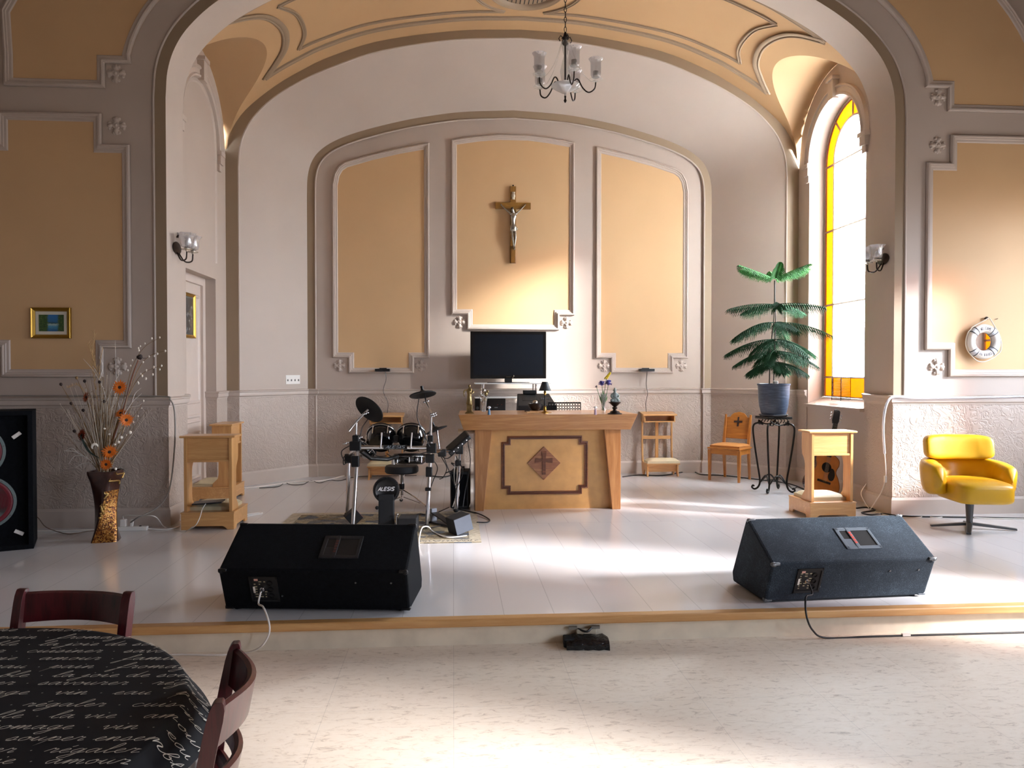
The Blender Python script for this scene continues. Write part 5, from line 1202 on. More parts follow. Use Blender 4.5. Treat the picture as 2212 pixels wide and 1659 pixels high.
P3 = D(932, 940, 7.0); F3 = at(922, 1139, Z=ZS+.02); P4 = D(996, 945, 7.8); F4 = at(985, 1105, Z=ZS+.02)
for a, b in ((P1, F1), (P2, F2), (P3, F3), (P4, F4)):
    o = MB().cyl(a, b, .0195, n=16).build('rack_leg', CHROME, t, 50); MB().ball((b.x, b.y, ZS+.032), .028, 12, sc=(1, 1, .75)).build('rubber_foot', MATTEB, o, 60)
def bar(name, pts, r=.019, m=CHROME): return MB().tube(pts, r, 14).build(name, m, t, 50)
bar('front_bar', [D(765, 966, YL), D(930, 967, 7.0)])
bar('side_bar', [D(768, 968, YL), P2]); bar('side_bar', [D(930, 976, 7.0), D(992, 972, 7.8)])
def clamp(px, py, Y, w=.035, h=.045, m=BLACKP, rz=0):
    c = D(px, py, Y); M = Matrix.Translation(c) @ Matrix.Rotation(rz, 4, 'Y')
    return MB(M).box(-w, w, -.035, .035, -h, h).build('clamp', m, t, None, .008)
for px, py, Y, w, h in ((768, 963, YL, .05, .042), (768, 996, YL, .035, .05), (769, 947, YL, .03, .03), (932, 968, 7.0, .045, .045), (929, 990, 7.0, .04, .04), (927, 1019, 7.0, .03, .045), (925, 1056, 7.0, .028, .016), (755, 990, YBk, .045, .045), (930, 947, 7.0, .026, .03), (992, 972, 7.8, .04, .04), (955, 978, 7.3, .04, .035), (990, 1000, 7.8, .03, .03), (987, 1080, 7.85, .026, .014)): clamp(px, py, Y, w, h)
# wing bolts
for px, py, Y in ((747, 957, YL), (776, 946, YL), (935, 894, 6.98), (790, 893, 6.75), (920, 868, 7.3), (937, 898, 6.98)):
    c = D(px, py, Y-.02); mb = MB().ball(c, .013, 10); mb.ball(c+Vector((.017, -.004, .008)), .011, 8, sc=(1.2, .5, .8)); mb.ball(c+Vector((-.017, -.004, -.004)), .011, 8, sc=(1.2, .5, .8)); mb.build('wing_bolt', CHROME, t, 60)
# tom pads
def drum_pad(c, n, r, h, lugs, name):
    n = Vector(n).normalized()
    o = MB().lathe([(.0, -h), (r*.82, -h), (r*.97, -h*.75), (r, -h*.2), (r, 0)], c, n, 36).build(name, GLB, t, 50)
    MB().lathe([(r+.004, -.018), (r+.009, -.014), (r+.009, .012), (r-.004, .014), (r-.006, .002)], c, n, 36).build('rim', BLACKM, o, 50)
    MB().lathe([(0, .004), (r-.005, .002)], c, n, 36).build('mesh_head', RUBBER, o)
    q = n.to_track_quat('Z', 'Y')
    MB().tube([Vector(c)+q @ Vector(((r+.0095)*math.cos(2*PI*i/36), (r+.0095)*math.sin(2*PI*i/36), -.014)) for i in range(36)], .004, 6, True).build('hoop', CHROME, o, 60)
    for k in range(lugs):
        a = 2*PI*k/lugs; d = q @ Vector((math.cos(a), math.sin(a), 0)); p0 = Vector(c)+d*(r+.008)
        MB().cyl(p0-n*.018, p0-n*h*.85, .0055, n=8).ball(p0-n*.018, .009, 8).build('lug', CHROME, o, 60)
    return o
for px in (824, 889): drum_pad(D(px, 938, 7.12), (0, .78, .62), .125, .13, 6, 'tom_pad'); 
drum_pad(D(886, 984, 7.35), (0, .16, .98), .15, .085, 8, 'snare_pad')
drum_pad(D(790, 966, 7.15), (.55, .5, .65), .105, .07, 6, 'tom_pad')
MB().box(-.13, .13, -.01, .03, -.035, .03).build('pad_bridge', BLACKP, t, None, .006).location = D(856, 948, 7.05)
for px in (824, 889):
    c = D(px-2, 968, YL-.02); MB().cyl(c, c+Vector((.012, -.01, .14)), .008, n=10).build('mount_rod', CHROME, t, 50)
c0 = D(795, 978, 7.05); MB().tube([D(780, 975, 6.95), D(800, 990, 7.05), D(838, 992, 7.15), D(860, 985, 7.2)], .02, 8).build('pad_arm', BLACKP, t, 50)
c0 = D(850, 1003, 7.3); MB().cyl(c0, c0+Vector((0, 0, .085)), .02, n=14).build('snare_post', CHROME, t, 50)
# cymbals
def cymbal(c, n, r, name='cymbal'):
    n = Vector(n).normalized()
    o = MB().lathe([(.0, .030), (r*.18, .026), (r*.3, .010), (r*.95, -.006), (r, -.012), (r*.97, -.018), (r*.3, .0), (.0, .004)], c, n, 44).build(name, RUBBER, t, 40)
    MB().lathe([(.0, .07), (.016, .07), (.012, .05), (.016, .03), (.0, .03)], c, n, 12).build('wing_nut', BLACKM, o, 50); return o
cymbal(D(799.5, 882.5, 6.75), (.50, .62, .60), .143); cymbal(D(913, 850, 7.25), (-.14, .26, .95), .128); cymbal(D(940, 927.5, 7.4), (-.38, .10, .92), .120, 'hi_hat')
bar('cymbal_stand', [D(769, 945, YL), D(770, 905, 6.82)], .011); bar('cymbal_boom', [D(753.5, 931, 6.78), D(772, 908, 6.8), D(790, 890, 6.78), D(796, 884, 6.77)], .011)
bar('cymbal_stand', [D(930, 960, 7.0), D(932, 893, 6.98)], .013); bar('cymbal_boom', [D(934, 897, 6.99), D(920, 868, 7.22), D(917.5, 852, 7.25)], .007); bar('hi_hat_rod', [D(950, 980, 7.35), D(944, 930, 7.4)], .009)
# sound module
c = D(990, 957, 7.6); ang = math.atan2(38, 43); M = Matrix.Translation(c) @ Matrix.Rotation(-ang, 4, 'Y') @ Matrix.Rotation(.25, 4, 'X')
mo = MB(M).box(-.135, .135, -.1, .1, -.022, .022).build('sound_module', BLACKP, t, None, .01)
MB(M).box(-.125, .125, -.09, .09, .022, .026).build('module_face', MATTEB, mo, None, .003)
for i in range(4): MB(M).cyl((-.08+.055*i, -.101, 0), (-.08+.055*i, -.106, 0), .006, n=8).build('socket', CHROME, mo)
# maker's lettering as bevelled strokes
SEG2 = {'A': [((0, 0), (.6, 1)), ((.6, 1), (.75, 0)), ((.35, .35), (.7, .35))], 'L': [((.2, 1), (0, .0)), ((0, 0), (.75, 0))], 'E': [((.85, 1), (.1, 1)), ((.1, 1), (0, 0)), ((0, 0), (.7, 0)), ((.05, .5), (.7, .5))],
        'S': [((.9, 1), (.2, 1)), ((.2, 1), (.12, .55)), ((.12, .55), (.78, .45)), ((.78, .45), (.72, 0)), ((.72, 0), (0, 0))], 'I': [((.2, 1), (.05, 0))]}
def lettering(word, c, W, H, ux, uz, m, r, name):
    adv = {'A': 1.0, 'L': .95, 'E': 1.0, 'S': 1.05, 'I': .45}; T = sum(adv[x] for x in word); x = 0; mb = MB()
    for ch in word:
        for (a0, b0), (a1, b1) in SEG2[ch]:
            mb.tube([Vector(c)+Vector(ux)*((x+a-T/2)/T*W+b*H*.25)+Vector(uz)*(b-.5)*H for a, b in ((a0, b0), (a1, b1))], r, 6)
        x += adv[ch]
    return mb.build(name, m, t, 60)
lettering('ALESIS', D(854, 965.5, YL-.022), .17, .022, (1, 0, 0), (0, 0, 1), plain('letter_silver', '9aa0a8', .35, .7), .0026, 'maker_lettering')
MB().box(-.105, .105, -.003, .003, -.018, .018).build('lettering_plate', GLB, t, None, .002).location = D(854, 965.5, YL-.018)
for (a, b, c_, d) in (((770, 990), (745, 985), (742, 1003), (748, 1000)), ((760, 960), (738, 975), (744, 995), (757, 1000)), ((795, 905), (782, 925), (775, 960), (768, 980)), ((776, 950), (800, 972), (815, 985), (835, 985)), ((905, 860), (901, 900), (915, 935), (928, 965)), ((835, 980), (860, 992), (890, 985), (928, 975))):
    MB().tube(curve_pts([D(a[0], a[1], 6.88), D(b[0], b[1], 6.9), D(c_[0], c_[1], 6.92), D(d[0], d[1], 6.95)], 6), .0045, 6).build('cable', BLACKP, t, 60)
for (a, b, c_, d) in (((928, 985), (945, 1010), (935, 1040), (928, 1060)), ((952, 985), (965, 1010), (958, 1030), (950, 1035)), ((1010, 950), (1016, 1000), (1005, 1060), (1000, 1095)), ((985, 985), (1000, 1020), (985, 1060), (988, 1100)), ((958, 985), (975, 1030), (985, 1050), (992, 1020)), ((940, 975), (962, 990), (975, 985), (985, 975))):
    MB().tube(curve_pts([D(a[0], a[1], 7.5), D(b[0], b[1], 7.6), D(c_[0], c_[1], 7.65), D(d[0], d[1], 7.6)], 6), .0045, 6).build('cable', BLACKP, t, 60)
for px in (984, 990): MB().tube(curve_pts([D(px, 985, 7.78), D(px-3, 1030, 7.8), D(px+2, 1065, 7.82), D(px-6, 1095, 7.8)], 6), .005, 6).build('cable', WHITEP, t, 60)
# kick tower
k = at(834, 1150, Z=ZS+.009); t = thing('kick_drum_tower', 'black bass drum tower with white maker lettering behind the left monitor', 'drum pad', (k.x, k.y, ZS+.009))
kz = D(833, 1060, k.y).z-ZS-.009
MB().prism([(-.075, 0), (.075, 0), (.07, .1), (.068, kz-.04), (-.068, kz-.04), (-.07, .1)], (0, .015, 0), (1, 0, 0), (0, 0, 1), -.07).build('tower', NAVY, t, None, .008)
o = MB().lathe([(.0, -.03), (.105, -.03), (.118, -.02), (.118, .02), (.0, .02)], (0, .05, kz), (0, -1, 0), 40).build('pad', NAVY, t, 40)
MB().lathe([(.09, .021), (.096, .028), (.112, .026), (.119, .015)], (0, .05, kz), (0, -1, 0), 40).build('pad_rim', BLACKP, o, 50)
MB().prism([(-.07, -.09), (.07, -.09), (.068, -.035), (-.068, -.035)], (0, .022, kz), (1, 0, 0), (0, 0, 1), .008).build('pad_plate', NAVY, o, None, .003)
for a in range(6): MB().cyl((.108*math.cos(a*PI/3+.5), .03, kz+.108*math.sin(a*PI/3+.5)), (.108*math.cos(a*PI/3+.5), .02, kz+.108*math.sin(a*PI/3+.5)), .008, n=10).build('lug', BLACKP, o, 50)
lettering('ALESIS', (0, .024, kz+.012), .145, .03, (1, 0, 0), (0, 0, 1), plain('letter_white', 'e9ebee', .5), .0042, 'maker_lettering')
MB().box(-.1, .1, -.02, .2, 0, .012).build('base_plate', BLACKM, t, None, .003)
MB().cyl((.095, .0, .0), (.095, .0, .16), .008, n=10).ball((.1, -.01, .16), .012, 8).build('height_bolt', CHROME, t, 50)
# throne
c = at(868, 1094, Z=ZS); th = thing('drum_throne', 'round black drum throne with chrome tripod behind the kick tower', 'stool', (c.x, c.y, ZS))
sz = D(866, 1004, c.y).z-ZS
MB().lathe([(.0, 0), (.165, 0), (.178, .015), (.178, .06), (.165, .078), (.0, .085)], (0, 0, sz-.085), n=40).build('seat', MATTEB, th, 40)
MB().lathe([(.018, .12), (.018, sz-.2), (.026, sz-.2), (.026, sz-.12), (.035, sz-.1), (.035, sz-.085)], n=20).build('column', CHROME, th, 40)
MB().lathe([(.028, sz-.26), (.03, sz-.25), (.03, sz-.21), (.028, sz-.2)], n=16).build('lock_collar', BLACKM, th, 40)
for kx in range(3):
    a = R(-25+120*kx); o = MB().tube([(.02*math.cos(a), .02*math.sin(a), sz-.27), (.16*math.cos(a), .16*math.sin(a), sz-.34), (.30*math.cos(a), .30*math.sin(a), .015)], .011, 8, flat=.6).build('leg', CHROME, th, 50)
    MB().tube([(.02*math.cos(a), .02*math.sin(a), .1), (.22*math.cos(a), .22*math.sin(a), sz-.4)], .007, 6).build('brace', CHROME, o, 50); MB().ball((.30*math.cos(a), .30*math.sin(a), .02), .02, 10).build('rubber_foot', MATTEB, o, 60)
# boxes on the rug
def solid(name, label, cat, loc, rz, dims, m, tilt=0, face=None, fm=None, bev=.005):
    t = thing(name, label, cat, loc, rz); w, d, h = dims
    M = Matrix.Rotation(tilt, 4, 'Y')
    zmin = min((M @ Vector((x, 0, z))).z for x in (-w/2, w/2) for z in (0, h)); M = Matrix.Translation((0, 0, -zmin)) @ M
    MB(M).box(-w/2, w/2, -d/2, d/2, 0, h).build('case', m, t, None, bev)
    for nm, (x0, x1, y0, y1, z0, z1) in (face or {}).items(): MB(M).box(x0, x1, y0, y1, z0, z1).build(nm, fm, t, None, .001)
    return t
RZ = ZS+.0095
c = at(881, 1152, Z=RZ); solid('pedal_box', 'low black pedal box on the rug beside the kick tower', 'box', (c.x, c.y+.08, RZ), R(-4), (.165, .2, .135), MATTEB)
c = at(769, 1140, Z=RZ); solid('practice_cube', 'small black box with a purple side at the foot of the drum rack', 'box', (c.x, c.y+.1, RZ), R(18), (.12, .1, .12), MATTEB, R(-40), {'purple_side': (.0605, .062, -.05, .05, .005, .115)}, plain('purple_cloth', '7a2f78', .7))
c = at(996, 1157, Z=RZ); pc = solid('personal_monitor', 'small tilted black monitor speaker with its lit side coloured grey on the rug corner', 'speaker', (c.x, c.y+.1, RZ), R(28), (.17, .16, .145), MATTEB, R(-14), {'lit_side': (-.083, .083, -.0815, -.08, .003, .142)}, plain('lit_side_grey', '59616e', .6))  # thin grey plate paints the light on one side of the black box
# hi-hat pedal
c = at(955, 1132, Z=RZ); t2 = thing('hi_hat_pedal', 'black hi hat pedal lying on the rug between the rack leg and the small speaker', 'pedal', (c.x, c.y, RZ), R(38))
MB().hexa([(-.045, -.15, 0), (.045, -.15, 0), (.045, .15, 0), (-.045, .15, 0), (-.04, -.15, .012), (.04, -.15, .012), (.04, .15, .012), (-.04, .15, .012)]).build('base_plate', BLACKM, t2, None, .003)
MB().hexa([(-.04, -.15, .014), (.04, -.15, .014), (.035, .13, .085), (-.035, .13, .085), (-.04, -.15, .024), (.04, -.15, .024), (.035, .13, .098), (-.035, .13, .098)]).build('footboard', BLACKP, t2, None, .003)
MB().box(-.03, .03, .12, .15, .01, .13).build('pedal_heel', plain('pale_grey_block', '9ba1ab', .5), t2, None, .004)
# black subwoofer beside the altar
c = at(1010, 1103, Z=ZS); t2 = thing('bass_amplifier', 'black bass amplifier box standing left of the altar leg', 'amplifier', (c.x-.07, c.y+.2, ZS), R(-6))
MB().box(-.095, .095, -.14, .14, .012, .40).build('cabinet', MATTEB, t2, None, .012); MB().box(-.08, .08, -.146, -.14, .04, .37).build('grille', CARPET, t2, None, .003)
MB().tube([(-.04, 0, .4), (-.04, 0, .43), (.04, 0, .43), (.04, 0, .4)], .008, 8).build('handle', BLACKM, t2, 50)
# ================================================================ potted Norfolk pine on its iron stand
c = (at(1641, 1062, Z=ZS)+at(1702, 1071, Z=ZS))/2
IRON = plain('wrought_iron', '17140f', .45, .6)
H = at(1671, 899, Y=c.y+.15).z-ZS; W = .155
st = thing('plant_stand', 'black wrought iron plant stand with scrolled legs right of the cross chair', 'plant stand', (c.x+.05, c.y+.13, ZS), R(6))
for sx in (-1, 1):
    for sy in (-1, 1):
        P = [(sx*W*.55, sy*W*.55, H-.1), (sx*W*.85, sy*W*.85, H-.085), (sx*W*1.1, sy*W*1.1, H-.13), (sx*W*1.05, sy*W*1.05, H-.3), (sx*W*.85, sy*W*.85, H*.35), (sx*W*.72, sy*W*.72, .13), (sx*W*.8, sy*W*.8, .05), (sx*W*1.0, sy*W*1.0, .018), (sx*W*1.15, sy*W*1.15, .035), (sx*W*1.1, sy*W*1.1, .06), (sx*W*1.02, sy*W*1.02, .05)]
        MB().tube(curve_pts(P, 6), .0115, 8).build('leg', IRON, st, 60)
        P = [(sx*W*.45, sy*W*.95, H-.06), (sx*W*.6, sy*W*.95, H-.1), (sx*W*.75, sy*W*.95, H-.09), (sx*W*.72, sy*W*.95, H-.065), (sx*W*.62, sy*W*.95, H-.075)]
        MB().tube(curve_pts(P, 5), .007, 6).build('scroll', IRON, st, 60)
for sy in (-1, 1):
    MB().tube(curve_pts([(-W*.75, sy*W*.95, H-.05), (-W*.4, sy*W*.95, H-.085), (0, sy*W*.95, H-.1), (W*.4, sy*W*.95, H-.085), (W*.75, sy*W*.95, H-.05)], 6), .008, 6).build('apron_curve', IRON, st, 60)
    for i in range(-2, 3): MB().tube(curve_pts([(i*.04, sy*W*.95, H-.02), (i*.04+.02, sy*W*.95, H-.045), (i*.04, sy*W*.95, H-.075)], 4), .005, 6).build('lattice', IRON, st, 60)
for a, b in (((-1, -1), (1, -1)), ((1, -1), (1, 1)), ((1, 1), (-1, 1)), ((-1, 1), (-1, -1))):
    MB().tube(curve_pts([(a[0]*W*.72, a[1]*W*.72, .1), ((a[0]+b[0])*W*.3, (a[1]+b[1])*W*.3, .2), (b[0]*W*.72, b[1]*W*.72, .1)], 8), .009, 6).build('stretcher', IRON, st, 60)
mb = MB().box(-W, W, -W, W, H-.02, H); mb.box(-W*1.02, W*1.02, -W*1.02, W*1.02, H-.03, H-.022); mb.build('top', IRON, st, None, .004)
pc = Vector((c.x+.05, c.y+.13, ZS+H+.0005))
tag(MB(Matrix.Translation(pc)).lathe([(.0, 0), (.15, .0), (.172, .022), (.165, .024), (.145, .008), (.0, .008)], n=40).build('saucer', plain('grey_saucer', '6e7378', .25, .2), None, 50), 'grey plastic saucer between the plant pot and the iron stand', 'saucer')
pp = pc+Vector((0, 0, .0085)); PH = at(1671, 829, Y=pc.y-.1).z-pp.z; ks = pc.y/1650*1.02
POT = None
def pot_mat():
    m, nt, b = new_mat('blue_grey_pot'); v = coords(nt, (1, 1, 9)); n = noise(nt, v, 6, 5, .7)
    nt.links.new(ramp(nt, n, [(.35, '263245'), (.55, '3b4a5e'), (.75, '5a6775')]), b.inputs['Base Color']); b.inputs['Roughness'].default_value = .35; bump(nt, b, n, .15, .006); return m
tp = thing('potted_pine', 'tiered Norfolk pine in a blue grey pot by the window', 'potted plant', pp)
MB().lathe([(.0, 0), (.125, 0), (.145, .03), (.168, .12), (.178, PH*.6), (.183, PH-.02), (.19, PH-.018), (.192, PH), (.176, PH), (.17, PH-.04), (.0, PH-.04)], n=48).build('pot', pot_mat(), tp, 50)
MB().lathe([(.0, PH-.03), (.17, PH-.036)], n=24).build('soil', plain('soil', '2a1d14', .95, bmp=.5), tp)
BARK = plain('pine_stem', '2f2a1e', .7); NEED = plain('pine_needles', '15381f', .8, var=.35, scale=12, spec=.15); NEEDL = plain('young_needles', '2c6328', .75, var=.3, scale=12, spec=.2)
def pl(px, py, dy=0): return at(px, py, Y=pp.y+dy)-pp
for k_, (x0, x1) in enumerate(((1662, 1673), (1671, 1674))):
    MB().tube(curve_pts([pl(x0, 832, -.02+.02*k_), pl(x0+2, 760), pl(x1-1.5+3*k_, 690), pl(x1, 640), pl(x1, 606)], 6), [.0075]*12+[.006]*13, 8).build('stem', BARK, tp, 60)
def pine_branch(base, az, L, rise, droop, m, nl=.1, dens=22):
    ca, sa = math.cos(az), math.sin(az); P = []
    for i in range(dens+1):
        f = i/dens; r = L*f; z = rise*f-droop*f*f; P.append(Vector((base.x+ca*r, base.y+sa*r, base.z+z)))
    mb = MB().tube(P, [.005*(1-.7*i/dens) for i in range(dens+1)], 5); tv = Vector((-sa, ca, 0))
    for i in range(2, dens+1):
        f = i/dens; ln = nl*(.55+.75*math.sin(PI*min(1, f*1.02))**.7)*random.uniform(.8, 1.15)
        for s in (-1, 1):
            for q in (0, 1):
                d = tv*s*(.75 if q else .45)+Vector((ca, sa, 0))*.55+Vector((0, 0, -.5 if q else -.95 if droop >= rise*.5 else -.15)); d.normalize(); p0 = P[i]; p1 = p0+d*ln*.55+Vector((0, 0, -.002)); p2 = p0+d*ln+Vector((0, 0, -.22*ln))
                mb.tube([p0, p1, p2], [.0032, .0046, .0014], 4, cap=False)
    return mb.build('branch', m, tp)
WH_ = [(602, .48, .0, .12, NEEDL, 6, .085, 1.0), (658, .62, .06, .13, NEED, 5, .105, 0), (697, .66, .04, .20, NEED, 5, .115, 0), (733, .55, .02, .22, NEED, 5, .115, 0), (758, .5, .0, .16, NEED, 5, .1, 0), (782, .36, .0, .13, NEED, 5, .1, 0)]
for i, (py, L, rise, droop, m, nb, nl, up) in enumerate(WH_):
    b = pl(1673, py)
    for j in range(nb):
        az = 2*PI*j/nb+.25+i*.35; l = L*random.uniform(.85, 1.05); 
        if up: pine_branch(b, az, l, .0+.16, .02, m, nl, 24)
        else: pine_branch(b, az, l, rise, droop*random.uniform(.8, 1.2), m, nl)
tag(MB(Matrix.Translation(pp+pl(1675, 826, -.03)*1.0-Vector((0, 0, .0)))).box(-.03, .03, -.02, .02, -.035, .02).build('plant_tag', WHITEP, None, None, .01), 'white plastic block lying in the pine pot', 'block')
# ================================================================ chair with a cut-out cross
f0, f1 = at(1538.5, 1037.5, Z=ZS), at(1588, 1042.5, Z=ZS)
ang = vec2(f0, f1); W = .41; Dp = .4
HON = wood('honey_wood', 'b8772f', '9a5f22', 'z', .35, .8); HONX = wood('honey_wood_cross', 'b8772f', '9a5f22', 'x', .35, .8)
ct = thing('cross_chair', 'honey coloured wooden chair with a cross in its back by the right apse wall', 'chair', (f0+f1)/2, ang)
sh_ = .44
for sx in (-1, 1):
    x = sx*(W/2); MB().hexa([(x-.014, .0, 0), (x+.014, .0, 0), (x+.014, .03, 0), (x-.014, .03, 0), (x-.022, -.005, sh_-.03), (x+.022, -.005, sh_-.03), (x+.022, .04, sh_-.03), (x-.022, .04, sh_-.03)]).build('front_leg', HON, ct, None, .003)
    x = sx*(W/2-.03); MB().hexa([(x-.014, Dp, 0), (x+.014, Dp, 0), (x+.014, Dp+.03, 0), (x-.014, Dp+.03, 0), (x-.018, Dp-.05, sh_), (x+.018, Dp-.05, sh_), (x+.018, Dp-.01, sh_), (x-.018, Dp-.01, sh_)]).build('rear_leg', HON, ct, None, .003)
    MB().hexa([(x-.018, Dp-.05, sh_), (x+.018, Dp-.05, sh_), (x+.018, Dp-.015, sh_), (x-.018, Dp-.015, sh_), (x-.012, Dp+.03, .86), (x+.012, Dp+.03, .86), (x+.012, Dp+.05, .86), (x-.012, Dp+.05, .86)]).build('back_post', HON, ct, None, .003)
mb = MB(); mb.box(-W/2+.02, W/2-.02, .005, .025, sh_-.09, sh_-.015); mb.box(-W/2+.02, W/2-.02, Dp-.04, Dp-.02, sh_-.09, sh_-.015); mb.box(-W/2+.0, -W/2+.02, .02, Dp-.03, sh_-.09, sh_-.015); mb.box(W/2-.02, W/2, .02, Dp-.03, sh_-.09, sh_-.015)
mb.build('seat_frame', HONX, ct, None, .002); MB().box(-W/2-.02, W/2+.02, -.02, Dp-.02, sh_-.02, sh_).build('seat', HONX, ct, None, .005)
pad('cushion', -W/2+.0, W/2-.0, .02, Dp-.04, sh_, sh_+.05, ct, plain('tan_cushion', 'a8723a', .55))
bw = W/2-.035; bp = [(-bw, sh_+.1), (bw, sh_+.1), (bw, .83), (bw-.05, .835), (bw-.07, .865), (bw-.1, .89), (0, .905), (-bw+.1, .89), (-bw+.07, .865), (-bw+.05, .835), (-bw, .83)]
tl = Vector((0, .09, .40)).normalized(); O = Vector((0, Dp-.035, sh_)); cz = .77
mb = MB(); cross = [(-.012, cz-.065), (.012, cz-.065), (.012, cz-.012), (.06, cz-.012), (.06, cz+.012), (.012, cz+.012), (.012, cz+.065), (-.012, cz+.065), (-.012, cz+.012), (-.06, cz+.012), (-.06, cz-.012), (-.012, cz-.012)]
mb.prism([(x, z-sh_) for x, z in bp], O, (1, 0, 0), tl, -.016); bo = mb.build('back_panel', HONX, ct, None, .003)
MB().prism([(x, z-sh_) for x, z in cross], O-Vector((0, .0005, 0)), (1, 0, 0), tl, .0025).build('cross_cutout', plain('dark_cutout', '2a160a', .7), bo)
# ================================================================ acoustic guitar on a floor stand behind the sunlit kneeler
gc = at(1776, 1036, Y=8.35); gb = Vector((gc.x, 8.35, ZS))
top_ = at(1806, 880, Y=8.55); base_ = at(1768, 1072, Y=8.3)
ax = (top_-base_).normalized(); sidev = ax.cross(Vector((0, 1, 0))).normalized(); 
if sidev.x < 0: sidev = -sidev
nrm = sidev.cross(ax).normalized()
if nrm.y > 0: nrm = -nrm
SPR_ = plain('spruce_top', 'b06a2c', .3, var=.1, scale=14, coat=.4); MAH = plain('mahogany', '3d1712', .25, coat=.5); EBO = plain('ebony', '140f0d', .4)
gt = thing('acoustic_guitar', 'acoustic guitar with black pickguard standing behind the sunlit kneeler', 'guitar', base_)
def gp(u, v, h=0): return sidev*u+ax*v+nrm*h
half = curve_pts([(0, 0, 0), (.11, .015, 0), (.185, .09, 0), (.195, .16, 0), (.165, .24, 0), (.125, .30, 0), (.125, .345, 0), (.143, .40, 0), (.13, .46, 0), (.07, .495, 0), (0, .50, 0)], 5)
outl = [(p.x, p.y) for p in half]+[(-p.x, p.y) for p in half[::-1][1:-1]]
mb = MB(); k_ = len(outl); mb.grid([[gp(u, v, h) for u, v in outl] for h in (-.05, .05)], 0, True); mb.add([gp(u, v, -.05) for u, v in outl], [tuple(range(k_))]); mb.build('body', MAH, gt, 40)
MB().add([gp(u*.985, .25+(v-.25)*.985, .0505) for u, v in outl], [tuple(range(k_))]).build('soundboard', SPR_, gt)
MB().tube([gp(u, v, .05) for u, v in outl], .004, 6, True).build('binding', plain('binding_dark', '6b3a1e', .3), gt, 60)
MB().lathe([(.0, .0), (.05, .0)], gp(0, .335, .0515), nrm, 32).build('sound_hole', EBO, gt); MB().lathe([(.052, .0), (.058, .001)], gp(0, .335, .0512), nrm, 32).build('rosette', BLACKM, gt)
pg = curve_pts([(.045, .30, 0), (.06, .34, 0), (.095, .33, 0), (.115, .27, 0), (.1, .21, 0), (.06, .20, 0), (.035, .24, 0)], 6, True)
MB().add([gp(p.x, p.y, .0522) for p in pg], [tuple(range(len(pg)))]).build('pickguard', EBO, gt)
mb = MB(); 
def gbox(mb, u0, u1, v0, v1, h0, h1): mb.hexa([gp(u0, v0, h0), gp(u1, v0, h0), gp(u1, v1, h0), gp(u0, v1, h0), gp(u0, v0, h1), gp(u1, v0, h1), gp(u1, v1, h1), gp(u0, v1, h1)]); return mb
gbox(MB(), -.08, .08, .155, .18, .05, .06).build('bridge', EBO, gt, None, .003)
nk = gbox(MB(), -.026, .026, .46, .86, .045, .068).build('neck', EBO, gt, None, .004)
for i in range(10): gbox(MB(), -.026, .026, .5+i*.036, .502+i*.036, .068, .0695).build('fret', CHROME, nk)
MB().prism([(-.03, .86), (.03, .86), (.042, .9), (.036, 1.02), (.012, 1.035), (0, 1.025), (-.012, 1.035), (-.036, 1.02), (-.042, .9)], nrm*.035, sidev, ax, .016).build('headstock', EBO, gt, None, .003)
for s in (-1, 1):
    for i in range(3): MB().cyl(gp(s*.036, .91+i*.035, .043), gp(s*.062, .91+i*.035, .043), .004, n=6).ball(gp(s*.064, .91+i*.035, .043), .01, 8).build('tuning_peg', CHROME, gt, 60)
for i in range(6): MB().cyl(gp(-.02+.008*i, .165, .062), gp(-.017+.007*i, .86, .071), .0008, n=4).build('string', CHROME, gt)
gs = thing('guitar_stand', 'black guitar stand behind the sunlit kneeler', 'guitar stand', Vector((base_.x, base_.y, ZS)))
MB().tube([Vector((.0, .16, .02)), Vector((.04, .16, .4)), (ax*.62-nrm*.06)+Vector((0, 0, base_.z-ZS))], .011, 8).build('pole', BLACKM, gs, 50)
q = ax*.63-nrm*.05+Vector((0, 0, base_.z-ZS)); MB().tube([q-sidev*.09+nrm*.1, q-sidev*.07+nrm*.02, q-sidev*.02, q+sidev*.02, q+sidev*.07+nrm*.02, q+sidev*.09+nrm*.1], .013, 8).build('neck_yoke', MATTEB, gs, 60)
for s in (-1, 1): MB().tube([Vector((0, .16, .04)), Vector((s*.1, .02, .014)), Vector((s*.12, -.09, .012)), Vector((s*.12, -.1, .03))], .01, 8).build('cradle_arm', BLACKM, gs, 60)
MB().tube([Vector((0, .16, .06)), Vector((0, .32, .01))], .01, 8).build('leg', BLACKM, gs)
# ================================================================ wire rack on the window sill
pw = at(1813, 890, X=XBR+.1); zt_ = at(1815, 815, X=XBR+.1).z; zs2 = SILL+.062
wr = thing('wire_rack', 'tall black wire rack standing on the window sill', 'rack', (XBR+.13, pw.y+.02, zs2))
hh = zt_-zs2
for sx in (-.06, .06):
    for sy in (-.11, .11): MB().cyl((sx, sy, 0), (sx, sy, hh), .004, n=6).build('upright', BLACKM, wr)
for i in range(15):
    z = .01+i*(hh*.86)/14; MB().tube([(-.06, -.11, z), (.06, -.11, z), (.06, .11, z), (-.06, .11, z)], .0025, 5, True).build('wire_tier', BLACKM, wr)
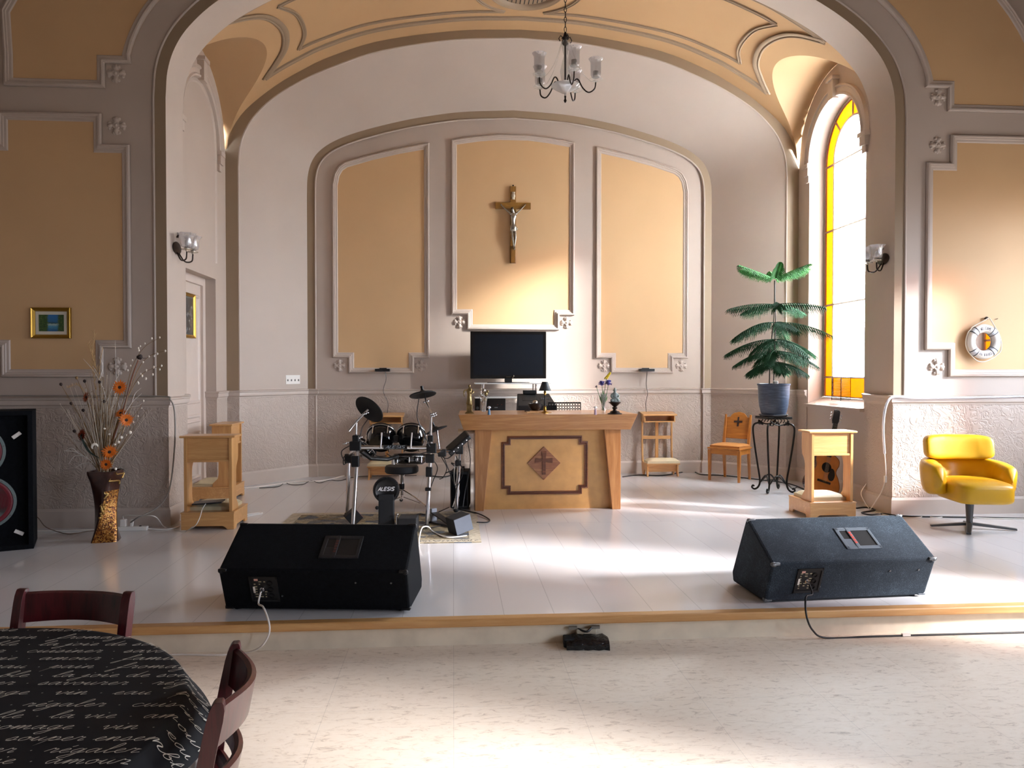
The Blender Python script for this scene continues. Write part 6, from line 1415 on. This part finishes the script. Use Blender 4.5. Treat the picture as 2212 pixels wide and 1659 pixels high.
# ================================================================ black taped box under the step edge
c = at(1265, 1389, Z=0); tb = thing('taped_box', 'crumpled black plastic wrapped box on the hall floor against the step', 'box', (c.x, c.y-.045, 0), R(-4))
PLB = plain('black_plastic_wrap', '0c1016', .18, var=.3, scale=20, bmp=.9, bscale=18, bdist=.03, spec=.7)
mb = MB(); rows = []
for i in range(9):
    f = i/8; w = .125*(1-.12*f) if f < .8 else .1; rr = []
    prof = [(-.075, .0), (-.08, .03), (-.05, .05), (.0, .06), (.035, .058), (.045, .0)]
    for j, (y, z) in enumerate(prof):
        rr.append((-.125+.25*f, y+.008*math.sin(3*i+j*2), max(0, z*(.75 if i in (0, 8) else 1)+(.006*math.sin(i*2.3+j) if z > .01 else 0))))
    rows.append(rr)
mb.grid(rows); n_ = 6; mb.f += [tuple(range(6)), tuple(48+i for i in range(6))]; mb.m += [0, 0]
mb.build('wrapped_box', PLB, tb, 35); MB().box(-.14, -.07, -.04, .04, .0, .055).build('end_block', MATTEB, tb, None, .008)
mb = MB().box(-.105, -.055, .03, .05, .085, .1); mb.build('bracket', plain('zinc_bracket', '8d8b86', .4, .6), tb); MB().box(.03, .08, .03, .05, .09, .105).build('bracket', bpy.data.materials['zinc_bracket'], tb)
MB().tube(curve_pts([(-.05, .03, .09), (0, .01, .08), (.03, .03, .095)], 5), .006, 6).build('strap', BLACKP, tb, 60); MB().box(-.06, .06, .02, .05, .06, .09).build('clip', plain('clip_pale', 'b3aa98', .5), tb, None, .006)
# ================================================================ tall vase with a dried arrangement
vb = at(219, 1172, Z=ZS); vY = vb.y+.09; vz = at(224, 1016, Y=vY).z-ZS
def vm_gold():
    m, nt, b = new_mat('crackle_gold'); v = coords(nt)
    vo = nt.nodes.new('ShaderNodeTexVoronoi'); vo.inputs['Scale'].default_value = 95; nt.links.new(v, vo.inputs['Vector'])
    sp = nt.nodes.new('ShaderNodeSeparateColor'); nt.links.new(vo.outputs['Color'], sp.inputs[0])
    nt.links.new(ramp(nt, sp.outputs[0], [(.1, '4d2614'), (.45, '93591f'), (.8, 'b98642')]), b.inputs['Base Color']); b.inputs['Metallic'].default_value = .55; b.inputs['Roughness'].default_value = .28
    bump(nt, b, vo.outputs['Distance'], .5, .004); return m
VDARK = plain('vase_dark', '3a1f18', .3, .3, var=.3, scale=25, bmp=.3, bscale=80, coat=.4)
GOLDR = plain('vase_gold_relief', 'b8975a', .35, .7)
vt = thing('floor_vase', 'tall twisted bronze and gold floor vase of dried flowers by the left wall', 'vase', (vb.x, vY, ZS))
mb = MB(); rows = []; NV = 40
def vsec(f, a):
    hw = .106-.034*math.sin(PI*min(1, f*1.05))**1.0+ (.012*max(0, f-.85)/.15)
    tw = R(12)+R(75)*f; c, s = math.cos(a), math.sin(a); e = .35
    x = hw*math.copysign(abs(c)**e, c); y = hw*math.copysign(abs(s)**e, s)
    return (x*math.cos(tw)-y*math.sin(tw), x*math.sin(tw)+y*math.cos(tw))
for i in range(NV+1):
    f = i/NV; rows.append([(*vsec(f, 2*PI*(j+.5)/32), vz*f) for j in range(32)])
mb.grid(rows, 0, True)
for i in range(NV):
    for j in range(32):
        q = (j+4) % 32//8; mb.m[i*32+j] = 1 if q in (1, 3) and i/NV < .72 else 0
mb.add([(*vsec(0, 2*PI*(j+.5)/32), 0) for j in range(32)], [tuple(range(32))]); mb.grid([rows[-1], [(x*.86, y*.86, z) for x, y, z in rows[-1]], [(x*.8, y*.8, z-.06) for x, y, z in rows[-1]]], 0, True)
mb.build('vase_body', [VDARK, vm_gold()], vt, 40)
def on_vase(f, a, out=.004): x, y = vsec(f, a); l = math.hypot(x, y); return (x*(1+out/l), y*(1+out/l), vz*f)
for (f0_, a0, amp, ph) in ((.62, -2.2, .5, 0), (.8, -1.9, .5, 1.2), (.45, -2.5, .35, 2.), (.88, -1.4, .4, .4)):
    MB().tube([on_vase(min(.98, f0_+.15*t_*(1-.3*t_)+.02*math.sin(6*t_)), a0+amp*math.sin(4.4*t_+ph)*(1-.4*t_)) for t_ in [i/24 for i in range(25)]], [.009*(1-.6*i/24) for i in range(25)], 6).build('gold_scroll', GOLDR, vt, 60)
for i in range(9): q = on_vase(.35+.05*(i % 3)+.03*i/3, -2.3+.25*(i//3), .002); MB().ball(q, .011, 8, sc=(1, 1, .8)).build('relief_petal', GOLDR, vt, 60)
V0 = Vector((vb.x, vY, ZS))
def V(px, py, dy=0): return at(px, py, Y=vY+dy)
MOUTH = V(224, 1016)
def mouth(i): a_ = i*2.4; r_ = .012+.028*((i*37) % 10)/10; return MOUTH+Vector((r_*math.cos(a_), r_*math.sin(a_), -.045))
ORANGE = plain('orange_petal', 'd9711a', .55, var=.18, scale=40); ORANGE2 = plain('rust_petal', 'a34a1c', .6, var=.2, scale=40); BROWN = plain('dry_stem', '80643f', .7, var=.3, scale=20); PALE = plain('pale_stem', 'c9bfae', .6, var=.15, scale=20); WHT = plain('white_twig', 'dedad4', .6); DARKB = plain('dark_seed', '2a1a16', .7); TAN = plain('dry_grass', 'b8986a', .8, var=.2, scale=20); BUD = plain('willow_bud', 'e3dccf', .7)
def gerbera(label, px, py, rad, dy, face, m, i):
    c = V(px, py, dy); rad *= 1.12; t = thing('gerbera', label, 'flower', mouth(i), 0, 'orange gerberas in the floor vase'); o = c-mouth(i); n = Vector(face).normalized(); q = n.to_track_quat('Z', 'Y')
    mb = MB()
    for ring, (n_, r0, tilt) in enumerate(((17, 1., .12), (13, .72, .32))):
        for k in range(n_):
            a_ = 2*PI*k/n_+ring*.2; rr = rad*r0*random.uniform(.9, 1.08)
            def PP(u, s): return o+q @ (Matrix.Rotation(a_, 3, 'Z') @ Vector((u*rr, s*rr*.15*math.sin(PI*min(1, .25+u*.75)), rr*tilt*u+ring*.004)))
            mb.add([PP(.12, -1), PP(.6, -1), PP(.93, -.8), PP(1, 0), PP(.93, .8), PP(.6, 1), PP(.12, 1)], [(0, 1, 2, 3, 4, 5, 6)])
    mb.build('petals', m, t)
    MB().lathe([(.0, .0), (rad*.24, .002), (rad*.2, .009), (.0, .011)], o, n, 16).build('flower_eye', DARKB, t, 60)
    MB().tube(curve_pts([(0, 0, 0), o*.5+Vector((0, .02, 0)), o-n*.004], 6), .003, 6).build('stem', BROWN, t, 60)
gerbera('large orange gerbera at the top right of the dried arrangement', 259, 837, .06, -.06, (.1, -1, .15), ORANGE, 1)
gerbera('rust orange gerbera at the upper left of the dried arrangement', 187, 858, .052, -.02, (-.7, -.7, .2), ORANGE2, 2)
gerbera('orange gerbera on the right of the dried arrangement, foremost of the pair', 273, 907, .058, -.09, (.45, -.9, -.1), ORANGE, 3)
gerbera('orange gerbera tucked behind another on the right of the arrangement', 261, 893, .05, -.02, (-.2, -.7, .7), ORANGE, 4)
gerbera('rust red gerbera low on the left of the dried arrangement', 178, 940, .055, -.03, (-.6, -.8, .1), plain('rust_red_petal', '8a2f14', .6, var=.2, scale=40), 5)
gerbera('orange gerbera in the middle just above the vase mouth', 237, 977, .06, -.11, (.15, -.9, .35), ORANGE, 6)
gerbera('orange gerbera hanging over the front of the vase mouth', 230, 1003, .052, -.13, (-.1, -1, -.05), ORANGE, 7)
def branch(name, label, cat, pts, r0, r1, m, i, group=None, buds=None, bm=None, br=.008, forks=()):
    b = mouth(i); t = thing(name, label, cat, b, 0, group); P = curve_pts([(0, 0, 0)]+[V(*p)-b for p in pts], 6); n_ = len(P)
    MB().tube(P, [r0+(r1-r0)*k/(n_-1) for k in range(n_)], 6).build('stem', m, t, 60)
    for fk in forks: Q = curve_pts([V(*p)-b for p in fk], 5); MB().tube(Q, [r0*.75*(1-.7*k/(len(Q)-1)) for k in range(len(Q))], 6).build('side_twig', m, t, 60)
    for p in buds or (): q = V(*p)-b; MB().ball(q, br*random.uniform(.85, 1.15), 8, sc=(.85, .85, 1.25)).build('bud', bm, t, 60)
    return t
WG = 'willow branches in the floor vase'
branch('willow_branch', 'topmost branch of white willow buds reaching right over the arch edge', 'branch', [(245, 940), (268, 860), (285, 795), (310, 752), (345, 729)], .004, .0015, BROWN, 10, WG, [(282, 790), (286, 778), (299, 752), (313, 742), (328, 731), (345, 729), (303, 748), (276, 800), (300, 757)], BUD)
branch('willow_branch', 'branch of white willow buds ending right of the dark seed pod', 'branch', [(250, 930), (275, 860), (300, 795), (325, 768), (357, 758)], .004, .0015, BROWN, 11, WG, [(309, 782), (322, 770), (340, 764), (357, 758), (333, 769), (300, 776)], BUD)
branch('willow_branch', 'lower branch of white willow buds spread to the right', 'branch', [(248, 930), (280, 850), (305, 810), (330, 796), (349, 790)], .004, .0015, BROWN, 12, WG, [(304, 808), (316, 800), (332, 793), (349, 790), (307, 812), (345, 798), (330, 809), (315, 818), (298, 826)], BUD, .0095)
branch('willow_branch', 'short branch of white willow buds right of the paired gerberas', 'branch', [(250, 950), (280, 910), (300, 885), (310, 866)], .003, .0012, BROWN, 13, WG, [(306, 882), (298, 899), (281, 936), (310, 866), (273, 940), (288, 912), (299, 828)], BUD)
branch('seed_rod', 'long brown rod topped by a dark seed pod above the arrangement', 'branch', [(240, 960), (268, 880), (285, 815), (299, 777)], .0065, .005, plain('reddish_rod', '7a4a36', .6), 14)
p_ = V(302, 772); sp_ = thing('seed_pod', 'large dark open seed pod on top of the long brown rod', 'seed pod', p_); MB().lathe([(.006, -.02), (.018, -.012), (.026, .006), (.02, .02), (.012, .012), (.0, .0)], n=14, axis=(-.3, -.3, .9)).build('pod', DARKB, sp_, 60); MB().tube([(.015, 0, 0), (.035, 0, -.008), (.05, 0, -.004)], .002, 5).build('pod_tip', DARKB, sp_)
branch('white_twig', 'bleached white forked twig reaching out to the left of the vase', 'branch', [(205, 1003), (185, 988), (162, 976), (138, 974)], .006, .003, WHT, 15, 'bleached twigs in the floor vase', None, None, 0, [[(190, 991), (176, 970), (157, 948)], [(178, 984), (160, 986), (148, 1003)], [(200, 1000), (180, 1001), (163, 1010)], [(170, 980), (155, 968), (140, 975)]])
branch('white_twig', 'bleached white twig standing up through the middle of the arrangement', 'branch', [(228, 960), (232, 880), (214, 815), (200, 790)], .0045, .0015, WHT, 16, 'bleached twigs in the floor vase', None, None, 0, [[(224, 840), (205, 805), (180, 775)], [(230, 870), (246, 830), (262, 800)], [(216, 818), (222, 790), (214, 770)], [(231, 890), (250, 860), (249, 735)]])
branch('white_twig', 'bleached white twig leaning right below the willow branches', 'branch', [(240, 970), (262, 910), (285, 870), (306, 850)], .0045, .0015, WHT, 17, 'bleached twigs in the floor vase', None, None, 0, [[(262, 910), (258, 880), (246, 845)], [(278, 880), (300, 876), (310, 868)], [(285, 870), (292, 850), (305, 838)]])
for i, (px, py, lab) in enumerate(((132, 831, 'dark seed head farthest left in the dried arrangement'), (183, 824, 'dark seed head high on the left beside the grass plume'), (215, 826, 'dark seed head in the middle above the rust gerbera'), (154, 872, 'small dark seed head left of the rust orange gerbera'), (180, 887, 'dark seed head below the rust orange gerbera'), (161, 932, 'dark seed head left of the rust red gerbera'), (166, 817, 'slim pale brown seed head at the upper left'), (225, 868, 'dark red seed head under the large gerbera'))):
    b = mouth(20+i); t = thing('seedpod_stalk', lab, 'seed head', b, 0, 'dried seed heads in the floor vase'); e = V(px, py, -.02*(i % 3))-b; d = e.normalized()
    MB().lathe([(.003, -.012), (.011, -.004), (.013, .006), (.007, .016), (.0, .017)], e, d, 10).build('seed_case', DARKB if i != 6 else BROWN, t, 60)
    MB().tube(curve_pts([(0, 0, 0), e*.5+Vector((.03 if px < 200 else 0, 0, .03)), e], 6), .0022, 5).build('stem', BROWN, t, 60)
def plume(lab, pts, i, n_=60, w=.05):
    b = mouth(i); t = thing('grass_plume', lab, 'dry grass', b, 0, 'dry grass plumes in the floor vase'); P = curve_pts([(0, 0, 0)]+[V(*p)-b for p in pts], 10); MB().tube(P, .0018, 5).build('stem', TAN, t)
    mb = MB(); k0 = int(len(P)*.45)
    for k in range(n_):
        f = k/n_; q = P[min(len(P)-1, k0+int((len(P)-k0)*f))]; a_ = random.uniform(0, 2*PI); d = Vector((math.cos(a_)*.5, math.sin(a_)*.3, 1)).normalized(); mb.tube([q, q+d*w*.6, q+d*w+Vector((0, 0, -.008))], [.0014, .0016, .0006], 3, cap=False)
    o = mb.build('plume', TAN, t)
plume('tall feathery tan grass plume rising at the left centre', [(218, 930), (208, 850), (200, 790), (203, 722)], 30)
plume('second feathery tan grass plume leaning over the step of the wall moulding', [(222, 930), (218, 850), (206, 790), (190, 745)], 31)
plume('arched tan grass plume drooping to the left', [(212, 930), (195, 870), (170, 833), (145, 838)], 32, 40, .03)
plume('thin tan grass plume bending right beneath the moulding corner', [(226, 930), (222, 850), (215, 800), (222, 752)], 33, 40, .03)
mb = MB(); mb2 = MB()
for i in range(150):
    b = mouth(40+i); f = random.gauss(0, .6); top = V(224+f*58, 790+random.uniform(0, 110)+abs(f)*35, random.uniform(-.07, .07)); mid = b.lerp(top, .5)+Vector((random.uniform(-.012, .012), random.uniform(-.01, .01), 0)); P = curve_pts([b, mid, top], 4)
    (mb if i % 2 else mb2).tube(P, [.003*(1-.6*k/(len(P)-1)) for k in range(len(P))], 4, cap=False)
    if i % 4 == 0: (mb2 if i % 8 else mb).ball(top, .004, 6)
o = tag(mb.build('dried_twigs', BROWN), 'bundle of thin brown dried twigs filling the floor vase', 'twigs'); o['kind'] = 'stuff'
o = tag(mb2.build('dried_stems', PALE), 'pale dried stems scattered among the brown twigs', 'twigs'); o['kind'] = 'stuff'
for i, (px, py, r_) in enumerate(((256, 955, .013), (262, 945, .014), (281, 934, .015), (248, 960, .01), (250, 1013, .011), (226, 926, .009), (236, 938, .009))):
    b = mouth(60+i); t = thing('white_berry', 'white berry ball on a short stem low in the dried arrangement', 'berry', b, 0, 'white berry balls in the arrangement'); e = V(px, py, -.08)-b; MB().ball(e, r_, 10).build('berry', BUD, t, 60); MB().tube([(0, 0, 0), e*.6+Vector((0, .02, 0)), e], .002, 5).build('stem', BROWN, t)
t = thing('curled_pod', 'white curled seed pod over the left lip of the vase', 'seed pod', mouth(70)); e = V(205, 965, -.09)-mouth(70)
MB().tube([e+Vector((.022*math.cos(k*.4), -.01*k/10, .022*math.sin(k*.4))) for k in range(11)], [.004+.008*math.sin(PI*k/10) for k in range(11)], 8).build('pod', BUD, t, 60); MB().tube([(0, 0, 0), e+Vector((.022, 0, 0))], .003, 5).build('stem', BROWN, t)
for i, (pts, lab) in enumerate(((((215, 990), (192, 975), (178, 950), (172, 938)), 'dark green leaf blade fanning left from the vase mouth'), (((240, 1012), (262, 1012), (285, 1028)), 'long thin dark leaf bending down to the right of the vase'))):
    P = curve_pts([V(*p, -.05) for p in pts], 6); n_ = len(P); w = .022 if i == 0 else .006
    tag(MB().tube(P, [max(.0008, w*math.sin(PI*(.1+.9*k/(n_-1)))) for k in range(n_)], 8, flat=.2).build('strap_leaf', plain('dark_leaf', '26332c', .6), None, 60), lab, 'leaf')
# ================================================================ small things on the stage
c = at(280, 1147, Z=ZS); ps = thing('power_strip', 'white power strip with plugged adaptors on the stage floor behind the vase', 'power strip', (c.x, c.y+.02, ZS), R(1.5))
MB().box(-.15, .15, -.025, .025, 0, .038).build('strip_body', WHITEP, ps, None, .006)
MB().box(-.085, -.035, -.022, .022, .038, .105).build('usb_adaptor', WHITEP, ps, None, .006); MB().hexa([(.0, -.012, .038), (.022, -.012, .038), (.022, .012, .038), (.0, .012, .038), (.004, -.01, .1), (.03, -.01, .1), (.03, .01, .1), (.004, .01, .1)]).build('plug', WHITEP, ps, None, .004)
MB().box(-.145, -.12, -.01, .01, .038, .07).build('plug', WHITEP, ps, None, .004); MB().ball((.085, 0, .038), .012, 10, sc=(1, 1, .6)).build('socket_switch', BLACKP, ps, 60)
c = at(451, 1086, Z=ZS+.235); tb = thing('tablet', 'black tablet lying on the cushion of the left front kneeler', 'tablet', Vector((c.x, c.y, ZS+.2255)), R(5))
M = Matrix.Rotation(R(-3), 4, 'Y')
MB(M).box(-.13, .13, -.085, .085, .008, .022).build('body', BLACKP, tb, None, .004); MB(M).box(.03, .075, -.06, -.03, .022, .0225).build('sticker', GREYP, tb)
def cable(label, pts, r, m, cat='cable', name='cable', n=6):
    P = curve_pts(pts, n); return tag(MB().tube(P, r, 7).build(name, m, None, 60), label, cat)
WC = plain('white_cable', 'e4e0da', .45); BC = plain('black_cable', '101113', .5); GC = plain('grey_cable', '8e8880', .5)
F = lambda px, py, z=ZS+.006: at(px, py, Z=z)
pl_, w_ = plug_l; pw_ = w_.matrix_basis @ pl_
cable('white cable hanging from the left stage monitor over the step to the floor', [pw_, pw_+Vector((0, -.05, -.05)), at(569, 1312, Y=4.45), at(581, 1345, Y=4.375), at(580, 1372, Y=4.38), at(560, 1400, Y=4.40), F(520, 1412, .005), F(460, 1415, .005), F(370, 1414, .005), F(200, 1418, .005)], .0055, WC)
pr_, w_ = plug_r; pw_ = w_.matrix_basis @ pr_
cable('black cable looping from the right stage monitor down the step and along the floor', [pw_, pw_+Vector((0, -.04, -.05)), at(1741, 1290, Y=4.46), at(1742, 1330, Y=4.37), at(1756, 1362, Y=4.40), F(1785, 1378, .006), F(1880, 1375, .006), F(2000, 1371.5, .006), F(2212, 1366, .006), F(2400, 1361, .006)], .006, BC)
t = tag(MB().box(-.025, .025, -.009, .009, -.002, .013).build('cable_tie', WHITEP), 'white tape tag around the black floor cable', 'tape'); t.location = F(1957, 1372.6, .006)
LED = glass('led_tube', (.93, .94, 1), .45, .2)
yl = YF-.05
cable('white cable along the left chair rail and down the arch corner to the power strip', [at(0, 855, Y=yl), at(150, 855, Y=yl), at(345, 856, Y=yl), at(368, 864, Y=yl-.02), at(377, 890, Y=yl-.02), at(378, 950, Y=yl-.02), at(371, 1030, Y=yl-.03), at(360, 1072, Y=yl-.05), at(335, 1100, Y=yl-.1), at(300, 1117, Y=7.1), at(282, 1129, Y=c.y*0+ps.location.y)], .007, GC)
cable('thin white lead arching from the power strip to the kneeler', [ps.location+Vector((-.06, 0, .1)), at(268, 1113, Y=7.1), at(300, 1114, Y=7.05), at(335, 1116, Y=7.0), F(355, 1138), F(385, 1146), F(400, 1147)], .004, WC)
cable('white lead running from the power strip toward the kneeler base', [ps.location+Vector((.15, 0, .015)), F(345, 1143.5), F(370, 1142), F(388, 1137)], .006, WC)
cable('white charging lead from the tablet over the kneeler base', [tb.location+Vector((-.0, -.088, .015)), at(437, 1100, Y=tb.location.y-.13), at(430, 1122, Y=6.87), at(420, 1137, Y=6.87), F(400, 1148.5)], .004, WC)
cable('brown thin lead along the left wall between loudspeaker and vase', [F(40, 1112+40), at(75, 1116, Y=7.2), at(100, 1139, Y=7.15), F(140, 1152.5), F(165, 1152), F(195, 1147), F(240, 1146)], .004, plain('brown_lead', '6d5a4c', .6))
cable('white cable on the floor behind the loudspeaker and vase', [F(-60, 1149), F(73, 1147.5), F(130, 1146.5), F(195, 1145), F(250, 1146)], .006, WC)
cable('white flattened cable loop on the floor beside the left kneelers', [F(525, 1113), F(545, 1110), F(562, 1107.5), F(566, 1109), F(550, 1112), F(528, 1116)], .007, WC)
cable('white cable along the foot of the left apse wall', [F(528, 1055), F(580, 1049), F(640, 1041), F(690, 1039), F(720, 1034), F(750, 1027), F(800, 1027)], .009, WC)
cable('thin black wire wriggling along the foot of the left apse wall', [F(560, 1054), F(600, 1051), F(615, 1043), F(630, 1047), F(655, 1046), F(672, 1038), F(690, 1043), F(712, 1037), F(735, 1038), F(780, 1029), F(900, 1027)], .0045, BC)
cable('black cables along the foot of the right apse wall', [F(1345, 1030), F(1380, 1026), F(1430, 1027), F(1475, 1020), F(1500, 1019.5), F(1515, 1025), F(1560, 1027), F(1640, 1036), F(1700, 1044), F(1735, 1056), F(1760, 1070)], .008, BC)
cable('black cable loop behind the plant stand', [F(1640, 1040), F(1665, 1036), F(1700, 1046), F(1712, 1056), F(1725, 1052), F(1745, 1064)], .006, BC)
cable('tangle of black cable at the foot of the right arch pillar', [F(1850, 1098), F(1870, 1096), F(1890, 1102), F(1862, 1107), F(1880, 1112), F(1910, 1110), F(1950, 1115), F(2050, 1117), F(2120, 1118), F(2250, 1121), F(2420, 1124)], .009, BC)
cable('thin white wire along the floor below the right wall', [F(1890, 1106), F(1925, 1115), F(1960, 1118), F(1985, 1117.5), F(2000, 1115), F(2020, 1118), F(2060, 1116), F(2150, 1120), F(2250, 1121), F(2420, 1123)], .004, WC)
yr = YF-.055
cable('clear light rope hanging down the front of the right arch pillar', [at(2420, 853, Y=yr), at(2212, 856, Y=yr), at(2130, 858, Y=yr), at(1985, 860, Y=yr), at(1935, 857, Y=yr), at(1920, 864, Y=yr-.03), at(1911, 890, Y=yr-.04), at(1908, 930, Y=yr-.03), at(1911, 980, Y=yr-.02)], .012, LED, 'light rope', 'light_rope')
cable('white lead from the light rope down the right arch pillar to the floor', [at(1911, 980, Y=yr-.02), at(1913, 1010, Y=yr-.02), at(1913, 1032, Y=yr-.02), at(1905, 1060, Y=yr-.05), at(1890, 1085, Y=yr-.1), F(1880, 1100)], .005, WC)
tag(MB().box(-.012, .012, -.012, .012, -.035, .035).build('inline_switch', WHITEP, None, None, .005), 'small white inline switch on the lead of the right light rope', 'switch').location = at(1912.5, 1035, Y=yr-.02)
cable('thin white wire loop beside the right arch pillar base', [at(1871, 1045, Y=7.6), at(1860, 1065, Y=7.55), at(1868, 1085, Y=7.5), F(1880, 1102)], .004, WC)
cable('white cable arching behind the left stage monitor onto the rug', [F(905, 1175), at(906, 1160, Y=6.45), at(912, 1140, Y=6.5), at(925, 1138, Y=6.6), F(935, 1148, RZ+.006), F(960, 1160, RZ+.006), F(985, 1160, RZ+.006), F(1008, 1157, RZ+.006)], .006, WC)
cable('black cable loop on the floor right of the rug', [F(985, 1100, RZ+.006), F(1010, 1104, RZ+.006), F(1035, 1110, RZ+.006), F(1057, 1122), F(1052, 1128), F(1030, 1128, RZ+.006)], .006, BC)
for i, pts in enumerate((((925, 1128), (950, 1120), (975, 1122), (990, 1110)), ((930, 1140), (955, 1136), (975, 1140), (985, 1130)), ((880, 1025 + 95), (905, 1110), (930, 1112), (970, 1096)))):
    cable(('black cable snaking over the rug toward the rack leg', 'black cable lying in front of the hi hat pedal', 'black cable running under the drum throne')[i], [F(x, y, RZ+.006) for x, y in pts], .005, BC)
for i, pts in enumerate((((962, 1022), (985, 1012), (975, 1000), (1000, 1010), (1004, 1022)), ((930, 1028), (960, 1030), (985, 1024), (1000, 1032)))):
    cable(('tangled black leads on the back wall behind the drum rack', 'black lead along the back wall behind the drum rack')[i], [at(x, y, Y=10.4) if i == 0 else F(x, y) for x, y in pts], .008, BC)
